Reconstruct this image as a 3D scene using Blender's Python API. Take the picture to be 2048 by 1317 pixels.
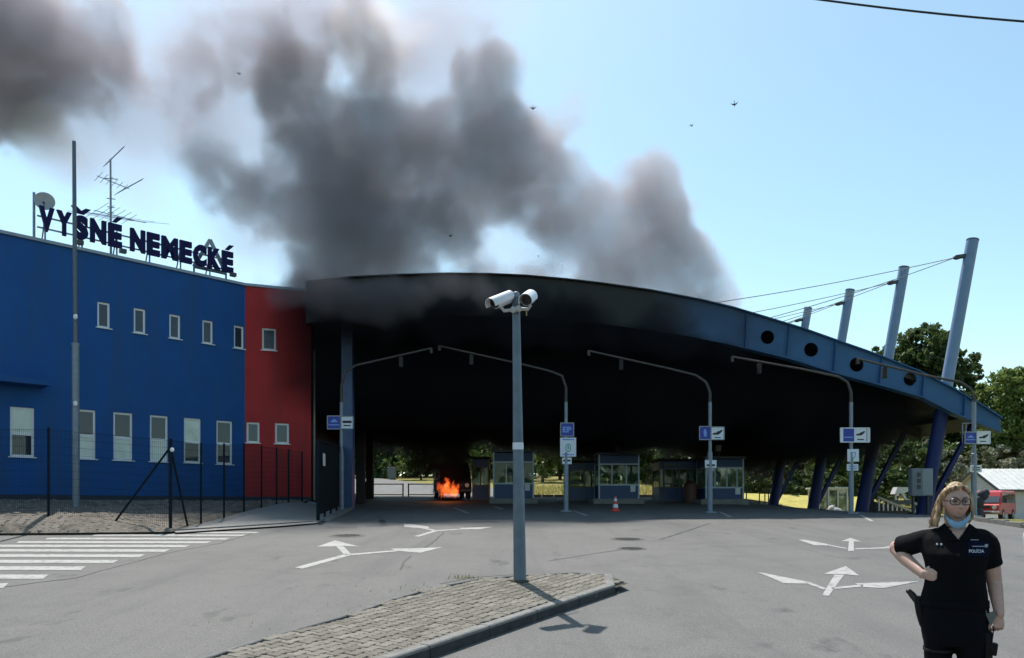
import bpy, bmesh, math, random
import numpy as np
from mathutils import Vector, Matrix, noise

for _o in list(bpy.data.objects):
    bpy.data.objects.remove(_o)
SC = bpy.context.scene
COL = SC.collection
R = math.radians
random.seed(7)
RNG = np.random.default_rng(7)

# ------------------------------------------------------------------ camera
EYE, FPX, CX, HY = 1.52, 1500.0, 1024.0, 1012.0      # eye height, focal length and horizon in photo pixels
cam_d = bpy.data.cameras.new("camera")
cam = bpy.data.objects.new("camera", cam_d)
COL.objects.link(cam)
cam.location = (0, 0, EYE)
cam.rotation_euler = (R(90), 0, 0)
cam_d.sensor_width = 36
cam_d.lens = FPX / 2048 * 36
cam_d.shift_y = (HY - 658.5) / 2048
cam_d.clip_start = 0.1
cam_d.clip_end = 3000
SC.camera = cam

# ------------------------------------------------------------------ sky and sun
SUN_EL, SUN_AZ = R(61), R(-17)                        # azimuth from +Y, negative to the left
world = bpy.data.worlds.new("World")
SC.world = world
world.use_nodes = True
wn = world.node_tree.nodes
wl = world.node_tree.links
bg = wn["Background"]
sky = wn.new("ShaderNodeTexSky")
sky.sky_type = 'NISHITA'
sky.sun_disc = False
sky.sun_elevation = SUN_EL
sky.sun_rotation = SUN_AZ
sky.altitude = 150
sky.air_density = 1.0
sky.dust_density = 0.9
sky.ozone_density = 0.7
tint = wn.new("ShaderNodeMix")                       # camera white balance of the sky
tint.data_type = 'RGBA'
tint.blend_type = 'MULTIPLY'
tint.inputs[0].default_value = 1.0
tint.inputs[7].default_value = (1.0, 1.13, .99, 1)
wl.new(sky.outputs[0], tint.inputs[6])
wl.new(tint.outputs[2], bg.inputs[0])
bg.inputs[1].default_value = 0.15
sun_d = bpy.data.lights.new("sun", 'SUN')
sun_d.energy = 4.6
sun_d.angle = R(0.5)
sun_d.color = (1.0, 0.955, 0.89)
sun = bpy.data.objects.new("sun", sun_d)
COL.objects.link(sun)
sdir = Vector((math.sin(SUN_AZ) * math.cos(SUN_EL), math.cos(SUN_AZ) * math.cos(SUN_EL), math.sin(SUN_EL)))
sun.rotation_euler = sdir.to_track_quat('Z', 'Y').to_euler()
sun.location = sdir * 60

SC.view_settings.view_transform = 'Standard'
SC.view_settings.look = 'None'
SC.view_settings.gamma = 1
SC.view_settings.use_curve_mapping = False
SC.view_settings.exposure = 0.4
cy = SC.cycles
cy.use_denoising = True
cy.use_adaptive_sampling = True
cy.adaptive_threshold = 0.02
cy.max_bounces = 6
cy.diffuse_bounces = 3
cy.glossy_bounces = 3
cy.transmission_bounces = 4
cy.transparent_max_bounces = 24
cy.volume_bounces = 1
cy.volume_step_rate = 1.6
cy.volume_max_steps = 256
cy.sample_clamp_indirect = 6

# ------------------------------------------------------------------ terrain and pixel helpers
KY = np.array([-400, -20, 5, 8, 11.5, 21.4, 30, 40, 45, 60, 100, 160, 700], float)
KZ = np.array([0, 0, 0.0, .11, .35, .835, 1.26, 1.70, 1.95, 2.9, 5.5, 8.0, 20.0], float)
_OFF = np.linspace(-1.5, 1.5, 7)


def ss(a, b, x):
    t = min(1, max(0, (x - a) / (b - a)))
    return t * t * (3 - 2 * t)


def P(y):
    return float(np.interp(y + _OFF, KY, KZ).mean())


def G(x, y):
    """height of the ground"""
    return P(y) - ss(11, 24, x) * ss(24, 46, y) * (1.5 + max(0, y - 46) * .02)


def at(px, py, Y):
    return Vector(((px - CX) / FPX * Y, Y, EYE - (py - HY) / FPX * Y))


def gpt(px, py, dz=0.0):
    """point of the ground (raised by dz) seen at a photo pixel"""
    u, v = (px - CX) / FPX, (py - HY) / FPX
    f = lambda Y: EYE - v * Y - G(u * Y, Y) - dz
    a = 2.0
    b = a
    while b < 140 and f(b) > 0:
        a = b
        b += 0.5
    for _ in range(40):
        m = (a + b) / 2
        if f(m) > 0:
            a = m
        else:
            b = m
    Y = (a + b) / 2
    return Vector((u * Y, Y, G(u * Y, Y) + dz))


def gz(x, y, dz=0.0):
    return Vector((x, y, G(x, y) + dz))


# ------------------------------------------------------------------ materials
MATS = {}


def mat(name, col, rough=.6, metal=0.0, var=.12, scale=6.0, bump=0.0, bscale=60.0, spec=.5, coat=0.0,
        dirt=None, dirt_scale=1.2, dirt_lo=.52, dirt_hi=.72, dirt_stretch=None):
    """principled material with a noise variation of its colour, optional second 'dirt' colour and bump"""
    if name in MATS:
        return MATS[name]
    m = bpy.data.materials.new(name)
    m.use_nodes = True
    n, l = m.node_tree.nodes, m.node_tree.links
    b = n["Principled BSDF"]
    b.inputs["Roughness"].default_value = rough
    b.inputs["Metallic"].default_value = metal
    b.inputs["Specular IOR Level"].default_value = spec
    b.inputs["Coat Weight"].default_value = coat
    geo = n.new("ShaderNodeNewGeometry")
    tex = n.new("ShaderNodeTexNoise")
    tex.inputs["Scale"].default_value = scale
    tex.inputs["Detail"].default_value = 5
    tex.inputs["Roughness"].default_value = .6
    l.new(geo.outputs["Position"], tex.inputs["Vector"])
    r = n.new("ShaderNodeValToRGB")
    r.color_ramp.elements[0].position = .3
    r.color_ramp.elements[1].position = .7
    r.color_ramp.elements[0].color = [c * (1 - var) for c in col] + [1]
    r.color_ramp.elements[1].color = [min(1, c * (1 + var)) for c in col] + [1]
    l.new(tex.outputs["Fac"], r.inputs["Fac"])
    out = r.outputs["Color"]
    if dirt:
        t2 = n.new("ShaderNodeTexNoise")
        t2.inputs["Scale"].default_value = dirt_scale
        t2.inputs["Detail"].default_value = 6
        t2.inputs["Roughness"].default_value = .65
        if dirt_stretch:
            mp = n.new("ShaderNodeMapping")
            mp.inputs["Scale"].default_value = dirt_stretch
            l.new(geo.outputs["Position"], mp.inputs[0])
            l.new(mp.outputs[0], t2.inputs["Vector"])
        else:
            l.new(geo.outputs["Position"], t2.inputs["Vector"])
        mr = n.new("ShaderNodeMapRange")
        mr.inputs[1].default_value = dirt_lo
        mr.inputs[2].default_value = dirt_hi
        l.new(t2.outputs["Fac"], mr.inputs[0])
        mx = n.new("ShaderNodeMix")
        mx.data_type = 'RGBA'
        l.new(mr.outputs[0], mx.inputs[0])
        l.new(out, mx.inputs[6])
        mx.inputs[7].default_value = list(dirt) + [1]
        out = mx.outputs[2]
    l.new(out, b.inputs["Base Color"])
    if bump:
        t3 = n.new("ShaderNodeTexNoise")
        t3.inputs["Scale"].default_value = bscale
        t3.inputs["Detail"].default_value = 3
        l.new(geo.outputs["Position"], t3.inputs["Vector"])
        bp = n.new("ShaderNodeBump")
        bp.inputs["Strength"].default_value = bump
        bp.inputs["Distance"].default_value = .02
        l.new(t3.outputs["Fac"], bp.inputs["Height"])
        l.new(bp.outputs[0], b.inputs["Normal"])
    MATS[name] = m
    return m


def asphalt_mat():
    m = bpy.data.materials.new("asphalt")
    m.use_nodes = True
    n, l = m.node_tree.nodes, m.node_tree.links
    b = n["Principled BSDF"]
    b.inputs["Roughness"].default_value = .82
    b.inputs["Specular IOR Level"].default_value = .35
    geo = n.new("ShaderNodeNewGeometry")

    def nz(scale, det, lo, hi, stretch=None):
        t = n.new("ShaderNodeTexNoise")
        t.inputs["Scale"].default_value = scale
        t.inputs["Detail"].default_value = det
        t.inputs["Roughness"].default_value = .62
        src = geo.outputs["Position"]
        if stretch:
            mp = n.new("ShaderNodeMapping")
            mp.inputs["Scale"].default_value = stretch
            l.new(src, mp.inputs[0])
            src = mp.outputs[0]
        l.new(src, t.inputs["Vector"])
        mr = n.new("ShaderNodeMapRange")
        mr.inputs[1].default_value, mr.inputs[2].default_value = lo, hi
        l.new(t.outputs["Fac"], mr.inputs[0])
        return mr.outputs[0], t.outputs["Fac"]

    def mix(f, a, c, mode='MIX'):
        x = n.new("ShaderNodeMix")
        x.data_type = 'RGBA'
        x.blend_type = mode
        if hasattr(f, "links"):
            l.new(f, x.inputs[0])
        else:
            x.inputs[0].default_value = f
        for s, v in ((6, a), (7, c)):
            if isinstance(v, tuple):
                x.inputs[s].default_value = v + (1,)
            else:
                l.new(v, x.inputs[s])
        return x.outputs[2]
    grain, graw = nz(55, 2, .3, .7)
    big, _ = nz(.35, 5, .35, .65)
    mid, _ = nz(1.7, 6, .35, .68)
    stain, _ = nz(1.6, 6, .62, .72, (1, .45, 1))
    streak, _ = nz(.8, 4, .5, .75, (1.6, .12, 1))
    c = mix(big, (.104, .101, .097), (.140, .136, .129))
    c = mix(mid, c, (.140, .135, .128))
    c2 = mix(grain, (.55, .55, .55), (1.35, 1.35, 1.35))
    c = mix(.8, c, c2, 'MULTIPLY')
    c = mix(streak, c, (.096, .094, .092))
    c = mix(stain, c, (.066, .065, .065))
    l.new(c, b.inputs["Base Color"])
    bp = n.new("ShaderNodeBump")
    bp.inputs["Strength"].default_value = .5
    bp.inputs["Distance"].default_value = .012
    l.new(graw, bp.inputs["Height"])
    l.new(bp.outputs[0], b.inputs["Normal"])
    return m


def glass_mat(name, tint, refl=.6, rough=.03, see=.35):
    """window glass: reflects at all angles, partly shows what is behind"""
    m = bpy.data.materials.new(name)
    m.use_nodes = True
    n, l = m.node_tree.nodes, m.node_tree.links
    b = n["Principled BSDF"]
    b.inputs["Base Color"].default_value = list(tint) + [1]
    b.inputs["Roughness"].default_value = rough
    b.inputs["Specular IOR Level"].default_value = refl
    b.inputs["IOR"].default_value = 1.9
    tr = n.new("ShaderNodeBsdfTransparent")
    tr.inputs[0].default_value = (.75, .85, .85, 1)
    mx = n.new("ShaderNodeMixShader")
    mx.inputs[0].default_value = see
    l.new(b.outputs[0], mx.inputs[1])
    l.new(tr.outputs[0], mx.inputs[2])
    l.new(mx.outputs[0], n["Material Output"].inputs[0])
    return m


def leaf_mat(name, dark, light):
    m = bpy.data.materials.new(name)
    m.use_nodes = True
    n, l = m.node_tree.nodes, m.node_tree.links
    n.remove(n["Principled BSDF"])
    geo = n.new("ShaderNodeNewGeometry")
    r = n.new("ShaderNodeValToRGB")
    r.color_ramp.elements[0].color = list(dark) + [1]
    r.color_ramp.elements[1].color = list(light) + [1]
    l.new(geo.outputs["Random Per Island"], r.inputs["Fac"])
    d = n.new("ShaderNodeBsdfPrincipled")
    d.inputs["Roughness"].default_value = .55
    d.inputs["Specular IOR Level"].default_value = .3
    t = n.new("ShaderNodeBsdfTranslucent")
    l.new(r.outputs[0], d.inputs["Base Color"])
    hs = n.new("ShaderNodeHueSaturation")
    hs.inputs["Value"].default_value = 1.25
    hs.inputs["Hue"].default_value = .485
    l.new(r.outputs[0], hs.inputs["Color"])
    l.new(hs.outputs[0], t.inputs[0])
    mx = n.new("ShaderNodeMixShader")
    mx.inputs[0].default_value = .38
    l.new(d.outputs[0], mx.inputs[1])
    l.new(t.outputs[0], mx.inputs[2])
    l.new(mx.outputs[0], n["Material Output"].inputs[0])
    return m


# ------------------------------------------------------------------ mesh builder and object helpers
class MB:
    def __init__(s):
        s.v, s.f = [], []

    def add(s, vs, fs):
        k = len(s.v)
        s.v += [tuple(v) for v in vs]
        s.f += [tuple(i + k for i in f) for f in fs]
        return s

    def box(s, c, size, rot=None, bev=0.0):
        hx, hy, hz = [d / 2 for d in size]
        M = rot if rot is not None else Matrix.Identity(3)
        c = Vector(c)
        if bev and min(hx, hy, hz) > bev * 1.2:
            b = bev
            bm = bmesh.new()
            bmesh.ops.create_cube(bm, size=1)
            for v in bm.verts:
                v.co = Vector((v.co.x * size[0], v.co.y * size[1], v.co.z * size[2]))
            bmesh.ops.bevel(bm, geom=bm.edges[:], offset=b, segments=1, affect='EDGES')
            bm.verts.index_update()
            s.add([c + M @ v.co for v in bm.verts], [[v.index for v in f.verts] for f in bm.faces])
            bm.free()
            return s
        vs = [c + M @ Vector((x, y, z)) for x in (-hx, hx) for y in (-hy, hy) for z in (-hz, hz)]
        return s.add(vs, [(0, 1, 3, 2), (4, 6, 7, 5), (0, 4, 5, 1), (2, 3, 7, 6), (0, 2, 6, 4), (1, 5, 7, 3)])

    def bar(s, a, b, w, h=None, up=(0, 0, 1)):
        """rectangular bar from a to b"""
        a, b = Vector(a), Vector(b)
        h = h or w
        d = (b - a)
        L = d.length
        z = d.normalized()
        x = z.cross(Vector(up))
        if x.length < 1e-3:
            x = z.cross(Vector((0, 1, 0)))
        x.normalize()
        y = z.cross(x)
        M = Matrix((x, y, z)).transposed()
        return s.box((a + b) / 2, (w, h, L), M)

    def tube(s, pts, r, n=10, cap=True):
        pts = [Vector(p) for p in pts]
        if not isinstance(r, (list, tuple)):
            r = [r] * len(pts)
        vs, fs = [], []
        prev = None
        for i, p in enumerate(pts):
            t = (pts[min(i + 1, len(pts) - 1)] - pts[max(i - 1, 0)]).normalized()
            if prev is None:
                x = t.cross(Vector((0, 0, 1)))
                if x.length < 1e-2:
                    x = t.cross(Vector((0, 1, 0)))
            else:
                x = prev - t * prev.dot(t)
            x.normalize()
            prev = x
            y = t.cross(x)
            for k in range(n):
                a = 2 * math.pi * k / n
                vs.append(p + (x * math.cos(a) + y * math.sin(a)) * r[i])
        for i in range(len(pts) - 1):
            for k in range(n):
                k2 = (k + 1) % n
                fs.append((i * n + k, i * n + k2, (i + 1) * n + k2, (i + 1) * n + k))
        if cap:
            fs.append(tuple(range(n - 1, -1, -1)))
            fs.append(tuple(range((len(pts) - 1) * n, len(pts) * n)))
        return s.add(vs, fs)

    def loft(s, rings, cap=True):
        n = len(rings[0])
        vs = [p for r_ in rings for p in r_]
        fs = []
        for i in range(len(rings) - 1):
            for k in range(n):
                k2 = (k + 1) % n
                fs.append((i * n + k, i * n + k2, (i + 1) * n + k2, (i + 1) * n + k))
        if cap:
            fs.append(tuple(range(n - 1, -1, -1)))
            fs.append(tuple(range((len(rings) - 1) * n, len(rings) * n)))
        return s.add(vs, fs)

    def prism(s, poly, d):
        """polygon (list of 3D points) pushed along the vector d"""
        d = Vector(d)
        n = len(poly)
        vs = [Vector(p) for p in poly] + [Vector(p) + d for p in poly]
        fs = [tuple(range(n - 1, -1, -1)), tuple(range(n, 2 * n))]
        fs += [(i, (i + 1) % n, n + (i + 1) % n, n + i) for i in range(n)]
        return s.add(vs, fs)

    def sphere(s, c, r, n=14, m=8):
        c = Vector(c)
        if not isinstance(r, (list, tuple)):
            r = (r, r, r)
        rings = []
        for i in range(1, m):
            th = math.pi * i / m
            rings.append([c + Vector((r[0] * math.sin(th) * math.cos(2 * math.pi * k / n),
                                      r[1] * math.sin(th) * math.sin(2 * math.pi * k / n),
                                      r[2] * math.cos(th))) for k in range(n)])
        k0 = len(s.v)
        s.loft(rings, cap=False)
        s.v += [tuple(c + Vector((0, 0, r[2]))), tuple(c - Vector((0, 0, r[2])))]
        t, b = len(s.v) - 2, len(s.v) - 1
        for k in range(n):
            s.f.append((k0 + k, k0 + (k + 1) % n, t))
            s.f.append((k0 + (m - 2) * n + (k + 1) % n, k0 + (m - 2) * n + k, b))
        return s


WL = {}                                                 # world location of each object's origin


def mesh_from(name, mb, shift, smooth=False):
    me = bpy.data.meshes.new(name)
    sh = Vector(shift)
    me.from_pydata([tuple(Vector(v) - sh) for v in mb.v], [], mb.f)
    me.validate(clean_customdata=False)
    bm = bmesh.new()
    bm.from_mesh(me)
    bmesh.ops.recalc_face_normals(bm, faces=bm.faces)
    bm.to_mesh(me)
    bm.free()
    if smooth:
        me.polygons.foreach_set("use_smooth", [True] * len(me.polygons))
        try:
            me.set_sharp_from_angle(angle=R(40))
        except Exception:
            pass
    return me


def part(name, mb, m, parent=None, smooth=False, kind=None, label=None):
    """one mesh object from world-space geometry, as a child of parent"""
    base = WL[parent] if parent else Vector((0, 0, 0))
    me = mesh_from(name, mb, base, smooth)
    me.materials.append(m)
    o = bpy.data.objects.new(name, me)
    COL.objects.link(o)
    if parent:
        o.parent = parent
    WL[o] = base
    if kind:
        o["kind"] = kind
    if label:
        o["label"] = label
    return o


def thing(name, label, cat, loc, group=None):
    o = bpy.data.objects.new(name, None)
    o.empty_display_size = .2
    COL.objects.link(o)
    o.location = loc
    WL[o] = Vector(loc)
    o["label"] = label
    o["category"] = cat
    if group:
        o["group"] = group
    return o


def solo(name, mb, m, label, cat, group=None, smooth=False):
    """a thing that is one mesh"""
    o = part(name, mb, m, smooth=smooth)
    o["label"] = label
    o["category"] = cat
    if group:
        o["group"] = group
    return o


def struct(name, mb, m, smooth=False):
    return part(name, mb, m, smooth=smooth, kind="structure")


def dup(root, loc, label=None, rotz=0.0, scale=1.0):
    r_ = root.copy()
    COL.objects.link(r_)
    r_.location = loc
    r_.rotation_euler = (0, 0, rotz)
    r_.scale = (scale,) * 3
    if label:
        r_["label"] = label
    for ch in list(root.children):
        c = ch.copy()
        COL.objects.link(c)
        c.parent = r_
        for g in ch.children:
            d = g.copy()
            COL.objects.link(d)
            d.parent = c
    return r_


def text_mb(body, size, origin, right, up, extrude=.01, bold=0.0, align='LEFT', fit=None):
    """lettering as geometry: returns an MB in world space"""
    cu = bpy.data.curves.new("lettering", 'FONT')
    cu.body = body
    cu.size = size
    cu.extrude = extrude
    cu.offset = bold
    cu.align_x = align
    cu.resolution_u = 4
    to = bpy.data.objects.new("lettering", cu)
    COL.objects.link(to)
    dg = bpy.context.evaluated_depsgraph_get()
    dg.update()
    me = bpy.data.meshes.new_from_object(to.evaluated_get(dg))
    vs = [v.co.copy() for v in me.vertices]
    fs = [tuple(p.vertices) for p in me.polygons]
    bpy.data.objects.remove(to)
    bpy.data.curves.remove(cu)
    bpy.data.meshes.remove(me)
    right, up = Vector(right).normalized(), Vector(up).normalized()
    nrm = right.cross(up)
    o = Vector(origin)
    if fit:
        x0, x1 = min(v.x for v in vs), max(v.x for v in vs)
        y0, y1 = min(v.y for v in vs), max(v.y for v in vs)
        fx = fit[0] / max(1e-6, x1 - x0)
        fy = (fit[1] / max(1e-6, y1 - y0)) if fit[1] else fx
        for v in vs:
            v.x = (v.x - x0) * fx
            v.y = (v.y - (y0 if fit[1] else 0)) * fy
    mb = MB()
    mb.add([o + right * v.x + up * v.y + nrm * v.z for v in vs], fs)
    return mb
# ================================================================== GROUND
M_ASPH = asphalt_mat()
M_GRASS = mat("dry_grass", (.23, .20, .065), .9, var=.35, scale=3.0, bump=.8, bscale=30, spec=.1,
              dirt=(.10, .115, .03), dirt_scale=.5)
M_KERB = mat("kerb_concrete", (.20, .195, .185), .85, var=.15, scale=9, bump=.3, bscale=80, spec=.2, dirt=(.13, .125, .115), dirt_scale=3)
M_PAINT = mat("road_paint", (.35, .345, .33), .7, var=.08, scale=14, spec=.3, bump=.25, bscale=90,
              dirt=(.20, .198, .19), dirt_scale=7.5, dirt_lo=.50, dirt_hi=.66)
M_JOINT = mat("joint_sand", (.075, .068, .056), .95, var=.25, scale=20, spec=.1)


def grid_sheet(rows, dz):
    """rows: list of lists of (x, y); same count in every row"""
    n = len(rows[0])
    mb = MB()
    vs = [gz(x, y, dz) for r_ in rows for (x, y) in r_]
    fs = [(i * n + k, i * n + k + 1, (i + 1) * n + k + 1, (i + 1) * n + k) for i in range(len(rows) - 1) for k in range(n - 1)]
    return mb.add(vs, fs)


xs = [-900, -400, -200, -100] + list(np.arange(-60, 82, 2.0)) + [110, 200, 400, 900]
ys = [-400, -100, -40] + list(np.arange(-14, 70, 1.0)) + list(np.arange(70, 170, 4.0)) + [200, 300, 450, 700]
struct("ground", grid_sheet([[(x, y) for x in xs] for y in ys], -.06), M_GRASS, smooth=True)

# asphalt lanes: right edge is the curved kerb, beyond the canopy it bends away to the left
XRY = [-14, 14, 16.6, 19.2, 21.6, 25, 27, 31.5, 45.5, 47, 58, 68, 98, 125]
XRX = [60, 40, 22, 15.6, 14.9, 15.45, 16.3, 18.2, 16.9, 1.5, 0.5, -7.0, -19.5, -29]
XLX = [(-14, -60), (20, -60), (50, -60), (60, -34), (98, -46), (125, -60)]


def xr(y):
    return float(np.interp(y, XRY, XRX))


def xl(y):
    return float(np.interp(y, [a for a, b in XLX], [b for a, b in XLX]))


rows = []
for y in list(np.arange(-14, 2, 2.0)) + list(np.arange(2, 62, .5)) + list(np.arange(62, 126, 1.5)):
    a, b = xl(y), xr(y)
    rows.append([(a + (b - a) * k / 60, y) for k in range(61)])
asphalt = struct("road", grid_sheet(rows, 0), M_ASPH, smooth=True)

# kerb along the right edge of the asphalt, stone by stone
kpts = [Vector((xr(y), y, 0)) for y in np.arange(16.6, 31.6, .25)]
kerb_right = struct("kerb", MB().box((xr(20), 20, G(xr(20), 20) - .1), (.1, .1, .1)), M_KERB)
acc = 0.0
last = kpts[0]
for p in kpts[1:]:
    if (p - last).length >= .98:
        d = (p - last)
        c = (p + last) / 2
        nrm = Vector((d.y, -d.x, 0)).normalized()
        c = c + nrm * .1
        z = G(c.x, c.y)
        M = Matrix((d.normalized(), nrm, Vector((0, 0, 1)))).transposed()
        part("kerb_stone", MB().box((c.x, c.y, z + .01), (d.length - .012, .16, .26), M, .012), M_KERB, kerb_right)
        last = p


# ------------------------------------------------------------------ painted markings, seams, covers
def flat(polys, dz, zoom=None):
    """ground-hugging sheets through photo-measured corners; zoom = (scale, x0, y0)"""
    mb = MB()
    for poly in polys:
        pts = []
        for (x, y) in poly:
            if zoom:
                x, y = zoom[1] + x / zoom[0], zoom[2] + y / zoom[0]
            p = gpt(x, y, 0)
            pts.append(Vector((p.x, p.y, 0)))
        # cut long sheets into slices so that they follow the slope
        bm = bmesh.new()
        f = bm.faces.new([bm.verts.new(p) for p in pts])
        y0, y1 = min(p.y for p in pts), max(p.y for p in pts)
        yy = math.ceil(y0 / .5) * .5
        while yy < y1:
            bmesh.ops.bisect_plane(bm, geom=bm.verts[:] + bm.edges[:] + bm.faces[:], plane_co=(0, yy, 0), plane_no=(0, 1, 0))
            yy += .5
        bm.verts.index_update()
        mb.add([gz(v.co.x, v.co.y, dz) for v in bm.verts], [[v.index for v in f.verts] for f in bm.faces])
        bm.free()
    return mb


Z2 = (2.926, 380, 1000)
Z4 = (3.657, 1300, 1040)
arrows = [
    ([[(612, 398), (660, 405), (945, 325), (912, 318)], [(855, 273), (900, 275), (945, 322), (905, 327)],
      [(742, 276), (848, 239), (995, 276), (900, 272), (850, 274)],
      [(935, 318), (1215, 295), (1215, 303), (940, 327)], [(1170, 287), (1300, 286), (1480, 279), (1345, 312), (1210, 300)]], Z2),
    ([[(1252, 142), (1310, 146), (1395, 158), (1400, 165), (1360, 168), (1255, 160)], [(1360, 160), (1445, 180), (1435, 186), (1345, 166)],
      [(1312, 214), (1430, 180), (1450, 184), (1338, 218)],
      [(1440, 179), (1600, 170), (1600, 174), (1445, 185)], [(1578, 166), (1780, 159), (1700, 173), (1590, 174)]], Z2),
    ([[(1258, 556), (1308, 560), (1420, 405), (1350, 405)], [(1272, 397), (1432, 341), (1532, 411), (1420, 401), (1350, 402)],
      [(785, 383), (1000, 425), (1190, 463), (1140, 470), (975, 466)], [(1130, 462), (1190, 466), (1290, 505), (1270, 514)],
      [(1330, 498), (1560, 474), (1560, 490), (1330, 512)], [(1500, 468), (1970, 452), (1710, 503), (1560, 494)]], Z4),
    ([[(1448, 230), (1492, 230), (1490, 158), (1455, 158)], [(1393, 160), (1467, 134), (1547, 162), (1490, 159), (1450, 159)],
      [(1085, 148), (1130, 147), (1320, 183), (1310, 191), (1200, 188)], [(1300, 182), (1440, 209), (1440, 215), (1300, 190)],
      [(1500, 211), (1740, 201), (1740, 211), (1500, 218)], [(1720, 196), (1960, 190), (1850, 214), (1740, 212)]], Z4),
]
for polys, zz in arrows:
    part("arrow_marking", flat(polys, .006, zz), M_PAINT, asphalt)
stripes = [(343, 518, 1065.4, 2.6), (190, 489, 1071, 3.0), (96, 456, 1078, 3.4), (38, 419, 1085, 3.8), (-30, 376, 1092.5, 4.3),
           (-90, 335, 1101.5, 5), (-150, 285, 1112, 5.6), (-200, 232, 1123.5, 6.3), (-260, 167, 1137, 7.4), (-330, 92, 1154, 8.6),
           (-420, 12, 1172, 10), (-540, -70, 1192, 12)]
for a, b, y, t in stripes:
    part("zebra_stripe", flat([[(a, y - t / 2), (b + 5, y - t / 2 + .6), (b - 6, y + t / 2 + .6), (a - 6, y + t / 2)]], .006), M_PAINT, asphalt)
for poly in [[(1143, 1022), (1148, 1022), (1178, 1032), (1170, 1032)], [(1436, 1024), (1441, 1024), (1465, 1035), (1458, 1035)],
             [(1718, 1031), (1724, 1031), (1748, 1043), (1740, 1043)], [(905, 1016), (910, 1016), (940, 1027), (932, 1027)],
             [(985, 1014), (992, 1014), (1010, 1019), (1000, 1019)]]:
    part("lane_line", flat([poly], .006), M_PAINT, asphalt)

M_TAR = mat("tar", (.03, .03, .032), .55, var=.2, scale=9, spec=.4)


def seam(pts, w):
    mb = MB()
    P_ = [gpt(x, y) for x, y in pts]
    fine = []
    for a, b in zip(P_[:-1], P_[1:]):
        k = max(1, int((b - a).length / .4))
        fine += [a.lerp(b, i / k) for i in range(k)]
    fine.append(P_[-1])
    L, Rr = [], []
    for i, p in enumerate(fine):
        t = fine[min(i + 1, len(fine) - 1)] - fine[max(i - 1, 0)]
        nn = Vector((t.y, -t.x, 0)).normalized() * w * random.uniform(.3, .75)
        j = Vector((random.uniform(-.03, .03), random.uniform(-.03, .03), 0))
        L.append(gz(p.x + nn.x + j.x, p.y + nn.y + j.y, .004))
        Rr.append(gz(p.x - nn.x + j.x, p.y - nn.y + j.y, .004))
    n = len(fine)
    return mb.add(L + Rr, [(i, i + 1, n + i + 1, n + i) for i in range(n - 1)])


for pts, w in [([(888, 1066), (862, 1088), (845, 1100)], .05), ([(825, 1112), (808, 1124), (800, 1140)], .035),
               ([(519, 1063), (440, 1087), (330, 1108), (250, 1130), (150, 1157), (0, 1176)], .035),
               ([(1420, 1047), (1345, 1072), (1318, 1080)], .05), ([(1280, 1094), (1200, 1106), (1100, 1122)], .025),
               ([(762, 1040), (768, 1052)], .16), ([(1040, 1149), (950, 1156), (880, 1168)], .03)]:
    part("tar_seam", seam(pts, w), M_TAR, asphalt)
for poly in [[(650, 1053), (712, 1054), (716, 1057), (650, 1056)], [(730, 1050), (762, 1049), (770, 1054), (735, 1054)],
             [(1122, 1228), (1150, 1221), (1160, 1225), (1130, 1232)]]:  # this last sheet paints the cast shadow of the pole's camera
    part("patch_and_painted_shadow", flat([poly], .003), mat("patch_and_shadow_asphalt", (.095, .094, .093), .9, var=.2, scale=30), asphalt)

M_IRON = mat("cast_iron", (.055, .053, .05), .6, metal=.4, var=.25, scale=15, bump=.6, bscale=35)


def cover(px, py, r, label, grp=None):
    c = gpt(px, py)
    th = thing("manhole_cover", label, "manhole cover", gz(c.x, c.y), "round covers in the asphalt")
    ring, lid, ribs = MB(), MB(), MB()
    sl = (G(c.x, c.y + .5) - G(c.x, c.y - .5))
    Y = Vector((0, 1, sl)).normalized()
    X = Vector((1, 0, 0))
    Zv = X.cross(Y)
    circ = lambda rr, dz: [c + Zv * dz + (X * math.cos(a) + Y * math.sin(a)) * rr for a in np.linspace(0, 2 * math.pi, 29)[:-1]]
    ring.loft([circ(r * 1.22, .002), circ(r * 1.2, .008), circ(r * 1.03, .008), circ(r * 1.02, -.01)], cap=False)
    lid.loft([circ(r, -.01), circ(r, .006)], cap=True)
    M3 = Matrix((X, Y, Zv)).transposed()
    for i in range(-3, 4):
        w = 2 * math.sqrt(max(0, (r * .86) ** 2 - (i * r * .26) ** 2))
        ribs.box(c + Y * i * r * .26 + Zv * .008, (w, r * .1, .006), M3)
    part("frame_ring", ring, mat("ring_concrete", (.10, .098, .094), .9, var=.2, scale=9), th)
    part("lid", lid, M_IRON, th)
    part("ribs", ribs, M_IRON, th)


cover(694, 1072, .40, "wide dark manhole cover near the left arrow in front of the gate")
cover(1255, 1079, .36, "dark manhole cover in the middle lane right of the camera pole")
cover(1263, 1098, .27, "small drain cover just in front of the middle lane manhole")

# ------------------------------------------------------------------ paved traffic island
TOP = .125
right_px = [(1256, 1163), (1180, 1187), (1100, 1213), (1000, 1246), (900, 1279), (800, 1312)]
left_px = [(390, 1317), (530, 1272), (700, 1225), (780, 1197), (860, 1174), (950, 1157), (1040, 1149), (1150, 1144), (1225, 1149)]
rr_ = [gpt(x, y, TOP) for x, y in right_px]
ll_ = [gpt(x, y, TOP) for x, y in left_px]
e = (rr_[-1] - rr_[-2]).normalized()
rr_ += [rr_[-1] + e * 1.3, rr_[-1] + e * 3.2]
e = (ll_[0] - ll_[1]).normalized()
ll_ = [ll_[0] + e * 3.2, ll_[0] + e * 1.3] + ll_
outline = [Vector((p.x, p.y)) for p in ll_ + rr_]


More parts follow.
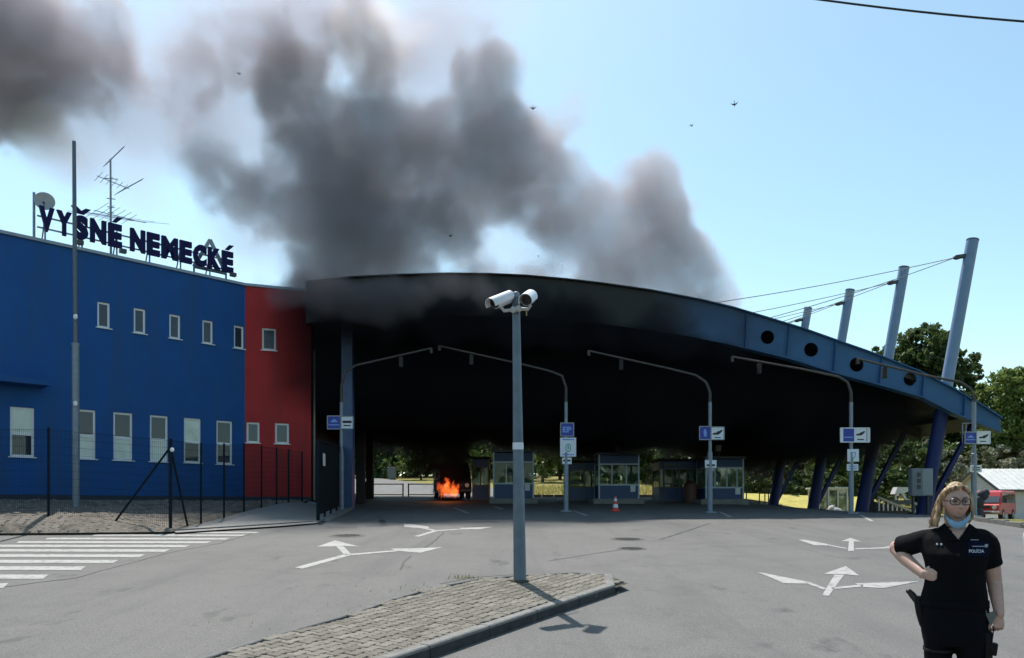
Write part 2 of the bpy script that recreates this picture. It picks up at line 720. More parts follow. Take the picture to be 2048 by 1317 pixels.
def inside(p, poly):
    r_ = False
    n = len(poly)
    for i in range(n):
        a, b = poly[i], poly[(i + 1) % n]
        if (a.y > p.y) != (b.y > p.y) and p.x < (b.x - a.x) * (p.y - a.y) / (b.y - a.y) + a.x:
            r_ = not r_
    return r_


def edge_dist(p, poly):
    best = 9
    for i in range(len(poly)):
        a, b = poly[i], poly[(i + 1) % len(poly)]
        ab = b - a
        t = max(0, min(1, (p - a).dot(ab) / max(1e-9, ab.length_squared)))
        best = min(best, (p - a - ab * t).length)
    return best


bm = bmesh.new()
bm.faces.new([bm.verts.new((p.x, p.y, 0)) for p in outline])
for yy in np.arange(3, 13, .5):
    bmesh.ops.bisect_plane(bm, geom=bm.verts[:] + bm.edges[:] + bm.faces[:], plane_co=(0, yy, 0), plane_no=(0, 1, 0))
bm.verts.index_update()
mbt = MB().add([gz(v.co.x, v.co.y, TOP - .035) for v in bm.verts], [[v.index for v in f.verts] for f in bm.faces])
bm.free()
island = struct("traffic_island", mbt, M_JOINT)
M_KERB_SHADE = mat('kerb_face_shade', (.028, .028, .03), .8, var=.5, scale=6, dirt=(.06, .06, .06), dirt_scale=4)  # near-black colour that paints shade onto the kerb's outer face
# kerb stones: tall along the right side and the tip, flush border along the left
loop_kerb = [Vector((p.x, p.y, 0)) for p in ([ll_[-1]] + rr_)]
fine = []
for a, b in zip(loop_kerb[:-1], loop_kerb[1:]):
    k = max(1, int((b - a).length / .1))
    fine += [a.lerp(b, i / k) for i in range(k)]
last = fine[0]
for p in fine[1:]:
    if (p - last).length >= .96:
        d = (p - last)
        nrm = Vector((d.y, -d.x, 0)).normalized()
        c = (p + last) / 2 + nrm * .065
        sl = (G(p.x, p.y) - G(last.x, last.y)) / d.length
        t3 = Vector((d.normalized().x, d.normalized().y, sl)).normalized()
        M = Matrix((t3, nrm, t3.cross(nrm))).transposed()
        kst = part("kerb_stone", MB().box((c.x, c.y, G(c.x, c.y) + TOP / 2 - .045), (d.length - .008, .13, TOP + .11), M, .012), M_KERB, island)
        zc = G(c.x, c.y)
        part("painted_face_shade", MB().box((c.x + nrm.x * -.0665, c.y + nrm.y * -.0665, zc + TOP / 2 - .012), (d.length - .012, .006, TOP - .03), M), M_KERB_SHADE, kst)
        last = p
lk = [Vector((p.x, p.y, 0)) for p in ll_]
for a, b in zip(lk[:-1], lk[1:]):
    k = max(1, round((b - a).length / 1.0))
    for i in range(k):
        p, q = a.lerp(b, i / k), a.lerp(b, (i + 1) / k)
        d = q - p
        nrm = Vector((d.y, -d.x, 0)).normalized()
        c = (p + q) / 2 + nrm * .03
        sl = (G(q.x, q.y) - G(p.x, p.y)) / d.length
        t3 = Vector((d.normalized().x, d.normalized().y, sl)).normalized()
        M = Matrix((t3, nrm, t3.cross(nrm))).transposed()
        part("kerb_stone", MB().box((c.x, c.y, G(c.x, c.y) + TOP / 2 - .06), (d.length - .01, .06, TOP + .11), M, .01), mat('kerb_dark', (.13, .13, .125), .9, var=.2, scale=9), island)


# interlocking H-shaped concrete pavers
def paver_mat(name, island_random):
    m = mat(name, (.190, .174, .147), .9, var=.16, scale=25, bump=.35, bscale=110, spec=.15, dirt=(.140, .126, .100), dirt_scale=1.6)
    n, l = m.node_tree.nodes, m.node_tree.links
    b = n["Principled BSDF"]
    src = b.inputs["Base Color"].links[0].from_socket
    hs = n.new("ShaderNodeHueSaturation")
    rnd = n.new("ShaderNodeNewGeometry").outputs["Random Per Island"] if island_random else n.new("ShaderNodeObjectInfo").outputs["Random"]
    mr = n.new("ShaderNodeMapRange")
    mr.inputs[3].default_value, mr.inputs[4].default_value = .78, 1.15
    l.new(rnd, mr.inputs[0])
    l.new(mr.outputs[0], hs.inputs["Value"])
    l.new(src, hs.inputs["Color"])
    l.new(hs.outputs[0], b.inputs["Base Color"])
    return m


M_PAVER, M_PAVER2 = paver_mat("paver", False), paver_mat("paver_far", True)
PL, PW = .20, .142


def paver_shape(k, zt):
    g = .0035 + k
    e_, w_ = PW / 2 + .013 - g, PW / 2 - .013 - g
    l_ = PL / 2 - g
    h = [(e_ - .024, -l_), (e_, -l_ + .020), (e_, -l_ * .58), (w_ - .004, -l_ * .36), (w_ - .004, l_ * .36), (e_, l_ * .58), (e_, l_ - .020), (e_ - .024, l_)]
    return [Vector((x, y, zt)) for x, y in h] + [Vector((-x, y, zt)) for x, y in reversed(h)]


pav_mb = MB().loft([paver_shape(0, -.05), paver_shape(0, -.006), paver_shape(.006, 0)], cap=True)
pav_me = mesh_from("paver", pav_mb, (0, 0, 0))
pav_me.materials.append(M_PAVER)
dv = (rr_[1] - rr_[4])
ang = math.atan2(dv.y, dv.x)
ux, uy = Vector((math.cos(ang), math.sin(ang))), Vector((-math.sin(ang), math.cos(ang)))
org = outline[-3]
spots = []
for i in range(-60, 60):
    for j in range(-40, 60):
        p = org + uy * (i * PW) + ux * (j * PL + (PL / 2 if i % 2 else 0))
        if inside(p, outline) and edge_dist(p, outline) > .10:
            spots.append(p)
pole_c = gpt(1040, 1163, TOP)
spots = [p for p in spots if (p - Vector((pole_c.x, pole_c.y))).length > .17 and p.y > 5.2]
spots.sort(key=lambda p: (p.y < 6.45, p.y))
far_mb = MB()
for i, p in enumerate(spots):
    z = G(p.x, p.y) + TOP + random.uniform(-.004, .003)
    sl = (G(p.x, p.y + .3) - G(p.x, p.y - .3)) / .6
    Mx = Matrix.Translation((p.x, p.y, z)) @ Matrix.Rotation(math.atan(sl) + random.uniform(-.012, .012), 4, 'X') @ \
        Matrix.Rotation(random.uniform(-.015, .015), 4, 'Y') @ Matrix.Rotation(ang - math.pi / 2 + random.uniform(-.02, .02), 4, 'Z')
    if i < 300:
        o = bpy.data.objects.new("paver", pav_me)
        COL.objects.link(o)
        o.matrix_world = Mx
        o.parent = island
    else:
        far_mb.add([Mx @ Vector(v) for v in pav_mb.v], pav_mb.f)
if far_mb.v:
    part("paver_field", far_mb, M_PAVER2, island, kind="stuff")
print("pavers", len(spots))

# weeds in the joints
mbw = MB()
for (px, py, nn, sp, h) in [(925, 1157, 40, .14, .10), (940, 1156, 20, .1, .07), (1000, 1172, 30, .16, .03), (700, 1220, 24, .5, .025),
                            (840, 1178, 60, .45, .03), (600, 1250, 20, .4, .03), (1060, 1170, 24, .1, .03), (1180, 1187, 10, .3, .03)]:
    c = gpt(px, py, TOP)
    for _ in range(nn):
        p = c + Vector((random.gauss(0, sp), random.gauss(0, sp * .5), 0))
        p.z = G(p.x, p.y) + TOP - .01
        a = random.uniform(0, 6.28)
        hh = h * random.uniform(.4, 1.2)
        tip = p + Vector((math.cos(a) * hh * .6, math.sin(a) * hh * .6, hh))
        sx = Vector((-math.sin(a), math.cos(a), 0)) * .006
        mbw.add([p - sx, p + sx, tip], [(0, 1, 2)])
part("weeds", mbw, leaf_mat("weed", (.09, .11, .03), (.22, .22, .08)), kind="stuff")

# ================================================================== BORDER BUILDING
M_BLUE = mat("blue_render", (.011, .078, .26), .75, var=.07, scale=1.3, bump=.15, bscale=90, spec=.25, dirt=(.022, .072, .19), dirt_scale=2.4, dirt_lo=.46, dirt_hi=.74, dirt_stretch=(1, 1, .08))
M_RED = mat("red_render", (.36, .028, .030), .75, var=.08, scale=1.3, bump=.15, bscale=90, spec=.25, dirt=(.24, .03, .03), dirt_scale=2.6, dirt_lo=.46, dirt_hi=.74, dirt_stretch=(1, 1, .08))
M_WHITE = mat("window_white", (.72, .73, .75), .4, var=.04)
M_TRIM = mat("roof_edge_metal", (.22, .25, .29), .4, metal=.6, var=.12, scale=3)
M_ROOF = mat("roof_felt", (.12, .12, .125), .9, var=.2, scale=2)
M_PANE = glass_mat("window_pane", (.035, .045, .07), refl=.28, see=.22)
M_JAMB_SHADE = mat("painted_jamb_shade", (.03, .035, .045), .8)
M_PANE_REFL = mat("pane_painted_reflection", (.60, .66, .60), .25, var=.12, scale=2.2, spec=.6, dirt=(.42, .47, .36), dirt_scale=1.6)  # bright reflection put into the pane's own colour
M_BLIND = mat("window_blind", (.62, .63, .58), .8, var=.1, scale=2.5)
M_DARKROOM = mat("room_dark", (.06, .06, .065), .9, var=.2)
M_DARK = mat("dark_grey_metal", (.05, .055, .06), .5, metal=.3, var=.2)

W1o = Vector((-15.1, 27.5, 0))
W1d = Vector((.7096, .7046, 0)).normalized()
W1n = Vector((W1d.y, -W1d.x, 0))


def wall_t(o, d, px):
    u = (px - CX) / FPX
    return (o.x - u * o.y) / (u * d.y - d.x)


def wall_z(o, d, px, py):
    t = wall_t(o, d, px)
    return EYE - (py - HY) / FPX * (o.y + d.y * t)


ZT, ZB = 10.72, 1.2
tc = wall_t(W1o, W1d, 490)
corner = W1o + W1d * tc
W2d = Vector((.94, .342, 0)).normalized()
W2n = Vector((W2d.y, -W2d.x, 0))
W2o = corner.copy()
te = wall_t(W2o, W2d, 622)
end2 = W2o + W2d * te
AX = Vector((-.116, 1, 0))                               # direction of the lanes under the canopy
bld = thing("border_building", "two storey blue and red building with a lettered roof sign left of the canopy", "building", (corner.x, corner.y, 1.6))


def win_rect(o, d, box):
    x0, x1, y0, y1 = box
    t0, t1 = wall_t(o, d, x0), wall_t(o, d, x1)
    xm = (x0 + x1) / 2
    return [t0, t1, wall_z(o, d, xm, y1), wall_z(o, d, xm, y0)]


up1 = [win_rect(W1o, W1d, b) for b in [(196, 219, 604, 656), (268, 291, 617, 668), (339, 361, 630, 679), (404, 427, 642, 688), (467, 489, 652, 696)]]
lo1 = [win_rect(W1o, W1d, b) for b in [(152, 190, 821, 918), (226, 266, 826, 921), (300, 336, 831, 923), (368, 402, 837, 927), (432, 466, 841, 929)]]
fst = [win_rect(W1o, W1d, (20, 69, 815, 914))]
for grp in (up1, lo1):
    zb, zt = np.mean([w[2] for w in grp]), np.mean([w[3] for w in grp])
    ww = np.mean([w[1] - w[0] for w in grp])
    for w in grp:
        c = (w[0] + w[1]) / 2
        w[0], w[1], w[2], w[3] = c - ww / 2, c + ww / 2, zb, zt
up2 = [win_rect(W2o, W2d, (524, 552, 657, 701))]
lo2 = [win_rect(W2o, W2d, b) for b in [(493, 519, 845, 886), (550, 578, 847, 888)]]
print("win", [[round(a, 2) for a in w] for w in up1 + lo1 + up2 + lo2 + fst], tc, te)


def wall_holes(o, d, nrm, t0, t1, z0, z1, holes, depth=.14):
    mb = MB()
    T = sorted(set([t0, t1] + [h[0] for h in holes] + [h[1] for h in holes]))
    Z = sorted(set([z0, z1] + [h[2] for h in holes] + [h[3] for h in holes]))
    pt = lambda t, z, k=0: o + d * t - nrm * k + Vector((0, 0, z))
    for a, b in zip(T[:-1], T[1:]):
        for c, e_ in zip(Z[:-1], Z[1:]):
            tm, zm = (a + b) / 2, (c + e_) / 2
            if any(h[0] < tm < h[1] and h[2] < zm < h[3] for h in holes):
                continue
            mb.add([pt(a, c), pt(b, c), pt(b, e_), pt(a, e_)], [(0, 1, 2, 3)])
    for h in holes:
        a, b, c, e_ = h[:4]
        for (p, q) in [((a, c), (b, c)), ((b, c), (b, e_)), ((b, e_), (a, e_)), ((a, e_), (a, c))]:
            mb.add([pt(*p), pt(*q), pt(*q, depth), pt(*p, depth)], [(0, 1, 2, 3)])
    return mb


def window(o, d, nrm, w, split=None, blind=0.0, refl_span=0):
    """white frame set into the wall opening, with pane(s), sill and what is behind"""
    a, b, c, e_ = w[:4]
    M = Matrix((d, -nrm, Vector((0, 0, 1)))).transposed()
    pt = lambda t, z, k: o + d * t - nrm * k + Vector((0, 0, z))
    fr = MB()
    fw = .075
    k = .10
    H, W = e_ - c, b - a
    fr.box(pt(a + fw / 2, (c + e_) / 2, k), (fw, .07, H), M)
    fr.box(pt(b - fw / 2, (c + e_) / 2, k), (fw, .07, H), M)
    fr.box(pt((a + b) / 2, c + fw / 2, k), (W - 2 * fw, .07, fw), M)
    fr.box(pt((a + b) / 2, e_ - fw / 2, k), (W - 2 * fw, .07, fw), M)
    spans = [(c + fw, e_ - fw)]
    if split:
        zs = c + H * split
        fr.box(pt((a + b) / 2, zs, k), (W - 2 * fw, .07, .11), M)
        spans = [(c + fw, zs - .055), (zs + .055, e_ - fw)]
    f = part("window", fr, M_WHITE, bld)
    for ks, (s0, s1) in enumerate(spans):
        part("pane", MB().box(pt((a + b) / 2, (s0 + s1) / 2, k), (W - 2 * fw, .012, s1 - s0), M), M_PANE_REFL if (split and refl_span == ks) else M_PANE, f)
    part("sill", MB().box(pt((a + b) / 2, c - .02, .03), (W + .12, .2, .03), M), M_WHITE, f)
    # room behind the glass: a blind drawn partly down, darkness below
    part("room_recess", MB().box(pt((a + b) / 2, (c + e_) / 2, .62), (W + .3, .02, H + .3), M), M_DARKROOM, f)
    if split:
        part("jamb_shade_strip", MB().box(pt(b - fw - W * .10, (c + e_) / 2, .15), (W * .17, .02, H - .1), M), M_JAMB_SHADE, f)  # dark strip added in place of the jamb's shadow
    if blind:
        hb = H * blind
        part("blind", MB().box(pt((a + b) / 2, e_ - hb / 2 - fw, .2), (W - .06, .015, hb), M), M_BLIND, f)
    return f


T0 = -16.0
part("wall", wall_holes(W1o, W1d, W1n, T0, tc, ZB, ZT, up1 + lo1 + fst), M_BLUE, bld, label="blue rendered wall")
part("wall", wall_holes(W2o, W2d, W2n, 0, te, ZB, ZT, up2 + lo2), M_RED, bld, label="red rendered wall")
M_SOOTWALL = mat("sooty_wall", (.03, .025, .025), .9, var=.3)
inner = end2 + AX * 20
mb = MB()
e1 = end2 + Vector((0, 0, ZB))
mb.add([e1, e1 + AX * 20, e1 + AX * 20 + Vector((0, 0, ZT - ZB)), e1 + Vector((0, 0, ZT - ZB))], [(0, 1, 2, 3)])
part("side_wall", mb, M_SOOTWALL, bld, label="soot blackened side wall under the canopy")
far = W1o + W1d * T0
pl = [far - W1n * .06, corner - W1n * .06, end2 - W2n * .06 - W2d * .06, end2 + AX * 19.9 - W2d * .06, far + AX * 29.9 + Vector((-1.9, 0, 0))]
part("roof", MB().prism([p + Vector((0, 0, ZT - .35)) for p in pl], (0, 0, .2)), M_ROOF, bld)
back = MB()
b0, b1 = end2 + AX * 20, far + AX * 30 + Vector((-2, 0, 0))
for p, q in ((b0, b1), (b1, far)):
    back.add([p + Vector((0, 0, ZB)), q + Vector((0, 0, ZB)), q + Vector((0, 0, ZT - .1)), p + Vector((0, 0, ZT - .1))], [(0, 1, 2, 3)])
part("rear_wall", back, M_BLUE, bld)
tr = MB()
tr.bar(far + W1n * .02 + Vector((0, 0, ZT + .05)), corner + W1n * .02 + Vector((0, 0, ZT + .05)), .14, .11)
tr.bar(corner + W2n * .02 + Vector((0, 0, ZT + .05)), end2 + W2n * .02 + Vector((0, 0, ZT + .05)), .14, .11)
part("roof_edge", tr, M_TRIM, bld)
pln = MB()
pln.bar(far + W1n * .012 + Vector((0, 0, 1.72)), corner + W1n * .012 + Vector((0, 0, 1.72)), .05, .36)
pln.bar(corner + W2n * .012 + Vector((0, 0, 1.72)), end2 + W2n * .012 + Vector((0, 0, 1.72)), .05, .36)
part("plinth", pln, mat("plinth_dark", (.02, .03, .05), .8, var=.2), bld)
for w in up1:
    window(W1o, W1d, W1n, w)
for w, bl, fr_ in zip(lo1, (.3, .42, .36, .5, 0), (0, 0, 0, 1, 2)):
    window(W1o, W1d, W1n, w, split=.47, blind=bl, refl_span=fr_)
window(W1o, W1d, W1n, fst[0], split=.47, blind=0, refl_span=1)
for w in up2:
    window(W2o, W2d, W2n, w, blind=.35)
for w in lo2:
    window(W2o, W2d, W2n, w, blind=.35)
# projecting slab over the entrance at the far left
ts = wall_t(W1o, W1d, 86)
zs = wall_z(W1o, W1d, 86, 767)
Mw = Matrix((W1d, -W1n, Vector((0, 0, 1)))).transposed()
part("entrance_canopy", MB().box(W1o + W1d * (ts - 3.2) + W1n * .45 + Vector((0, 0, zs - .09)), (6.4, .9, .18), Mw), M_BLUE, bld)
# downpipe beside the red wall
dp = end2 + W2d * .14 + W2n * .06
dpm = MB().tube([dp + Vector((0, 0, 8.2)), dp + Vector((0, 0, 1.75))], .045, 8)
part("downpipe", dpm, mat("downpipe", (.22, .19, .16), .6, metal=.3), bld)

# ------------------------------------------------------------------ roof lettering on its frame
M_LETTER = mat("letter_navy", (.008, .010, .065), .6, var=.1, spec=.15)
M_STEEL = mat("galvanised_steel", (.24, .27, .31), .5, metal=.55, var=.2, scale=8)
SO = W1o - W1n * .35
zl = wall_z(SO, W1d, 104, 462)
zl2 = wall_z(SO, W1d, 450, 548)
print("letter base", zl, zl2)
zbase = (zl + zl2) / 2
txt = "VYŠNÉ NEMECKÉ"
tL, tR = wall_t(SO, W1d, 76), wall_t(SO, W1d, 468)
hcap = (wall_z(SO, W1d, 345, 483) - wall_z(SO, W1d, 345, 527))
print("cap h", hcap, "len", tR - tL)
sign = thing("roof_sign", "navy blue place name letters standing on the edge of the blue roof", "sign", SO + W1d * ((tL + tR) / 2) + Vector((0, 0, zbase)))
adv = {'V': .72, 'Y': .72, 'Š': .70, 'N': .80, 'É': .70, ' ': .30, 'E': .70, 'M': .92, 'C': .78, 'K': .76}
tot = sum(adv[c] for c in txt)
sc_ = (tR - tL) / tot
tcur = tL
for ch in txt:
    wdt = adv[ch] * sc_
    if ch != ' ':
        base_ch = {'Š': 'S', 'É': 'E'}.get(ch, ch)
        o_ = SO + W1d * (tcur + wdt * .04) + Vector((0, 0, zbase))
        mb = text_mb(base_ch, 1.0, o_, W1d, (0, 0, 1), extrude=.06, bold=.062, fit=(wdt * .88, hcap))
        ctr = o_ + W1d * (wdt * .44) + Vector((0, 0, hcap * 1.04))
        if ch == 'É':
            mb.prism([ctr + W1d * a + Vector((0, 0, b)) + W1n * .06 for a, b in ((-.10, .03), (.06, .03), (.26, .24), (.06, .24))], -W1n * .12)
        if ch == 'Š':
            mb.prism([ctr + W1d * a + Vector((0, 0, b)) + W1n * .06 for a, b in ((-.11, .03), (.11, .03), (.32, .25), (.14, .25), (0, .13), (-.14, .25), (-.32, .25))], -W1n * .12)
        part("letter", mb, M_LETTER, sign)
    tcur += wdt
frm = MB()
for zz in (zbase + .14, zbase + hcap * .62):
    frm.bar(SO + W1d * tL - W1n * .12 + Vector((0, 0, zz)), SO + W1d * tR - W1n * .12 + Vector((0, 0, zz)), .05)
part("rail", frm, M_STEEL, sign)
k = 0
tt = tL + .25
while tt < tR:
    st = MB()
    b_ = SO + W1d * tt - W1n * .14
    st.bar(b_ + Vector((0, 0, ZT - .2)), b_ + Vector((0, 0, zbase + hcap * .75)), .045)
    st.bar(b_ - W1n * .75 + Vector((0, 0, ZT - .2)), b_ + Vector((0, 0, zbase + hcap * .7)), .04)
    part("strut", st, M_STEEL, sign)
    tt += 1.18
for px, py in ((158, 487), (244, 504), (464, 551)):
    tq = wall_t(SO, W1d, px)
    zq = wall_z(SO, W1d, px, py)
    fl = MB().box(SO + W1d * tq + W1n * .1 + Vector((0, 0, zq)), (.22, .2, .14), Mw)
    fl.bar(SO + W1d * tq + W1n * .1 + Vector((0, 0, zq)), SO + W1d * tq - W1n * .2 + Vector((0, 0, zq + .3)), .04)
    part("floodlight", fl, M_DARK, sign)
# triangular emblem frame behind the last letters
TO = SO - W1n * .5
t0_, t1_, t2_ = wall_t(TO, W1d, 388), wall_t(TO, W1d, 420), wall_t(TO, W1d, 452)
zb_, zt_ = wall_z(TO, W1d, 420, 540), wall_z(TO, W1d, 420, 480)
tf = MB()
pa, pb, pc = TO + W1d * t0_ + Vector((0, 0, zb_)), TO + W1d * t1_ + Vector((0, 0, zt_)), TO + W1d * t2_ + Vector((0, 0, zb_))
for a_, b_ in ((pa, pb), (pb, pc), (pa, pc)):
    tf.bar(a_, b_, .13, .1, up=W1n)
trf = thing("triangle_frame", "grey triangular steel frame behind the last letters of the roof sign", "roof frame", TO + W1d * t1_ + Vector((0, 0, ZT - .2)))
part("frame", tf, M_STEEL, trf)
lg = MB()
for q in (pa, pc):
    lg.bar(Vector((q.x, q.y, ZT - .2)), q, .06)
part("leg", lg, M_STEEL, trf)
# ================================================================== CANOPY
YF = 31.0
FP = lambda px, py, Y=YF: at(px, py, Y)
M_CBLUE = mat("canopy_blue", (.075, .15, .25), .5, var=.08, scale=1.5, spec=.35, dirt=(.10, .16, .24), dirt_scale=.8)
M_MAST = mat("mast_blue_grey", (.145, .225, .35), .5, var=.08, scale=2, spec=.4)
M_COLBLUE = mat("column_blue", (.012, .022, .10), .55, var=.1, scale=2, spec=.25)
M_SOFFIT = mat("soffit_soot", (.022, .021, .021), .85, var=.3, scale=.8)


def sooty(name, clean, m0=-2.0, m1=13.0):
    """painted steel blackened by the fire towards the building; the soot has a ragged noise edge"""
    m = mat(name, clean, .55, var=.1, scale=1.5, spec=.3)
    n, l = m.node_tree.nodes, m.node_tree.links
    b = n["Principled BSDF"]
    src = b.inputs["Base Color"].links[0].from_socket
    geo = n.new("ShaderNodeNewGeometry")
    sp = n.new("ShaderNodeSeparateXYZ")
    l.new(geo.outputs["Position"], sp.inputs[0])
    nz = n.new("ShaderNodeTexNoise")
    nz.inputs["Scale"].default_value = .55
    nz.inputs["Detail"].default_value = 6
    l.new(geo.outputs["Position"], nz.inputs["Vector"])
    ad = n.new("ShaderNodeMath")
    ad.operation = 'MULTIPLY_ADD'
    l.new(nz.outputs["Fac"], ad.inputs[0])
    ad.inputs[1].default_value = 9.0
    l.new(sp.outputs[0], ad.inputs[2])
    mr = n.new("ShaderNodeMapRange")
    mr.inputs[1].default_value, mr.inputs[2].default_value = m0 + 4.5, m1 + 4.5
    l.new(ad.outputs[0], mr.inputs[0])
    mx = n.new("ShaderNodeMix")
    mx.data_type = 'RGBA'
    l.new(mr.outputs[0], mx.inputs[0])
    mx.inputs[6].default_value = (.016, .0165, .018, 1)
    l.new(src, mx.inputs[7])
    l.new(mx.outputs[2], b.inputs["Base Color"])
    return m


M_FASCIA = sooty("fascia_steel", (.030, .100, .225), 5.0, 13.0)
top_px = [(612, 567), (650, 563), (700, 557.5), (800, 552.5), (900, 550), (980, 551), (1050, 554), (1130, 561), (1200, 569), (1300, 583),
          (1400, 602), (1463, 617), (1527, 636), (1606, 660), (1685, 688), (1748, 710), (1837, 745), (1906, 780), (1960, 812), (2001, 838)]
bot_px = [(2001, 864), (1960, 848), (1905, 826), (1843, 794), (1748, 767), (1669, 746), (1577, 717), (1511, 701), (1450, 687), (1380, 673),
          (1300, 660), (1200, 647), (1050, 634), (900, 630), (800, 632), (700, 638), (612, 646)]
holes_px = [(1535, 675, 14.5), (1622, 700, 15), (1713, 730, 15), (1820, 759, 14)]
topw = [FP(*p) for p in top_px]
botw = [FP(*p) for p in bot_px]
can_base = Vector((topw[-1].x - 14, YF, G(5, YF)))
can = thing("canopy", "huge arched steel border canopy on slanted blue columns, blackened by smoke", "canopy", can_base)
bm = bmesh.new()
edges = []


def ring(pts):
    vs = [bm.verts.new(p) for p in pts]
    for a, b in zip(vs, vs[1:] + vs[:1]):
        edges.append(bm.edges.new((a, b)))


ring(topw + botw)
hole_rings = []
for (hx, hy, hr) in holes_px:
    c = FP(hx, hy)
    rad = hr / FPX * YF
    pts = [c + Vector((math.cos(a) * rad, 0, math.sin(a) * rad)) for a in np.linspace(0, 2 * math.pi, 21)[:-1]]
    hole_rings.append((c, rad, pts))
    ring(pts)
bmesh.ops.triangle_fill(bm, use_beauty=True, edges=edges)
bm.verts.index_update()
web = MB()
fv = [v.co.copy() for v in bm.verts]
ff = [[v.index for v in f.verts] for f in bm.faces]
bm.free()
web.add(fv, ff)
web.add([v + Vector((0, .05, 0)) for v in fv], ff)
part("fascia", web, M_FASCIA, can)
for c, rad, pts in hole_rings:
    rg = MB().loft([[p + Vector((0, k, 0)) + (p - c) * s_ for p in pts] for k, s_ in ((-.012, .10), (-.012, -.06), (.06, -.06))], cap=False)
    part("porthole_ring", rg, M_FASCIA, can)


def flange(pts, w0, w1, h):
    mb = MB()
    rings = []
    for p in pts:
        rings.append([p + Vector((0, w0, 0)), p + Vector((0, w1, 0)), p + Vector((0, w1, h)), p + Vector((0, w0, h))])
    return mb.loft(rings)


part("upper_flange", flange(topw, -.16, .3, .05), M_FASCIA, can)
part("lower_flange", flange(botw, -.14, .3, -.05), M_FASCIA, can)
for a, b in [((1578, 652), (1572, 713)), ((1670, 684), (1666, 743)), ((1762, 717), (1757, 768)), ((1846, 752), (1842, 792)), ((1928, 794), (1925, 834)),
             ((1492, 628), (1489, 695))]:
    part("stiffener", MB().bar(FP(*a) + Vector((0, -.07, 0)), FP(*b) + Vector((0, -.07, 0)), .12, .02, up=(1, 0, 0)), M_FASCIA, can)

# roof shell behind the fascia
DEPTH = 16.0
roof = MB()
rp = [p + Vector((0, .3, -.02)) for p in topw]
ru = [p + Vector((0, .3, -.30)) for p in topw]
n_ = len(rp)
sh = AX * DEPTH
roof.loft([rp + ru[::-1], [p + sh for p in rp] + [p + sh for p in ru[::-1]]])
part("roof", roof, mat("roof_sheet", (.15, .16, .17), .6, metal=.3, var=.25, scale=.6, dirt=(.03, .03, .03), dirt_scale=.25, dirt_lo=.35, dirt_hi=.6), can)
# steel arches under the roof
for k in range(1, 5):
    rb = MB()
    Tq = [p + AX * (k * 4.5) + Vector((0, 0, -.3)) for p in topw]
    Bq = [p + AX * (k * 4.5) for p in botw[::-1]]
    xsn = np.linspace(topw[0].x + .2, topw[-1].x - .3, 26)
    tz = np.interp(xsn, [p.x for p in topw], [p.z for p in topw]) - .3
    bz = np.interp(xsn, [p.x for p in botw[::-1]], [p.z for p in botw[::-1]])
    bz = np.minimum(bz, tz - .05)
    off = AX * (k * 4.5)
    rb.loft([[Vector((x, YF, a)) + off, Vector((x, YF + .12, a)) + off, Vector((x, YF + .12, b)) + off, Vector((x, YF, b)) + off] for x, a, b in zip(xsn, tz, bz)])
    part("roof_beam", rb, M_SOFFIT, can)
# purlins between the arches
for xq in np.linspace(topw[0].x + 1.5, topw[-1].x - 1.0, 12):
    zq = np.interp(xq, [p.x for p in topw], [p.z for p in topw]) - .42
    a = Vector((xq, YF + .35, zq))
    part("purlin", MB().bar(a, a + AX * (DEPTH - .6), .12, .2), M_SOFFIT, can)

# four leaning masts that carry the right side, with cables to the roof
masts = [((1945, 482), (1846, 1031), 31.6), ((1808, 537), (1722, 1026), 36.1), ((1700, 582), (1625, 1020), 40.6), ((1616, 618), (1546, 1013), 45.1)]
anch = [[7.9, 10.4], [7.6, 10.2], [7.3, 9.9], [7.0, 9.6]]
M_CABLE = mat("steel_cable", (.40, .39, .34), .5, metal=.6, var=.1)
for i, (t_, b_, Y) in enumerate(masts):
    T, B = at(*t_, Y), at(*b_, Y)
    B.z = G(B.x, Y) - .05
    r0 = .235
    mb = MB().tube([B.lerp(T, .38), T], r0, 18)
    mo = part("mast", mb, M_MAST, can, smooth=True)
    part("cap", MB().tube([T, T + (T - B).normalized() * .05], r0 * 1.04, 18), M_DARK, mo)
    # lower leaning column: blue box legs, and a raking brace
    lo = MB().tube([B, B.lerp(T, .40)], [.30, .26], 12)
    part("column", lo, M_COLBLUE, can, smooth=True)
    br = MB().bar(B + Vector((.15, .1, .1)), B.lerp(T, .38) + Vector((1.7, .2, .0)), .22, .16)
    part("brace", br, M_COLBLUE, can)
    part("base_plate", MB().box((B.x, B.y, B.z + .09), (.8, .8, .08)), M_COLBLUE, can)
    br_ = T.lerp(B, .055)
    bk = MB().bar(br_ + Vector((-.2, 0, 0)), br_ + Vector((-.62, 0, -.06)), .20, .14)
    bk.sphere(br_ + Vector((-.55, 0, -.07)), (.17, .12, .09), 10, 6)
    part("cable_bracket", bk, M_DARK, mo)
    for x_ in anch[i]:
        xx = x_ - .116 * (Y - YF)
        zz = np.interp(x_, [p.x for p in topw], [p.z for p in topw])
        s = br_ + Vector((-.6, 0, -.07))
        e_ = Vector((xx, Y, zz))
        pts = [s.lerp(e_, q) + Vector((0, 0, -.12 * math.sin(math.pi * q))) for q in np.linspace(0, 1, 9)]
        part("cable", MB().tube(pts, .017, 6), M_CABLE, can)
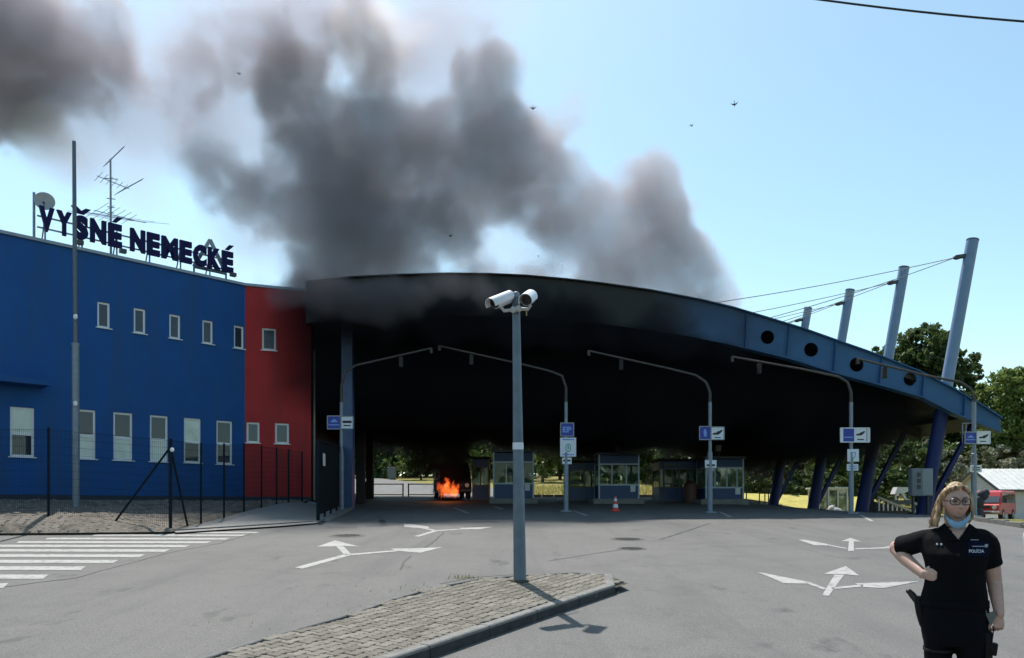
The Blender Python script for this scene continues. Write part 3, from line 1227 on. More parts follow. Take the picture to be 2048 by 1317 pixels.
# blue box column near the building and two inner ones on the lane islands
for (px0, px1, ytop, Y, dz_) in [(682, 705, 640, 31.9, 0)]:
    a, b = at((px0 + px1) / 2, 640, Y), None
    w = (px1 - px0) / FPX * Y
    part("column", MB().box((a.x, Y + w / 2, (a.z + 1.0) / 2 + .2), (w, w, a.z - 1.0 + .4), None, .02), mat("column_grey_blue", (.05, .085, .18), .5, var=.1), can)
for yy in (38.5, 45):
    part("column", MB().box((-7.0 - .116 * (yy - 31.9), yy, 6.0), (.42, .42, 9.6), None, .02), M_SOFFIT, can)
# grey switch cabinet fixed to the front leaning column
cab = thing("switch_cabinet", "grey electrical switch cabinet in front of the nearest leaning blue column", "cabinet", at(1842, 1030, 30.6))
b0 = at(1841, 965, 30.6)
part("cabinet_body", MB().box(b0, (.86, .3, 1.12), None, .015), mat("cabinet_grey", (.17, .20, .23), .5, var=.1), cab)
part("door", MB().box(b0 + Vector((.2, -.16, 0)), (.42, .02, 1.04), None, .008), mat("cabinet_door", (.21, .25, .28), .5, var=.1), cab)
part("door", MB().box(b0 + Vector((-.22, -.16, 0)), (.38, .02, 1.04), None, .008), mat("cabinet_door2", (.14, .16, .18), .5, var=.1), cab)
for dz_ in (.3, .05, -.2):
    part("meter", MB().box(b0 + Vector((-.16, -.18, dz_)), (.13, .03, .17)), M_DARK, cab)
part("leg", MB().box((b0.x - .3, b0.y, (b0.z - .56 + 1.1) / 2), (.08, .1, b0.z - .56 - 1.1)), M_DARK, cab)
part("leg", MB().box((b0.x + .3, b0.y, (b0.z - .56 + 1.1) / 2), (.08, .1, b0.z - .56 - 1.1)), M_DARK, cab)

# ================================================================== LANE POSTS WITH CURVED ARMS AND SIGNS
M_POST = mat("post_galvanised", (.20, .235, .28), .55, metal=.3, var=.15, scale=7)
M_ARM = mat("arm_rusty", (.055, .05, .047), .7, var=.3, scale=10)
M_SBLUE = mat("sign_blue", (.015, .035, .30), .45, var=.05)
M_SWHITE = mat("sign_white", (.60, .64, .70), .5, var=.05)
M_SBLACK = mat("sign_black", (.01, .01, .012), .5)
M_SGREEN = mat("sign_green", (.05, .28, .25), .5)
M_SLBLUE = mat("sign_light_blue", (.16, .28, .62), .5)
XR, ZU = Vector((1, 0, 0)), Vector((0, 0, 1))


def plate(th, x0, x1, y0, y1, Y, m, name="sign_panel", rim=None, k=0.0):
    a, b = at(x0, y1, Y), at(x1, y0, Y)
    c = (a + b) / 2 + Vector((0, -.07 - k, 0))
    o = part(name, MB().box(c, (b.x - a.x, .025, b.z - a.z), None, .006), m, th)
    if rim:
        w = .035
        mb = MB()
        for cx_, sx, cz, sz in ((0, b.x - a.x + .02, (b.z - a.z) / 2, w), (0, b.x - a.x + .02, -(b.z - a.z) / 2, w)):
            mb.box(c + Vector((cx_, -.015, cz)), (sx, .03, sz))
        for sgn in (-1, 1):
            mb.box(c + Vector((sgn * (b.x - a.x) / 2, -.0152, 0)), (w, .03, b.z - a.z - w))
        part("rim", mb, rim, o)
    return o, c, (b.x - a.x), (b.z - a.z)


def decal(o, polys, c, m, name="symbol"):
    """flat print 3 mm in front of a sign panel; polys in metres about the panel centre"""
    mb = MB()
    for p in polys:
        mb.prism([c + Vector((x, -.018, z)) for x, z in p], (0, .004, 0))
    return part(name, mb, m, o)


CAR = [(-.5, -.2), (-.5, .02), (-.3, .06), (-.15, .3), (.2, .3), (.36, .06), (.5, .02), (.5, -.2)]
TRUCK = [(-.5, -.28), (-.42, -.05), (-.12, .0), (.05, .22), (.2, .18), (.3, .34), (.5, .34), (.42, .12), (.25, -.12), (.05, -.28)]


def scl(poly, sx, sz, ox=0, oz=0):
    return [(x * sx + ox, z * sz + oz) for x, z in poly]


def rect(x0, x1, z0, z1):
    return [(x0, z0), (x1, z0), (x1, z1), (x0, z1)]


def post(px, Y, arm_px, label, lamp=None):
    p = at(px, 900, Y)
    p.z = G(p.x, Y)
    th = thing("lane_sign_post", label, "sign post", p, "lane sign posts with curved arms")
    z_j = at(px, 805, Y).z
    part("post", MB().tube([p + Vector((0, 0, -.1)), p + Vector((0, 0, 2.4)), p + Vector((0, 0, 2.42)), Vector((p.x, Y, z_j))], [.10, .10, .072, .072], 12), M_POST, th, smooth=True)
    part("base_plate", MB().box(p + Vector((0, 0, .02)), (.42, .42, .05)), M_POST, th)
    pts = [Vector((p.x, Y, z_j))] + [at(x, y, Y) for x, y in arm_px]
    # smooth the bend
    fine = [pts[0]]
    for i in range(1, len(pts) - 1):
        a, b, c = pts[i - 1], pts[i], pts[i + 1]
        fine += [b.lerp(a, .25), b, b.lerp(c, .25)]
    fine.append(pts[-1])
    part("arm", MB().tube(fine, [.062 - .022 * i / (len(fine) - 1) for i in range(len(fine))], 10), M_ARM, th, smooth=True)
    e_ = fine[-1]
    part("arm_tip", MB().tube([e_, e_ + Vector((.02, 0, -.2))], .06, 8), M_ARM, th)
    m_ = pts[-1].lerp(pts[-2], .4)
    lm = MB().box(m_ + Vector((0, 0, -.28)), (.16, .14, .42), None, .02)
    lm.tube([m_, m_ + Vector((0, 0, -.1))], .03, 6)
    part("signal_head", lm, M_SOFFIT, th)
    return th


# post beside the building column
t = post(683, 30.2, [(683, 770), (690, 744), (712, 731), (862, 697)], "sign post beside the gate with a blue car and white bus panel")
o, c, w, h = plate(t, 656, 682, 833, 859, 30.2, M_SBLUE, rim=M_STEEL)
decal(o, [scl(CAR, w * .5, h * .45, 0, .06), rect(-w * .42, w * .42, -h * .22, -h * .14)], c, M_SLBLUE)
o, c, w, h = plate(t, 683, 707, 834, 858, 30.2, M_SWHITE, rim=M_STEEL)
decal(o, [rect(-w * .38, w * .38, -h * .05, h * .16), rect(-w * .3, w * .3, -h * .3, -h * .2)], c, M_SBLACK)
# post with EP
t = post(1132, 30.6, [(1132, 775), (1124, 752), (1098, 742), (1040, 728), (878, 692)], "sign post with small blue EP sign above a white notice")
o, c, w, h = plate(t, 1121, 1147, 847, 873, 30.6, M_SBLUE, rim=M_STEEL)
part("lettering", text_mb("EP", .3, c + Vector((-w * .34, -.016, -h * .22)), XR, ZU, .003, .012, fit=(w * .68, h * .44)), M_SLBLUE, o)
o, c, w, h = plate(t, 1120, 1152, 876, 914, 30.6, M_SWHITE)
ringp = [[(math.cos(a) * r_ * .8, math.sin(a) * r_ * 1.15 - .03) for r_ in (.15, .11)] for a in np.linspace(0, 2 * math.pi, 17)]
decal(o, [[p[0], q[0], q[1], p[1]] for p, q in zip(ringp[:-1], ringp[1:])] + [rect(-.03, .03, -.09, .05)], c, M_SGREEN)
decal(o, [rect(-w * .36, w * .36, h * .36, h * .43), rect(-w * .36, w * .36, -h * .42, -h * .36)], c, M_SLBLUE, "text_line")
o, c, w, h = plate(t, 1124, 1143, 916, 929, 30.6, M_SWHITE)
decal(o, [rect(-w * .38, w * .38, -h * .1, h * .18)], c, M_SBLACK)
# post with truck sign
t = post(1420, 29.8, [(1420, 785), (1412, 765), (1392, 751), (1340, 738), (1177, 702)], "sign post in front of the glazed booth with a blue panel and white truck panel")
o, c, w, h = plate(t, 1398, 1420, 854, 880, 29.8, M_SBLUE, rim=M_STEEL)
decal(o, [[(-.03, -.14), (.05, -.14), (.07, .02), (.02, .16), (-.03, .16), (-.06, .02)]], c, M_SLBLUE)
o, c, w, h = plate(t, 1421, 1447, 855, 880, 29.8, M_SWHITE, rim=M_STEEL)
decal(o, [scl(TRUCK, w * .8, h * .62, 0, .03), rect(-w * .25, w * .25, -h * .38, -h * .31)], c, M_SBLACK)
o, c, w, h = plate(t, 1409, 1432, 921, 936, 29.8, M_SWHITE)
decal(o, [rect(-w * .36, w * .36, -h * .3, -h * .05)], c, M_SBLACK)
# wide sign
t = post(1702, 29.4, [(1702, 785), (1695, 765), (1676, 754), (1600, 738), (1464, 714)], "sign post with the wide white framed panel and two white notices below")
o, c, w, h = plate(t, 1679, 1737, 857, 885, 29.4, M_SWHITE, rim=M_SWHITE)
decal(o, [rect(-w * .40, -w * .03, -h * .46, h * .46)], c, M_SBLUE, "blue_field")
decal(o, [rect(w * .40, w * .42, -h * .46, h * .46)], c, M_SBLACK, "divider")
decal(o, [rect(-w * .37, -w * .06, -h * .2, -h * .12)], c + Vector((0, -.005, 0)), M_SLBLUE, "text_line")
decal(o, [scl(TRUCK, w * .32, h * .5, w * .19, .06), rect(w * .08, w * .30, -h * .36, -h * .28)], c, M_SBLACK)
o, c, w, h = plate(t, 1693, 1716, 899, 924, 29.4, M_SWHITE)
decal(o, [[(-.12, .13), (.12, .13), (.08, -.05), (0, -.15), (-.08, -.05)]], c, M_SLBLUE)
decal(o, [[(-.07, .09), (.07, .09), (.04, -.04), (0, -.09), (-.04, -.04)]], c + Vector((0, -.005, 0)), M_SWHITE)
o, c, w, h = plate(t, 1692, 1715, 929, 942, 29.4, M_SWHITE)
decal(o, [rect(-w * .36, w * .36, h * .08, h * .24), rect(-w * .36, w * .36, -h * .26, -h * .1)], c, M_SLBLUE, "text_line")
# right post with arm across the fascia
t = post(1948, 28.6, [(1949, 800), (1941, 778), (1921, 765), (1850, 751), (1715, 718)], "sign post in front of the canopy tip near the white hut")
o, c, w, h = plate(t, 1927, 1950, 865, 888, 28.6, M_SBLUE, rim=M_STEEL)
decal(o, [scl(CAR, w * .5, h * .4, 0, .04), rect(-w * .42, w * .42, -h * .2, -h * .12)], c, M_SLBLUE)
o, c, w, h = plate(t, 1952, 1977, 864, 888, 28.6, M_SWHITE, rim=M_SWHITE)
decal(o, [scl(TRUCK, w * .8, h * .55, 0, .04), rect(-w * .3, w * .2, -h * .36, -h * .28)], c, M_SBLACK)
o, c, w, h = plate(t, 1938, 1961, 931, 945, 28.6, M_SWHITE)
decal(o, [rect(-w * .34, w * .34, h * .06, h * .22), rect(-w * .34, w * .34, -h * .26, -h * .1)], c, M_SBLACK, "text_line")
hk = MB().tube([at(1925, 886, 28.6), at(1925, 846, 28.6)], .02, 6)
hk.tube([at(1932, 866, 28.6), at(1932, 846, 28.6)], .02, 6)
hk.tube([at(1925, 847, 28.6), at(1948, 847, 28.6)], .02, 6)
part("sign_bracket", hk, M_STEEL, t)

# ================================================================== CONTROL BOOTHS UNDER THE CANOPY
M_BFRAME = mat("booth_frame", (.34, .42, .52), .45, metal=.2, var=.1)
M_BPANEL = mat("booth_panel", (.022, .06, .17), .5, var=.1)
M_BROOF = mat("booth_roof", (.06, .075, .10), .6, var=.1)
M_BPANE = glass_mat("booth_pane", (.012, .035, .033), refl=.3, see=.62)
M_BCLEAR = glass_mat("booth_pane_clear", (.05, .09, .10), refl=.9, see=.55)
M_BDARK = mat("booth_door_frame", (.10, .09, .085), .6, var=.15)
M_RACK = mat("ac_unit", (.45, .47, .48), .5)


def booth(px0, px1, ytop, ybot, Y, cols, label, dark=False, depth=2.0, door=False, pane=None):
    a, b = at(px0, ybot, Y), at(px1, ytop, Y)
    W, H = b.x - a.x, b.z - a.z
    th = thing("control_booth", label, "booth", (a.x + W / 2, Y, a.z), "control booths under the canopy")
    F = M_BDARK if dark else M_BFRAME
    M_PN = pane or M_BPANE
    fr = MB()
    fw = .075
    zl_, zm, zt_ = a.z + .04, a.z + H * .36, b.z - H * .20
    for x in (a.x + fw / 2, b.x - fw / 2):
        for y in (Y + fw / 2, Y + depth - fw / 2):
            fr.box((x, y, a.z + H / 2), (fw, fw, H))
    for z in (zl_, zm, zt_):
        for y in (Y + fw / 2, Y + depth - fw / 2):
            fr.box((a.x + W / 2, y, z), (W - 2 * fw, fw * .9, fw))
        for x in (a.x + fw / 2, b.x - fw / 2):
            fr.box((x, Y + depth / 2, z), (fw * .9, depth - 2 * fw, fw))
    part("frame", fr, F, th)
    for c_ in cols:
        part("mullion", MB().box((a.x + W * c_, Y + fw / 2, (zm + zt_) / 2), (fw * .8, fw * .8, zt_ - zm - fw)), F, th)
    for (y, k_) in ((Y + .03, 1), (Y + depth - .03, 1)):
        part("lower_panel", MB().box((a.x + W / 2, y, (zl_ + zm) / 2), (W - 2 * fw, .03, zm - zl_ - fw)), M_BPANEL, th)
        part("upper_panel", MB().box((a.x + W / 2, y, (zt_ + b.z) / 2), (W - 2 * fw, .03, b.z - zt_ - fw)), M_BPANEL, th)
        cc = [0] + list(cols) + [1]
        for c0, c1 in zip(cc[:-1], cc[1:]):
            part("pane", MB().box((a.x + W * (c0 + c1) / 2, y, (zm + zt_) / 2), (W * (c1 - c0) - fw, .012, zt_ - zm - fw)), M_PN, th)
    for x in (a.x + .03, b.x - .03):
        part("side_panel", MB().box((x, Y + depth / 2, (zl_ + zm) / 2), (.03, depth - 2 * fw, zm - zl_ - fw)), M_BPANEL, th)
        part("pane", MB().box((x, Y + depth / 2, (zm + zt_) / 2), (.012, depth - 2 * fw, zt_ - zm - fw)), M_PN, th)
        part("side_panel", MB().box((x, Y + depth / 2, (zt_ + b.z) / 2), (.03, depth - 2 * fw, b.z - zt_ - fw)), M_BPANEL, th)
    part("roof", MB().box((a.x + W / 2, Y + depth / 2, b.z + .06), (W + .2, depth + .2, .12), None, .02), M_BROOF if not dark else M_SOFFIT, th)
    part("floor", MB().box((a.x + W / 2, Y + depth / 2, a.z - .08), (W + .04, depth + .04, .2)), M_BDARK, th)
    ds = MB().box((a.x + W * .5, Y + .5, zm - .04), (W - .2, .6, .05))
    part("desk", ds, M_BDARK, th)
    if not dark:
        part("notice", MB().box((b.x - W * .16, Y - .004, zm - H * .08), (.26, .01, .34)), M_SWHITE, th)
    if door:
        dr = MB()
        dx = a.x + W * .28
        for x in (dx - .42, dx + .42):
            dr.box((x, Y - .03, a.z + 1.08), (.09, .06, 2.1))
        for z in (a.z + .08, a.z + 1.02, a.z + 2.08):
            dr.box((dx, Y - .03, z), (.75, .06, .09))
        part("door", dr, M_BDARK, th)
    return th


B1 = booth(986, 1068, 905, 1003, 40.0, [.32, .66], "pale framed glass booth directly behind the camera pole")
B2 = booth(1197, 1279, 910, 1004, 39.6, [.33, .68], "blue glass booth behind the traffic cone")
B3 = booth(1411, 1488, 918, 1008, 39.0, [.25, .56, .82], "booth with bright see-through windows behind the truck sign post", pane=M_BCLEAR)
booth(1138, 1192, 925, 1003, 41.6, [.55], "dark narrow booth with a framed door left of the blue booth", dark=True, door=True)
booth(1318, 1408, 922, 1005, 41.2, [.3, .62], "dark booth with a framed door between the two glass booths", dark=True, door=True)
booth(944, 978, 918, 1001, 42.5, [.5], "dark slim booth with pale corner posts beside the burning van", dark=True, depth=2.6)
for px, Y, nm in ((1236, 39.9, "blue booth behind the cone"), (1437, 39.3, "see-through booth behind the truck sign")):
    q = at(px, 897, Y)
    s = thing("lane_signal", "small grey lane signal on the roof of the " + nm, "signal", q + Vector((0, 0, -.32)))
    part("housing", MB().box(q, (.28, .2, .34), None, .03), mat("signal_grey", (.2, .19, .18), .6), s)
    part("stem", MB().tube([q + Vector((0, 0, -.17)), q + Vector((0, 0, -.5))], .04, 8), M_DARK, s)
# lane islands the booths stand on
for px0, px1, Y in ((978, 1075, 38.7), (1185, 1288, 38.3), (1400, 1496, 37.7)):
    a, b = at(px0, 1000, Y), at(px1, 1000, Y)
    z = G(a.x, Y + 3) + .06
    struct("lane_island", MB().box(((a.x + b.x) / 2, Y + 3.4, z - .15), (b.x - a.x, 7.2, .42), None, .04), M_KERB)
# brown bin and grey box beside the booths
q = at(1381, 990, 39.5)
bn = thing("litter_bin", "brown rounded bin standing between the dark and the see-through booth", "bin", (q.x, 39.5, q.z - .5))
part("body", MB().tube([(q.x, 39.5, q.z - .5), (q.x, 39.5, q.z + .55), (q.x, 39.5, q.z + .72)], [.33, .36, .2], 14), mat("bin_brown", (.075, .03, .018), .6, var=.2), bn, smooth=True)
part("lid", MB().tube([(q.x, 39.5, q.z + .72), (q.x, 39.5, q.z + .8)], [.22, .05], 14), M_DARK, bn)
# traffic cone
c = gpt(1231, 1024)
cn = thing("traffic_cone", "small red and white traffic cone in front of the blue booth", "cone", c)
M_CRED = mat("cone_red", (.55, .05, .03), .5)
part("base", MB().box(c + Vector((0, 0, .03)), (.36, .36, .05), None, .012), M_CRED, cn)
prev = .05
for i, (z0, z1, m_) in enumerate([(.05, .17, M_CRED), (.17, .31, M_SWHITE), (.31, .43, M_CRED), (.43, .55, M_SWHITE), (.55, .64, M_CRED)]):
    f = lambda z: .135 - .105 * (z - .05) / .6
    part("cone_band", MB().tube([c + Vector((0, 0, z0)), c + Vector((0, 0, z1))], [f(z0), f(z1)], 16), m_, cn, smooth=True)

# ================================================================== FENCE, GATE, TALL MAST
M_FENCE = mat("fence_green_black", (.006, .013, .018), .75, var=.2, spec=.12)
f_px = [(-230, 1066, 862), (-60, 1062, 858), (97, 1057, 858), (341, 1061, 880), (402, 1049, 888), (448, 1037, 889), (488, 1025, 889),
        (523, 1017, 893), (553, 1010, 897), (577, 1006, 900), (604, 1004, 905)]
fY = [21.9, 21.6, 21.3, 20.9, 23.0, 24.5, 26.2, 27.6, 28.9, 30.0, 31.0]
fb = [at(x, yb, Y) for (x, yb, yt), Y in zip(f_px, fY)]
ft = [at(x, yt, Y) for (x, yb, yt), Y in zip(f_px, fY)]
for b, t_ in zip(fb, ft):
    t_.x = b.x
htop = np.mean([t_.z - b.z for b, t_ in zip(fb, ft)])
print("fence heights", [round(t_.z - b.z, 2) for b, t_ in zip(fb, ft)])
fen = thing("mesh_fence", "dark welded mesh fence on thin posts along the gravel bed by the blue wall", "fence", fb[3])
for i, (b, t_) in enumerate(zip(fb, ft)):
    part("fence_post", MB().tube([b + Vector((0, 0, -.3)), t_ + Vector((0, 0, .03))], .034 if i != 3 else .045, 8), M_FENCE, fen)
cor = fb[3]
for (px, py, ty, Y) in ((218, 1060, 895, 21.1), (376, 1056, 893, 21.9)):
    foot = at(px, py, Y)
    top = cor.lerp(ft[3], .92)
    part("brace", MB().tube([foot, top], .03, 8), M_FENCE, fen)
part("post_cap", MB().sphere(ft[3] + Vector((.06, -.03, -.28)), .06, 8, 6), M_WHITE, fen)
for i in range(len(fb) - 1):
    mb = MB()
    L = (fb[i + 1] - fb[i]).length
    n = max(4, int(L / .06))
    for k in range(1, n):
        q = k / n
        a, b = fb[i].lerp(fb[i + 1], q), ft[i].lerp(ft[i + 1], q)
        mb.bar(a + Vector((0, 0, .05)), b, .0045)
    for k in range(0, 13):
        q = k / 12
        a = fb[i].lerp(ft[i], .02 + .97 * q)
        b = fb[i + 1].lerp(ft[i + 1], .02 + .97 * q)
        mb.bar(a, b, .006)
    part("mesh_panel", mb, M_FENCE, fen)

# gravel bed between fence and wall, apron in front of the red wall
M_GRAVEL = mat("gravel", (.19, .165, .14), .95, var=.45, scale=14, bump=1.0, bscale=28, spec=.1, dirt=(.10, .09, .075), dirt_scale=1.5, dirt_lo=.5, dirt_hi=.65)
kerb_px = [(-600, 1082), (-230, 1072), (0, 1067), (150, 1066), (341, 1064)]
edge = [gpt(x, y, .06) for x, y in kerb_px] + [fb[4], fb[5], fb[6], fb[7], fb[8], fb[9], fb[10]]
wall_line = [W1o + W1d * t_ for t_ in np.linspace(T0, tc, 6)] + [W2o + W2d * t_ for t_ in np.linspace(.2, te - .15, 6)]


def resample(pl_, n):
    L = [0]
    for a, b in zip(pl_[:-1], pl_[1:]):
        L.append(L[-1] + (Vector((b.x, b.y)) - Vector((a.x, a.y))).length)
    out = []
    for s in np.linspace(0, L[-1], n):
        k = max(0, min(len(pl_) - 2, int(np.searchsorted(L, s)) - 1))
        q = (s - L[k]) / max(1e-6, L[k + 1] - L[k])
        out.append(pl_[k].lerp(pl_[k + 1], q))
    return out


E_, Wl = resample(edge, 90), resample(wall_line, 90)
rows = []
for a, b in zip(E_, Wl):
    row = []
    for k in range(31):
        q = k / 30
        p = Vector((a.x + (b.x - a.x) * q, a.y + (b.y - a.y) * q, 0))
        z0 = max(a.z, G(a.x, a.y) + .05)
        z = z0 + (1.74 - z0) * (q ** .8)
        p.z = z + (noise.noise(p * 1.3) * .05 + noise.noise(p * 5) * .025 if 0 < k < 30 else 0)
        row.append(p)
    rows.append(row)
mb = MB()
n = 31
mb.add([p for r_ in rows for p in r_], [(i * n + k, i * n + k + 1, (i + 1) * n + k + 1, (i + 1) * n + k) for i in range(len(rows) - 1) for k in range(n - 1)])
gbed = struct("gravel_bed", mb, M_GRAVEL, smooth=True)
sm = MB()
for _ in range(1500):
    i, k = random.randrange(len(rows) - 1), random.randrange(n - 1)
    p = rows[i][k].lerp(rows[i + 1][k + 1], random.random())
    r_ = random.uniform(.02, .06)
    sm.sphere(p, (r_, r_ * random.uniform(.6, 1.2), r_ * .6), 5, 4)
part("pebbles", sm, mat("pebble", (.24, .21, .18), .9, var=.4, scale=30), gbed, kind="stuff")
# low kerb in front of the gravel
kk = [gpt(x, y, .0) for x, y in [(-600, 1085), (-230, 1076), (0, 1070), (150, 1068.5), (341, 1066), (470, 1058), (560, 1052), (640, 1046)]]
kerb_l = struct("kerb_line", MB().box(kk[0] + Vector((0, 0, -.2)), (.05, .05, .05)), M_KERB)
for a, b in zip(kk[:-1], kk[1:]):
    m_ = max(1, round((b - a).length))
    for i in range(m_):
        p, q = a.lerp(b, i / m_), a.lerp(b, (i + 1) / m_)
        p.z, q.z = G(p.x, p.y), G(q.x, q.y)
        part("kerb_stone", MB().bar(p.lerp(q, .006) + Vector((0, 0, .0)), q.lerp(p, .006), .13, .17), mat("kerb_dark", (.13, .13, .125), .9, var=.2, scale=9), kerb_l)


def brick_mat(name, c1, c2, mortar, scale):
    m = bpy.data.materials.new(name)
    m.use_nodes = True
    n_, l_ = m.node_tree.nodes, m.node_tree.links
    b = n_["Principled BSDF"]
    b.inputs["Roughness"].default_value = .9
    geo = n_.new("ShaderNodeNewGeometry")
    br = n_.new("ShaderNodeTexBrick")
    br.inputs["Color1"].default_value = c1 + (1,)
    br.inputs["Color2"].default_value = c2 + (1,)
    br.inputs["Mortar"].default_value = mortar + (1,)
    br.inputs["Scale"].default_value = scale
    br.inputs["Mortar Size"].default_value = .03
    l_.new(geo.outputs["Position"], br.inputs["Vector"])
    l_.new(br.outputs[0], b.inputs["Base Color"])
    return m


M_APRON = brick_mat("apron_pavers", (.22, .215, .205), (.27, .262, .25), (.13, .125, .115), 4.6)
apl = [fb[3] + Vector((.05, -.05, 0)), fb[4], fb[5], fb[6], fb[7], fb[8], fb[9], fb[10], end2 + Vector((-.1, .05, 0))]
apr = [gpt(x, y, .07) for x, y in [(352, 1064), (470, 1056.5), (560, 1051), (632, 1045), (645, 1041), (668, 1029), (690, 1018)]] + [Vector((-6.7, 32.2, 0))]
A_, B_ = resample(apl, 40), resample(apr, 40)
mb = MB()
vs = []
for a, b in zip(A_, B_):
    za = a.z if a.z > .5 else 1.7
    for k in range(13):
        q = k / 12
        p = a.lerp(b, q)
        zg = G(p.x, p.y) + .05
        p.z = zg + max(0, (za + .02 - G(a.x, a.y) - .05)) * (1 - q) ** 1.2
        vs.append(p)
mb.add(vs, [(i * 13 + k, i * 13 + k + 1, (i + 1) * 13 + k + 1, (i + 1) * 13 + k) for i in range(39) for k in range(12)])
struct("gate_apron", mb, M_APRON, smooth=True)

# sliding gate standing open, seen almost edge-on
ga, gb = gpt(636, 1041, .05), gpt(690, 1016, .05)
gat = thing("sliding_gate", "tall dark slatted sliding gate with a white notice between red wall and blue column", "gate", ga)
HG = 2.62
gd = (gb - ga)
gl = gd.length
gdir = Vector((gd.x, gd.y, 0)).normalized()
gn = Vector((gdir.y, -gdir.x, 0))
fr = MB()
for q in (0, 1):
    p = ga.lerp(gb, q)
    fr.bar(p, p + Vector((0, 0, HG)), .09)
fr.bar(ga + Vector((0, 0, .22)), gb + Vector((0, 0, .22)), .07)
fr.bar(ga + Vector((0, 0, HG)), gb + Vector((0, 0, HG)), .07)
part("gate_frame", fr, M_FENCE, gat)
ns = int(gl / .125)
for k in range(1, ns):
    p = ga.lerp(gb, k / ns)
    part("slat", MB().bar(p + Vector((0, 0, .26)), p + Vector((0, 0, HG - .04)), .075, .025, up=gn), M_FENCE, gat)
for q in (.02, .2, .4, .62, .85):
    p = ga.lerp(gb, q)
    part("foot", MB().bar(p, p + Vector((0, 0, .2)), .06), M_FENCE, gat)
nq = ga.lerp(gb, .10) + gn * .09 + Vector((0, 0, 2.0))
Mg = Matrix((gdir, -gn, Vector((0, 0, 1)))).transposed()
part("notice", MB().box(nq, (.55, .012, .42), Mg), M_WHITE, gat)
gk = MB()
for q0, q1 in ((.0, .24), (.25, .49), (.5, .74), (.75, 1.0)):
    part("kerb_stone", MB().bar(ga.lerp(gb, q0) + gn * .28 + Vector((0, 0, -.02)), ga.lerp(gb, q1) + gn * .28 + Vector((0, 0, -.02)), .2, .18), M_KERB, kerb_l)

# tall steel mast in the gravel bed
mp = at(152, 1021, 24.3)
tm = thing("tall_mast", "tall slim grey steel mast in the gravel bed in front of the blue wall", "mast", mp)
zt_ = at(148, 283, 24.3)
z1_ = at(151, 690, 24.3)
part("shaft", MB().tube([mp + Vector((0, 0, -.2)), Vector((z1_.x, 24.3, z1_.z))], .11, 14), M_POST, tm, smooth=True)
part("upper_shaft", MB().tube([Vector((z1_.x, 24.3, z1_.z)), Vector((zt_.x, 24.3, zt_.z))], [.075, .055], 12), mat("mast_dark", (.11, .125, .15), .5, metal=.4), tm, smooth=True)
part("collar", MB().tube([z1_ + Vector((0, 0, -.04)), z1_ + Vector((0, 0, .05))], .125, 14), M_POST, tm)
for py in (635, 808):
    q = at(153, py, 24.2)
    part("insulator", MB().sphere(q + Vector((0, -.06, 0)), (.07, .06, .09), 8, 6), M_WHITE, tm)
part("foot", MB().box(mp + Vector((0, 0, .02)), (.42, .42, .1), None, .02), M_POST, tm)

# satellite dish on its mast on the roof
SOq = W1o - W1n * 1.0
tq = wall_t(SOq, W1d, 68)
dq = SOq + W1d * tq
dz0, dz1 = wall_z(SOq, W1d, 67, 480), wall_z(SOq, W1d, 67, 385)
dish = thing("satellite_dish", "round grey satellite dish on a thin mast above the letter V", "satellite dish", (dq.x, dq.y, ZT - .2))
part("mast", MB().tube([Vector((dq.x, dq.y, ZT - .2)), Vector((dq.x, dq.y, dz1))], .045, 10), M_STEEL, dish)
dc = at(89, 402, dq.y)
dr_ = 18.5 / FPX * dq.y
nrm = Vector((.45, -.85, .25)).normalized()
xx = nrm.cross(ZU).normalized()
yy_ = xx.cross(nrm)
rg = []
for q in (1, .96, .75, .5, .25, .03):
    rg.append([dc - nrm * (.16 * (1 - q * q)) + (xx * math.cos(a) * q + yy_ * math.sin(a) * q * 1.05) * dr_ for a in np.linspace(0, 2 * math.pi, 25)[:-1]])
rg2 = [[p - nrm * .03 for p in r_] for r_ in rg[::-1]]
part("dish", MB().loft(rg + rg2, cap=False), mat("dish_grey", (.33, .34, .36), .5, var=.05), dish, smooth=True)
part("bracket", MB().bar(Vector((dq.x, dq.y, dc.z)), dc - nrm * .15, .05), M_STEEL, dish)
lnb = dc + nrm * .38 - ZU * .28
part("feed_arm", MB().tube([dc - yy_ * dr_ * .95, lnb], .015, 6).tube([lnb, lnb - nrm * .1 + ZU * .04], .035, 8), M_DARK, dish)

# television aerials
SOa = W1o - W1n * 2.2
tq = wall_t(SOa, W1d, 222)
aq = SOa + W1d * tq
ae = thing("television_aerial", "thin rooftop mast with several spiky television aerials", "aerial", (aq.x, aq.y, ZT - .2))
Ya = aq.y
part("mast", MB().tube([Vector((aq.x, Ya, ZT - .2)), at(221, 318, Ya)], [.05, .035], 8), M_STEEL, ae)


def yagi(p0, p1, n, l0, l1, d, th=.016):
    p0, p1 = at(*p0, Ya), at(*p1, Ya)
    mb = MB().tube([p0, p1], th * 1.2, 6)
    d = Vector(d).normalized()
    for i in range(n):
        q = p0.lerp(p1, (i + .3) / n)
        L = l0 + (l1 - l0) * i / max(1, n - 1)
        mb.tube([q - d * L / 2, q + d * L / 2], th * .7, 5)
    part("yagi", mb, M_STEEL, ae)


yagi((211, 330), (248, 294), 10, .34, .22, (.5, .5, .9))
yagi((194, 352), (258, 378), 6, 1.0, .6, (.9, -.9, .05), .014)
yagi((236, 386), (285, 359), 10, .42, .28, (.7, .3, .7))
yagi((188, 421), (268, 441), 6, 1.9, 1.1, (.9, -.6, .12), .013)
yagi((172, 425), (292, 446), 5, 1.5, 2.3, (1.0, .5, .08), .012)
mb = MB()
for py, l_ in ((357, 22), (397, 14), (414, 12), (425, 10)):
    mb.tube([at(222 - l_ * .6, py, Ya), at(222 + l_ * .6, py + 2, Ya)], .02, 5)
part("dipole", mb, M_STEEL, ae)

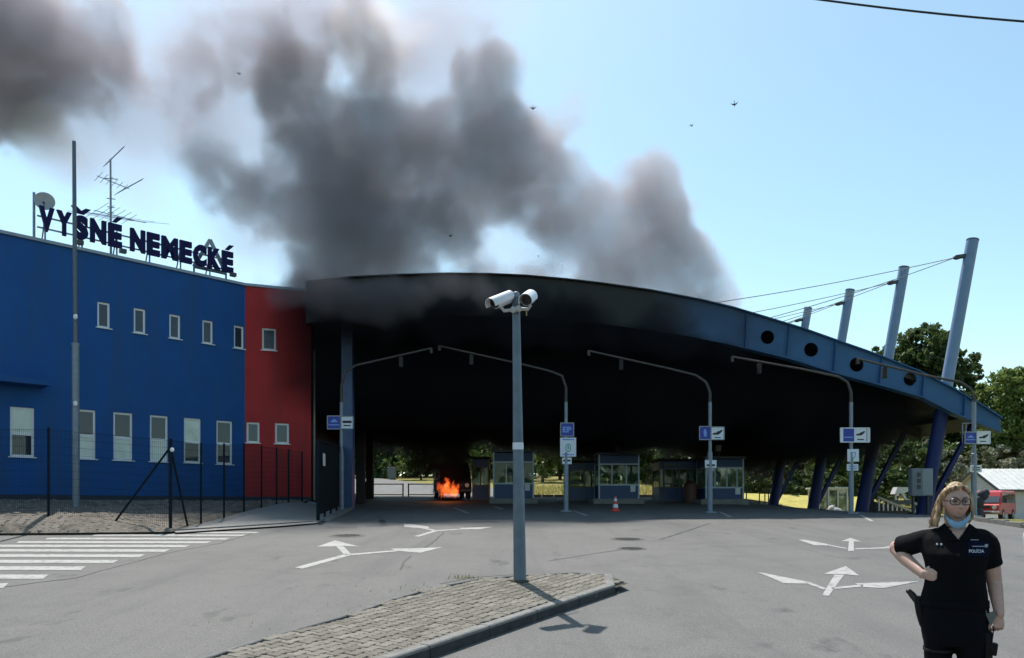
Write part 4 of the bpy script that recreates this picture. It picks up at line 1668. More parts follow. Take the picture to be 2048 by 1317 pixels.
# ================================================================== CAMERA POLE ON THE ISLAND
pc_ = pole_c.copy()
pt_ = at(1032, 588, pc_.y)
cp = thing("camera_pole", "grey tapered steel pole on the paved island carrying two white cameras", "pole", pc_)
mk = lambda q: pc_.lerp(pt_, q)
part("shaft", MB().tube([mk(0) - ZU * .1, mk(.3), mk(.62), mk(.94), mk(1.0)], [.093, .083, .068, .056, .052], 20), mat("pole_blue_grey", (.115, .15, .19), .5, metal=.25, var=.18, scale=5), cp, smooth=True)
part("top_cap", MB().sphere(mk(1.0), (.052, .052, .03), 12, 6), M_POST, cp)
part("base_collar", MB().tube([mk(0) - ZU * .02, mk(0) + ZU * .02], [.15, .13], 20), M_JOINT, cp)
stq = at(1036, 890, pc_.y)
zz0, zz1 = at(0, 900, pc_.y).z, at(0, 886, pc_.y).z
def ring_at(z, r):
    q = (z - pc_.z) / (pt_.z - pc_.z)
    c_ = pc_.lerp(pt_, q)
    return [c_ + Vector((math.cos(a) * r, math.sin(a) * r, 0)) for a in np.linspace(0, 2 * math.pi, 21)[:-1]]
part("sticker", MB().loft([ring_at(zz0, .0795), ring_at(zz1, .0785)], cap=False), M_SWHITE, cp, smooth=True)
for hx in (-1, 1):
    sh_ = MB().box(mk(.955) + Vector((hx * .02, -.058, 0)), (.02, .012, .26))
    part("clamp_strip", sh_, M_DARK, cp)
M_CAM = mat("camera_white", (.62, .63, .66), .35, var=.04)
Yc = pc_.y


def cctv(front, back, arm, r, lens_r):
    """bullet camera: housing from back to front with rain hood, lens and bracket"""
    f, b = Vector(front), Vector(back)
    d = (f - b).normalized()
    x = d.cross(ZU).normalized()
    u = x.cross(d)
    body = MB()

    def ringp(c, rx, ry, n=20):
        return [c + x * math.cos(a) * rx + u * math.sin(a) * ry for a in np.linspace(0, 2 * math.pi, n + 1)[:-1]]
    body.loft([ringp(b, r * .7, r * .7), ringp(b + d * .03, r * .95, r * .95), ringp(f - d * .04, r * .95, r * .95), ringp(f - d * .05, r * .8, r * .8)])
    hood = MB()
    seg = np.linspace(-.35, math.pi + .35, 15)
    o_ = [[c + x * math.cos(a) * r * k_ + u * math.sin(a) * r * k_ for a in seg] for c, k_ in ((b - d * .02, 1.1), (f + d * .06, 1.1))]
    i_ = [[c + x * math.cos(a) * r * k_ + u * math.sin(a) * r * k_ for a in seg] for c, k_ in ((b - d * .02, 1.02), (f + d * .06, 1.02))]
    m_ = len(seg)
    hood.add(o_[0] + o_[1] + i_[0] + i_[1],
             [(k, k + 1, m_ + k + 1, m_ + k) for k in range(m_ - 1)] + [(2 * m_ + k + 1, 2 * m_ + k, 3 * m_ + k, 3 * m_ + k + 1) for k in range(m_ - 1)] +
             [(k + 1, k, 2 * m_ + k, 2 * m_ + k + 1) for k in range(m_ - 1)] + [(m_ + k, m_ + k + 1, 3 * m_ + k + 1, 3 * m_ + k) for k in range(m_ - 1)])
    cm = part("camera", body, M_CAM, cp, smooth=True)
    part("rain_hood", hood, M_CAM, cm, smooth=True)
    lens = MB().loft([ringp(f - d * .045, r * .82, r * .82), ringp(f - d * .02, r * .8, r * .8), ringp(f - d * .02, r * .5, r * .5), ringp(f - d * .04, r * .45, r * .45)])
    part("lens", lens, M_SBLACK, cm, smooth=True)
    part("bracket", MB().tube(arm, .024, 10).sphere(arm[0], .05, 10, 6), mat("bracket_grey", (.42, .44, .46), .45, var=.05), cm, smooth=True)


cctv(at(986, 608, Yc - .22), at(1019, 595, Yc + .02), [at(1027, 620, Yc - .05), at(1008, 622, Yc - .06), at(1003, 616, Yc - .08), at(1004, 606, Yc - .08)], .088, .05)
cctv(at(1052, 601, Yc - .32), at(1061, 594, Yc - .04), [at(1037, 618, Yc - .05), at(1056, 619, Yc - .06), at(1060, 613, Yc - .10), at(1058, 602, Yc - .12)], .092, .05)
part("cable_tail", MB().tube([at(1053, 620, Yc - .05), at(1053, 632, Yc - .05)], .008, 6), mat("cable_beige", (.4, .33, .2), .6), cp)
# ================================================================== TREES
M_BARK = mat("bark", (.075, .06, .045), .9, var=.3, scale=8, bump=.8, bscale=20)
LEAF = {
    'dark': leaf_mat("leaves_dark_green", (.022, .046, .014), (.115, .165, .055)),
    'fresh': leaf_mat("leaves_fresh_green", (.05, .095, .02), (.19, .25, .07)),
    'grey': leaf_mat("leaves_grey_green", (.06, .075, .04), (.21, .23, .13)),
    'pale': leaf_mat("leaves_pale_bloom", (.14, .15, .09), (.42, .42, .33)),
}


def leaf_mesh(name, blobs, n, size, m, seed, jitter=.35, per=55):
    """leaf-sized faces gathered in clumps on and inside the crown's lobes; blobs: (x, y, z, rx, ry, rz)"""
    r_ = np.random.default_rng(seed)
    vol = np.array([b[3] * b[4] for b in blobs])
    cl_c, cl_r = [], []
    ncl = max(12, n // per)
    which = r_.choice(len(blobs), ncl, p=vol / vol.sum())
    for w in which:
        b = blobs[w]
        d = r_.normal(size=3)
        d /= np.linalg.norm(d)
        k = r_.uniform(.55, 1.0) ** .6
        cl_c.append([b[0] + d[0] * b[3] * k, b[1] + d[1] * b[4] * k, b[2] + d[2] * b[5] * k])
        cl_r.append(min(b[3], b[5]) * r_.uniform(.16, .36))
    cl_c, cl_r = np.array(cl_c), np.array(cl_r)
    idx = r_.integers(0, ncl, n)
    off = r_.normal(size=(n, 3))
    off /= np.linalg.norm(off, axis=1)[:, None]
    off *= (r_.uniform(0, 1, n) ** .45)[:, None]
    c = cl_c[idx] + off * cl_r[idx][:, None] * np.array([1.15, 1.15, .75])
    a = r_.normal(size=(n, 3))
    a /= np.linalg.norm(a, axis=1)[:, None]
    t = r_.normal(size=(n, 3))
    b = np.cross(a, t)
    b /= np.linalg.norm(b, axis=1)[:, None]
    s = size * r_.uniform(1 - jitter, 1 + jitter, n)[:, None]
    v = np.stack([c - a * s, c + b * s * .55, c + a * s, c - b * s * .55], 1).reshape(-1, 3)
    me = bpy.data.meshes.new(name)
    me.vertices.add(n * 4)
    me.vertices.foreach_set("co", v.astype(np.float32).ravel())
    me.loops.add(n * 4)
    me.loops.foreach_set("vertex_index", np.arange(n * 4, dtype=np.int32))
    me.polygons.add(n)
    me.polygons.foreach_set("loop_start", np.arange(0, n * 4, 4, dtype=np.int32))
    me.polygons.foreach_set("loop_total", np.full(n, 4, dtype=np.int32))
    me.update(calc_edges=True)
    me.materials.append(m)
    return me


def tree(name, label, cat, base, blobs, n, size, kind, seed, group=None, trunk_r=.3, limbs=6):
    """blobs relative to the base"""
    th = thing(name, label, cat, base, group)
    rr = random.Random(seed)
    o = bpy.data.objects.new("crown", leaf_mesh("crown", blobs, n, size, LEAF[kind], seed))
    COL.objects.link(o)
    o.parent = th
    WL[o] = WL[th]
    b = Vector(base)
    zmid = np.mean([q[2] for q in blobs])
    xm, ym = np.mean([q[0] for q in blobs]), np.mean([q[1] for q in blobs])
    top = b + Vector((xm * .6, ym * .6, zmid))
    mb = MB().tube([b - ZU * .3, b + ZU * .4, b.lerp(top, .5) + Vector((rr.uniform(-.2, .2), 0, 0)), top], [trunk_r * 1.3, trunk_r, trunk_r * .75, trunk_r * .35], 9)
    part("trunk", mb, M_BARK, th, smooth=True)
    for k in range(limbs):
        q = blobs[k % len(blobs)]
        s = b.lerp(top, rr.uniform(.3, .75))
        e_ = b + Vector((q[0] + rr.uniform(-.4, .4) * q[3], q[1] + rr.uniform(-.4, .4) * q[4], q[2] + rr.uniform(-.2, .4) * q[5]))
        md = s.lerp(e_, .5) + Vector((0, 0, -.08 * (e_ - s).length))
        part("limb", MB().tube([s, md, e_], [trunk_r * .42, trunk_r * .28, trunk_r * .08], 6), M_BARK, th)
    return th


def crown_px(items, Y, base):
    """lobes measured on the photo: (px, py, rx_px, rz_px, dy)"""
    out = []
    for px, py, rx, rz, dy in items:
        c = at(px, py, Y + dy)
        s = (Y + dy) / FPX
        out.append((c.x - base.x, c.y - base.y, c.z - base.z, rx * s, rx * s, rz * s))
    return out


# big dark tree behind the canopy
b_ = gz(at(1845, 900, 74).x, 74)
tree("oak_tree", "big dark green tree rising behind the leaning masts", "tree", b_,
     crown_px([(1850, 690, 46, 40, 0), (1800, 715, 50, 36, 1), (1900, 720, 50, 42, -1), (1765, 720, 30, 26, 2), (1840, 755, 70, 60, 0), (1905, 790, 55, 70, 0),
               (1780, 790, 50, 70, 1), (1935, 745, 28, 40, 0), (1860, 850, 80, 70, 2), (1765, 850, 50, 60, 2), (1830, 668, 18, 14, 0)], 74, b_),
     30000, .24, 'dark', 11, trunk_r=.45, limbs=11)
b_ = gz(at(2040, 900, 66).x, 66)
tree("ash_tree", "bright green tree at the picture edge behind the white hut", "tree", b_,
     crown_px([(2020, 790, 55, 50, 0), (1975, 815, 40, 45, 1), (2070, 790, 60, 60, 0), (1990, 860, 50, 50, 0), (2050, 850, 55, 50, -1), (1965, 880, 34, 40, 1), (2110, 840, 60, 70, 0)], 66, b_),
     22000, .20, 'fresh', 12, trunk_r=.35, limbs=7)
b_ = gz(at(1935, 900, 70).x, 70)
tree("shade_tree", "dark tree filling the gap between big tree and bright tree", "tree", b_,
     crown_px([(1930, 860, 45, 60, 0), (1905, 900, 40, 45, 1), (1985, 905, 40, 34, 2)], 70, b_), 9000, .22, 'dark', 13, trunk_r=.3, limbs=4)
# pale bushes behind the hut
k = 0
for lbl, px, py, rx, rz, Y, kind, n in [
        ("pale flowering bush directly left of the white hut", 1908, 935, 24, 34, 60, 'pale', 3200),
        ("grey green bush behind the hut gable", 1955, 918, 30, 24, 62, 'grey', 3200),
        ("pale leafy bush above the hut roof ridge", 2008, 912, 34, 26, 63, 'pale', 3600),
        ("grey green bush above the roof at the picture edge", 2060, 915, 34, 30, 63.5, 'grey', 3200),
        ("tall pale bush seen under the canopy tip", 1868, 900, 22, 40, 61, 'pale', 2600)]:
    c = at(px, py, Y)
    b_ = gz(c.x, Y)
    h = c.z - b_.z
    s = Y / FPX
    tree("bush", lbl, "bush", b_, [(0, 0, h, rx * s, rx * s, rz * s), (rx * s * .7, .4, h * .6, rx * s * .8, rx * s * .8, h * .6), (-rx * s * .7, .2, h * .55, rx * s * .8, rx * s, h * .55)],
         n, .12, kind, 30 + k, group="bushes behind the hut", trunk_r=.07, limbs=3)
    k += 1

# hedge-row trees beyond the canopy, seen between booths and columns
tpl = {}
for kind, seed in (('grey', 41), ('fresh', 42), ('dark', 43)):
    rr = random.Random(seed)
    blobs = [(rr.uniform(-1.8, 1.8), rr.uniform(-1.5, 1.5), rr.uniform(1.8, 5.2), rr.uniform(1.3, 1.9), rr.uniform(1.3, 1.9), rr.uniform(1.1, 1.7)) for _ in range(9)]
    tpl[kind] = blobs
first = {}
rowspec = [(745, 98, 'grey', 1.15), (790, 104, 'grey', 1.3), (700, 92, 'dark', 1.2), (842, 84, 'fresh', .9), (870, 96, 'grey', 1.3), (930, 88, 'grey', 1.2),
           (975, 80, 'fresh', 1.0), (1030, 84, 'dark', 1.2), (1085, 76, 'fresh', 1.05), (1120, 86, 'dark', 1.3), (1165, 78, 'dark', 1.1), (1225, 82, 'fresh', 1.1),
           (1290, 76, 'dark', 1.1), (1330, 84, 'grey', 1.2), (1400, 78, 'dark', 1.1), (1470, 74, 'grey', 1.1), (1520, 78, 'dark', 1.2), (1560, 70, 'grey', .95),
           (1612, 74, 'dark', 1.15), (1650, 66, 'fresh', 1.0), (1700, 64, 'fresh', 1.05), (1745, 68, 'grey', 1.1), (1790, 62, 'dark', 1.1), (1835, 66, 'dark', 1.2)]
kn = {'grey': "grey green", 'fresh': "bright green", 'dark': "dark green"}
place = ["seen at the foot of the uphill road", "standing beyond the burning van", "seen through the gap beside the first booth", "behind the EP sign post",
         "behind the blue booth", "seen between the booths", "behind the see-through booth", "seen between the leaning columns", "behind the wide sign post", "behind the switch cabinet"]
for i, (px, Y, kind, sc) in enumerate(rowspec):
    x = at(px, 900, Y).x
    loc = gz(x, Y, -.1)
    where = ("far left, left of the road bend" if px < 720 else "standing at the top of the uphill road" if px < 760 else "above the road bend left of the black smoke" if px < 820 else
             "close to the road edge beside the black smoke" if px < 850 else "hidden mostly by the black smoke" if px < 900 else "just right of the black smoke" if px < 950 else
             "behind the dark slim booth" if px < 1000 else "behind the camera pole" if px < 1050 else "in the gap left of the EP sign post" if px < 1100 else
             "right behind the EP sign post" if px < 1140 else "behind the dark narrow booth" if px < 1190 else "behind the blue booth" if px < 1260 else
             "in the gap right of the blue booth" if px < 1310 else "behind the dark double booth" if px < 1380 else "just left of the see-through booth" if px < 1430 else
             "behind the see-through booth" if px < 1490 else "right of the see-through booth" if px < 1540 else "behind the farthest leaning column" if px < 1590 else
             "between the two farthest leaning columns" if px < 1630 else "left of the wide sign post" if px < 1680 else "behind the wide sign post" if px < 1720 else
             "right of the wide sign post" if px < 1770 else "left of the switch cabinet" if px < 1810 else "behind the switch cabinet")
    lbl = kn[kind] + " hedgerow tree beyond the canopy, " + where
    if kind not in first:
        first[kind] = tree("hedge_tree", lbl, "tree", loc, tpl[kind], 6500, .17, kind, 50 + i, group="hedgerow trees beyond the canopy", trunk_r=.14, limbs=4)
        first[kind].scale = (sc,) * 3
        first[kind].rotation_euler = (0, 0, i)
    else:
        dup(first[kind], loc, lbl, rotz=i * 1.7, scale=sc)
# a far wood closing the view behind them
blobs = []
rr = random.Random(5)
for i in range(110):
    x = -75 + i * 1.75
    y = 108 + 14 * math.sin(i * .7) + rr.uniform(-4, 4)
    z = G(x, y) + rr.uniform(.8, 5.0)
    blobs.append((x, y, z, rr.uniform(2.5, 4), rr.uniform(2.5, 4), rr.uniform(3.0, 5.0)))
blobs += [(b[0] + 1, b[1] - 6, G(b[0], b[1] - 6) + .7, 2.6, 1.6, 1.5) for b in blobs]
o = bpy.data.objects.new("far_wood", leaf_mesh("far_wood", blobs, 80000, .40, LEAF['dark'], 77, per=12))
COL.objects.link(o)
WL[o] = Vector((0, 0, 0))
o["kind"] = "stuff"
o["label"] = "dark wood closing the view behind the hedgerow"
# woods behind the photographer, only seen mirrored in the window panes
blobs = []
for i in range(46):
    blobs.append((-70 + i * 3.1, -34 + rr.uniform(-5, 5), rr.uniform(1.5, 6.0), rr.uniform(2.5, 4), rr.uniform(2.5, 4), rr.uniform(2.5, 4.5)))
o = bpy.data.objects.new("opposite_wood", leaf_mesh("opposite_wood", blobs, 16000, .42, LEAF['fresh'], 78))
COL.objects.link(o)
WL[o] = Vector((0, 0, 0))
o["kind"] = "stuff"
o["label"] = "green wood across the road, mirrored in the booth panes"
# rough grass tufts along the verge beyond the canopy
mb = MB()
for _ in range(9000):
    px = random.uniform(1060, 1760)
    Y = random.uniform(50.5, 64)
    x = at(px, 1000, Y).x
    if x < xr(Y) + .2:
        continue
    p = gz(x, Y, -.05)
    a = random.uniform(0, 6.28)
    h = random.uniform(.12, .42)
    sx = Vector((math.cos(a), math.sin(a), 0)) * .03
    mb.add([p - sx, p + sx, p + Vector((math.sin(a) * .15, math.cos(a) * .15, h))], [(0, 1, 2)])
o = part("verge_grass", mb, leaf_mat("verge_grass", (.20, .19, .05), (.46, .42, .16)), kind="stuff")
# sunlit dry bank behind the leaning columns, with a dark hedge on its crest
M_BANK = mat("bank_dry_grass", (.44, .385, .12), .95, var=.22, scale=2.5, bump=.8, bscale=14, spec=.05, dirt=(.30, .29, .09), dirt_scale=.9)
rows = []
for j in range(9):
    q = j / 8
    Y = 46.9 + 5.4 * q
    row = []
    for i in range(41):
        x = at(1455 + i * 8.2, 1000, 46.9).x * (1 + .03 * q)
        z0 = G(x, 46.9) + .06
        z1 = at(0, 986 + max(0, (x - 15)) * .9, 52.3).z
        row.append(Vector((x, Y, z0 + (z1 - z0) * q ** .9 + noise.noise(Vector((x * .7, Y * .7, 0))) * .05 * (1 if 0 < j else 0))))
    rows.append(row)
struct("dry_bank", MB().add([p for r_ in rows for p in r_], [(j * 41 + i, j * 41 + i + 1, (j + 1) * 41 + i + 1, (j + 1) * 41 + i) for j in range(8) for i in range(40)]), M_BANK, smooth=True)
hb = []
for i in range(34):
    x = 14.6 + i * .42
    hb.append((x, 53.6 + rr.uniform(-.3, .5), at(0, 965 + max(0, x - 15) * .9, 53.6).z + rr.uniform(-.2, .5), .8, .8, rr.uniform(.7, 1.3)))
o = bpy.data.objects.new("hedge", leaf_mesh("hedge", hb, 14000, .11, LEAF['dark'], 91))
COL.objects.link(o)
WL[o] = Vector((0, 0, 0))
o["label"] = "dark clipped hedge on the crest of the dry bank behind the leaning columns"
o["category"] = "hedge"
# pale kerb at the foot of the verge
kv = struct("verge_kerb", MB().box(gz(2, 47.0, -.1), (.05, .05, .05)), M_KERB)
for px in range(1060, 1640, 24):
    a, b = at(px, 1000, 47.0), at(px + 23, 1000, 47.0)
    part("kerb_stone", MB().bar(gz(a.x, 47.0, .04), gz(b.x, 47.0, .04), .16, .2), mat("kerb_pale", (.42, .40, .36), .85, var=.1), kv)

# ================================================================== WHITE HUT
M_HUT = mat("hut_white", (.50, .52, .55), .8, var=.06, scale=2, dirt=(.38, .39, .4), dirt_scale=.8)
M_HROOF = mat("hut_roof_sheet", (.60, .59, .56), .6, var=.12, scale=3)
HX, HYn, HW, HL = 32.6, 50.0, 5.07, 9.0                 # near corner, gable width (away), length (to the right)
zb = G(HX, HYn) - .25
ze, za = 2.69, 4.04
hut = thing("white_hut", "small white gabled hut with a pale sheet roof beside the red van", "hut", (HX, HYn, zb))
gable = [Vector((HX, HYn, zb)), Vector((HX, HYn + HW, zb)), Vector((HX, HYn + HW, ze)), Vector((HX, HYn + HW / 2, za - .08)), Vector((HX, HYn, ze))]
part("wall", MB().prism(gable, (HL, 0, 0)), M_HUT, hut)
for sg, nm in ((-1, "pale roof slope facing the yard"), (1, None)):
    y1 = HYn + HW / 2 + sg * (HW / 2 + .28)
    z1 = ze - .15
    q = [Vector((HX - .3, HYn + HW / 2, za)), Vector((HX - .3, y1, z1)), Vector((HX - .3, y1, z1 + .07)), Vector((HX - .3, HYn + HW / 2, za + .07))]
    part("roof", MB().prism(q, (HL + .5, 0, 0)), M_HROOF, hut, label=nm)
rbm = MB()
for k in range(1, 22):
    x = HX - .3 + k * .44
    rbm.bar(Vector((x, HYn + HW / 2, za + .085)), Vector((x, HYn - .26, ze - .06)), .04, .03)
part("roof_ribs", rbm, M_HROOF, hut)
eb = MB()
for sg in (-1, 1):
    eb.bar(Vector((HX - .33, HYn + HW / 2, za - .02)), Vector((HX - .33, HYn + HW / 2 + sg * (HW / 2 + .3), ze - .17)), .06, .17)
eb.bar(Vector((HX - .3, HYn - .3, ze - .17)), Vector((HX + HL + .2, HYn - .3, ze - .17)), .09, .13)
part("eaves_board", eb, M_DARK, hut)
part("door", MB().box((HX + 3.4, HYn - .02, zb + 1.2), (1.0, .06, 2.0)), mat("hut_door", (.3, .31, .32), .6), hut)

# ================================================================== RED VAN BY THE HUT
M_VRED = mat("van_red", (.50, .022, .02), .35, var=.06, spec=.6, coat=.4)
M_TYRE = mat("tyre", (.02, .02, .02), .85)
M_CHROME = mat("chrome", (.5, .5, .5), .25, metal=.9)
M_VGLASS = glass_mat("van_glass", (.05, .065, .07), refl=.9, see=.3)


def van(name, label, origin, heading, body_m, glass_m, L=4.3, W=1.75, H=1.95, cat="van"):
    """cab-over van; profile in the x (length, nose at +x) / z plane"""
    th = thing(name, label, cat, origin)
    o = Vector(origin)
    Mz = Matrix.Rotation(heading, 3, 'Z')
    T = lambda x, y, z: o + Mz @ Vector((x, y, z))
    prof = [(-L / 2, .42), (-L / 2, H - .25), (-L / 2 + .22, H), (L / 2 - 1.0, H), (L / 2 - .62, H - .12), (L / 2 - .22, H * .56), (L / 2 - .04, H * .50), (L / 2, .50), (L / 2 - .06, .36), (-L / 2 + .1, .36)]
    rings = []
    for yy, k_ in ((-W / 2, .965), (-W / 2 + .06, 1.0), (W / 2 - .06, 1.0), (W / 2, .965)):
        rings.append([T(x * (k_ if abs(x) > 1 else 1), yy * (1 - .10 * max(0, (z - H * .55) / H)), .36 + (z - .36) * k_) for x, z in prof])
    part("body", MB().loft(rings), body_m, th)
    # windscreen and windows sit just proud of the body
    ws = [(L / 2 - .64, -W / 2 * .86, H - .20), (L / 2 - .64, W / 2 * .86, H - .20), (L / 2 - .215, W / 2 * .90, H * .585), (L / 2 - .215, -W / 2 * .90, H * .585)]
    part("windscreen", MB().prism([T(x + .012, y, z) for x, y, z in ws], Mz @ Vector((.02, 0, .012))), glass_m, th)
    for sgn in (-1, 1):
        for x0, x1, top_in in ((L / 2 - 1.45, L / 2 - .42, .36), (L / 2 - 2.45, L / 2 - 1.6, 0), (-L / 2 + .35, L / 2 - 2.6, 0)):
            q = [T(x0, sgn * W / 2 * 1.004, H * .58), T(x1, sgn * W / 2 * 1.004, H * .58), T(x1 - top_in, sgn * W / 2 * .952, H - .22), T(x0, sgn * W / 2 * .952, H - .22)]
            part("side_window", MB().prism(q, Mz @ Vector((0, sgn * .02, .004))), glass_m, th)
        part("headlight", MB().tube([T(L / 2 - .08, sgn * W * .34, .78), T(L / 2 + .03, sgn * W * .34, .78)], .12, 12), mat("headlight_glass", (.6, .6, .58), .2), th)
        part("mirror", MB().box(T(L / 2 - .5, sgn * (W / 2 + .16), H * .66), (.06, .18, .3), Mz), M_DARK, th)
        for x in (-L / 2 + .85, L / 2 - .8):
            w_ = part("wheel", MB().tube([T(x, sgn * (W / 2 - .2), .33), T(x, sgn * (W / 2 + .01), .33)], .33, 18), M_TYRE, th)
            part("rim", MB().tube([T(x, sgn * (W / 2 - .02), .33), T(x, sgn * (W / 2 + .02), .33)], .19, 12), M_CHROME, w_)
    part("bumper", MB().box(T(L / 2 + .02, 0, .48), (.14, W * .98, .17), Mz, .03), M_CHROME if body_m is M_VRED else M_DARK, th)
    part("grille", MB().box(T(L / 2 + .005, 0, .80), (.03, W * .42, .18), Mz), M_DARK, th)
    return th


ov_ = at(1992, 1040, 50)
vq = at(1990, 1040, 45.5)
rv = van("red_van", "old red van with a broad windscreen parked by the white hut", (vq.x + .25, 46.2, at(0, 1041, 45).z), R(-136), M_VRED, M_VGLASS, L=3.9, W=1.75, H=1.8)
# dark bundled tarpaulin standing behind the van's nose
c = at(1962, 1008, 44.2)
tp = MB()
for dx, dz, r_ in ((-.3, -.5, .45), (-.25, .1, .38), (.05, .5, .33), (.2, .62, .25), (-.35, -.8, .5)):
    tp.sphere(c + Vector((dx, random.uniform(-.1, .1), dz)), (r_, r_ * .8, r_), 10, 7)
solo("tarpaulin_bundle", tp, mat("tarpaulin_dark", (.012, .014, .03), .7, var=.3, scale=6, bump=.6, bscale=12), "dark bundled tarpaulin standing against the left side of the red van", "tarpaulin", smooth=True)

# ================================================================== BURNING VAN
M_CHAR = mat("charred_metal", (.014, .012, .011), .8, var=.5, scale=7, dirt=(.06, .035, .025), dirt_scale=3)
bo = at(909, 1000, 43.2)
bv = van("burning_van", "charred black van burning at its front under the canopy", (bo.x - .25, 44.3, G(bo.x, 44)), R(-78), M_CHAR, M_SBLACK, L=4.2, W=1.75, H=2.0)

# barrier gates in the left lane beyond the canopy
M_RAILG = mat("barrier_grey", (.16, .16, .16), .6, var=.1)
for i, (x0, x1, lbl) in enumerate([(733, 806, "left low tubular barrier gate across the sunlit lane"), (817, 872, "right low tubular barrier gate beside the fire")]):
    Yb = 47.5
    a, b = at(x0, 1000, Yb), at(x1, 1000, Yb)
    ga_, gb_ = gz(a.x, Yb), gz(b.x, Yb)
    th = thing("lane_barrier", lbl, "barrier", ga_, "tubular barriers across the left lane")
    part("rail", MB().tube([ga_ + ZU * .78, gb_ + ZU * .78], .035, 8), M_RAILG, th)
    part("rail", MB().tube([ga_ + ZU * .12, gb_ + ZU * .12], .03, 8), M_RAILG, th)
    for p in (ga_, gb_):
        part("upright", MB().tube([p, p + ZU * .82], .045, 8), M_RAILG, th)
    if i == 0:
        part("post", MB().box(ga_ + Vector((-.12, 0, .45)), (.2, .2, .95)), M_SOFFIT, th)
q = gz(at(784, 955, 86).x, 86)
bx = solo("roadside_box", MB().box(q + ZU * .6, (.9, .6, 1.3), None, .04).box(q + ZU * 1.3, (1.0, .7, .1), None, .02), mat("box_grey", (.18, .19, .19), .7), "small grey roadside box at the bend of the uphill road", "utility box")

# ================================================================== YARD CLUTTER RIGHT OF THE COLUMNS
M_WRAIL = mat("rail_white", (.55, .56, .55), .5, var=.08)
M_CONC = mat("concrete_pale", (.36, .34, .31), .85, var=.15, scale=4)
Yr = 40.0
r0, r1 = at(1752, 995, Yr), at(1836, 1029, Yr)
ramp = thing("loading_ramp", "sloping loading ramp with pale handrails left of the switch cabinet", "ramp", (r0.x, Yr, G(r0.x, Yr)))
z0 = G(r0.x, Yr) - .1
part("ramp_body", MB().prism([Vector((r0.x, Yr, z0)), Vector((r1.x, Yr, z0)), Vector((r1.x, Yr, at(0, 1027, Yr).z)), Vector((r0.x, Yr, at(0, 1004, Yr).z))], (0, 1.6, 0)), mat("ramp_dark", (.045, .045, .05), .8), ramp)
part("handrail", MB().bar(at(1756, 995, Yr - .1), at(1838, 1029, Yr - .1), .16, .1), M_CONC, ramp)
part("handrail", MB().bar(at(1796, 990, Yr + 1.5), at(1840, 1012, Yr + 1.5), .14, .09), M_CONC, ramp)
for k in range(9):
    px = 1758 + k * 9
    part("baluster", MB().bar(at(px, 1022, Yr - .1), at(px, 997 + (px - 1756) * .41, Yr - .1), .06), M_WRAIL, ramp)
q = at(1806, 985, 41)
mc = thing("white_machine", "small white angular machine standing above the loading ramp", "machine", (q.x, 41, q.z - .5))
part("hood", MB().prism([q + Vector((-.45, 0, -.1)), q + Vector((-.3, 0, .28)), q + Vector((.4, 0, .28)), q + Vector((.45, 0, .1)), q + Vector((.05, 0, -.05))], (0, .5, 0)), M_WRAIL, mc)
part("frame", MB().bar(q + Vector((.05, .2, 0)), q + Vector((.35, .2, -.6)), .12).bar(q + Vector((-.3, .2, -.1)), q + Vector((-.3, .2, -.8)), .08), M_WRAIL, mc)
part("undercarriage", MB().box(q + Vector((0, .25, -.55)), (1.0, .4, .25)), M_DARK, mc)
# glazed shelter with white posts behind the third column
Ys = 47.0
a, b = at(1638, 1016, Ys), at(1694, 978, Ys)
zs_ = G(a.x, Ys) - .1
sh = thing("glass_shelter", "small glazed white framed shelter behind the wide sign post", "shelter", (a.x, Ys, zs_))
fr = MB()
for k in range(4):
    x = a.x + (b.x - a.x) * k / 3
    fr.box((x, Ys, (zs_ + b.z) / 2), (.09, .09, b.z - zs_))
    fr.box((x, Ys + 1.6, (zs_ + b.z) / 2), (.09, .09, b.z - zs_))
for y in (Ys, Ys + 1.6):
    for z in (zs_ + .05, b.z - .05):
        fr.box(((a.x + b.x) / 2, y + .003, z), (b.x - a.x, .07, .07))
for x in (a.x, b.x):
    fr.box((x + .004, Ys + .8, b.z - .06), (.07, 1.6, .07))
part("frame", fr, M_WRAIL, sh)
for k in range(3):
    x0, x1 = a.x + (b.x - a.x) * k / 3, a.x + (b.x - a.x) * (k + 1) / 3
    part("pane", MB().box(((x0 + x1) / 2, Ys, (zs_ + b.z) / 2), (x1 - x0 - .1, .012, b.z - zs_ - .2)), M_VGLASS, sh)
part("roof", MB().box(((a.x + b.x) / 2, Ys + .8, b.z + .05), (b.x - a.x + .3, 2.0, .1)), M_WRAIL, sh)
for px, Y in ((1668, 46), (1745, 45)):
    q = at(px, 985, Y)
    s_ = thing("rubble_bag", "crumpled pale sack lying %s" % ("beside the glass shelter" if px < 1700 else "between the front two leaning columns"), "sack", gz(q.x, Y))
    mb = MB()
    for _ in range(5):
        mb.sphere(gz(q.x + random.uniform(-.3, .3), Y + random.uniform(-.2, .2), .25), (.32, .28, random.uniform(.22, .42)), 9, 6)
    part("sack", mb, mat("sack_white", (.45, .45, .44), .9, var=.3, scale=8, bump=.8, bscale=10), s_, smooth=True)
    part("tie", MB().tube([gz(q.x, Y, .5), gz(q.x, Y, .72)], .05, 7), M_WRAIL, s_)
# low railing in front of the verge
Yq = 46.4
for i, (x0, x1) in enumerate([(1489, 1537)]):
    a, b = gz(at(x0, 1000, Yq).x, Yq), gz(at(x1, 1000, Yq).x, Yq)
    th = thing("low_railing", "low dark railing in front of the sunlit verge right of the booths", "railing", a)
    for z in (.15, .8):
        part("rail", MB().tube([a + ZU * z, b + ZU * z], .03, 6), M_DARK, th)
    for k in (.08, .62, .85, 1):
        p = a.lerp(b, k)
        part("upright", MB().tube([p, p + ZU * .85], .035, 6), M_DARK, th)

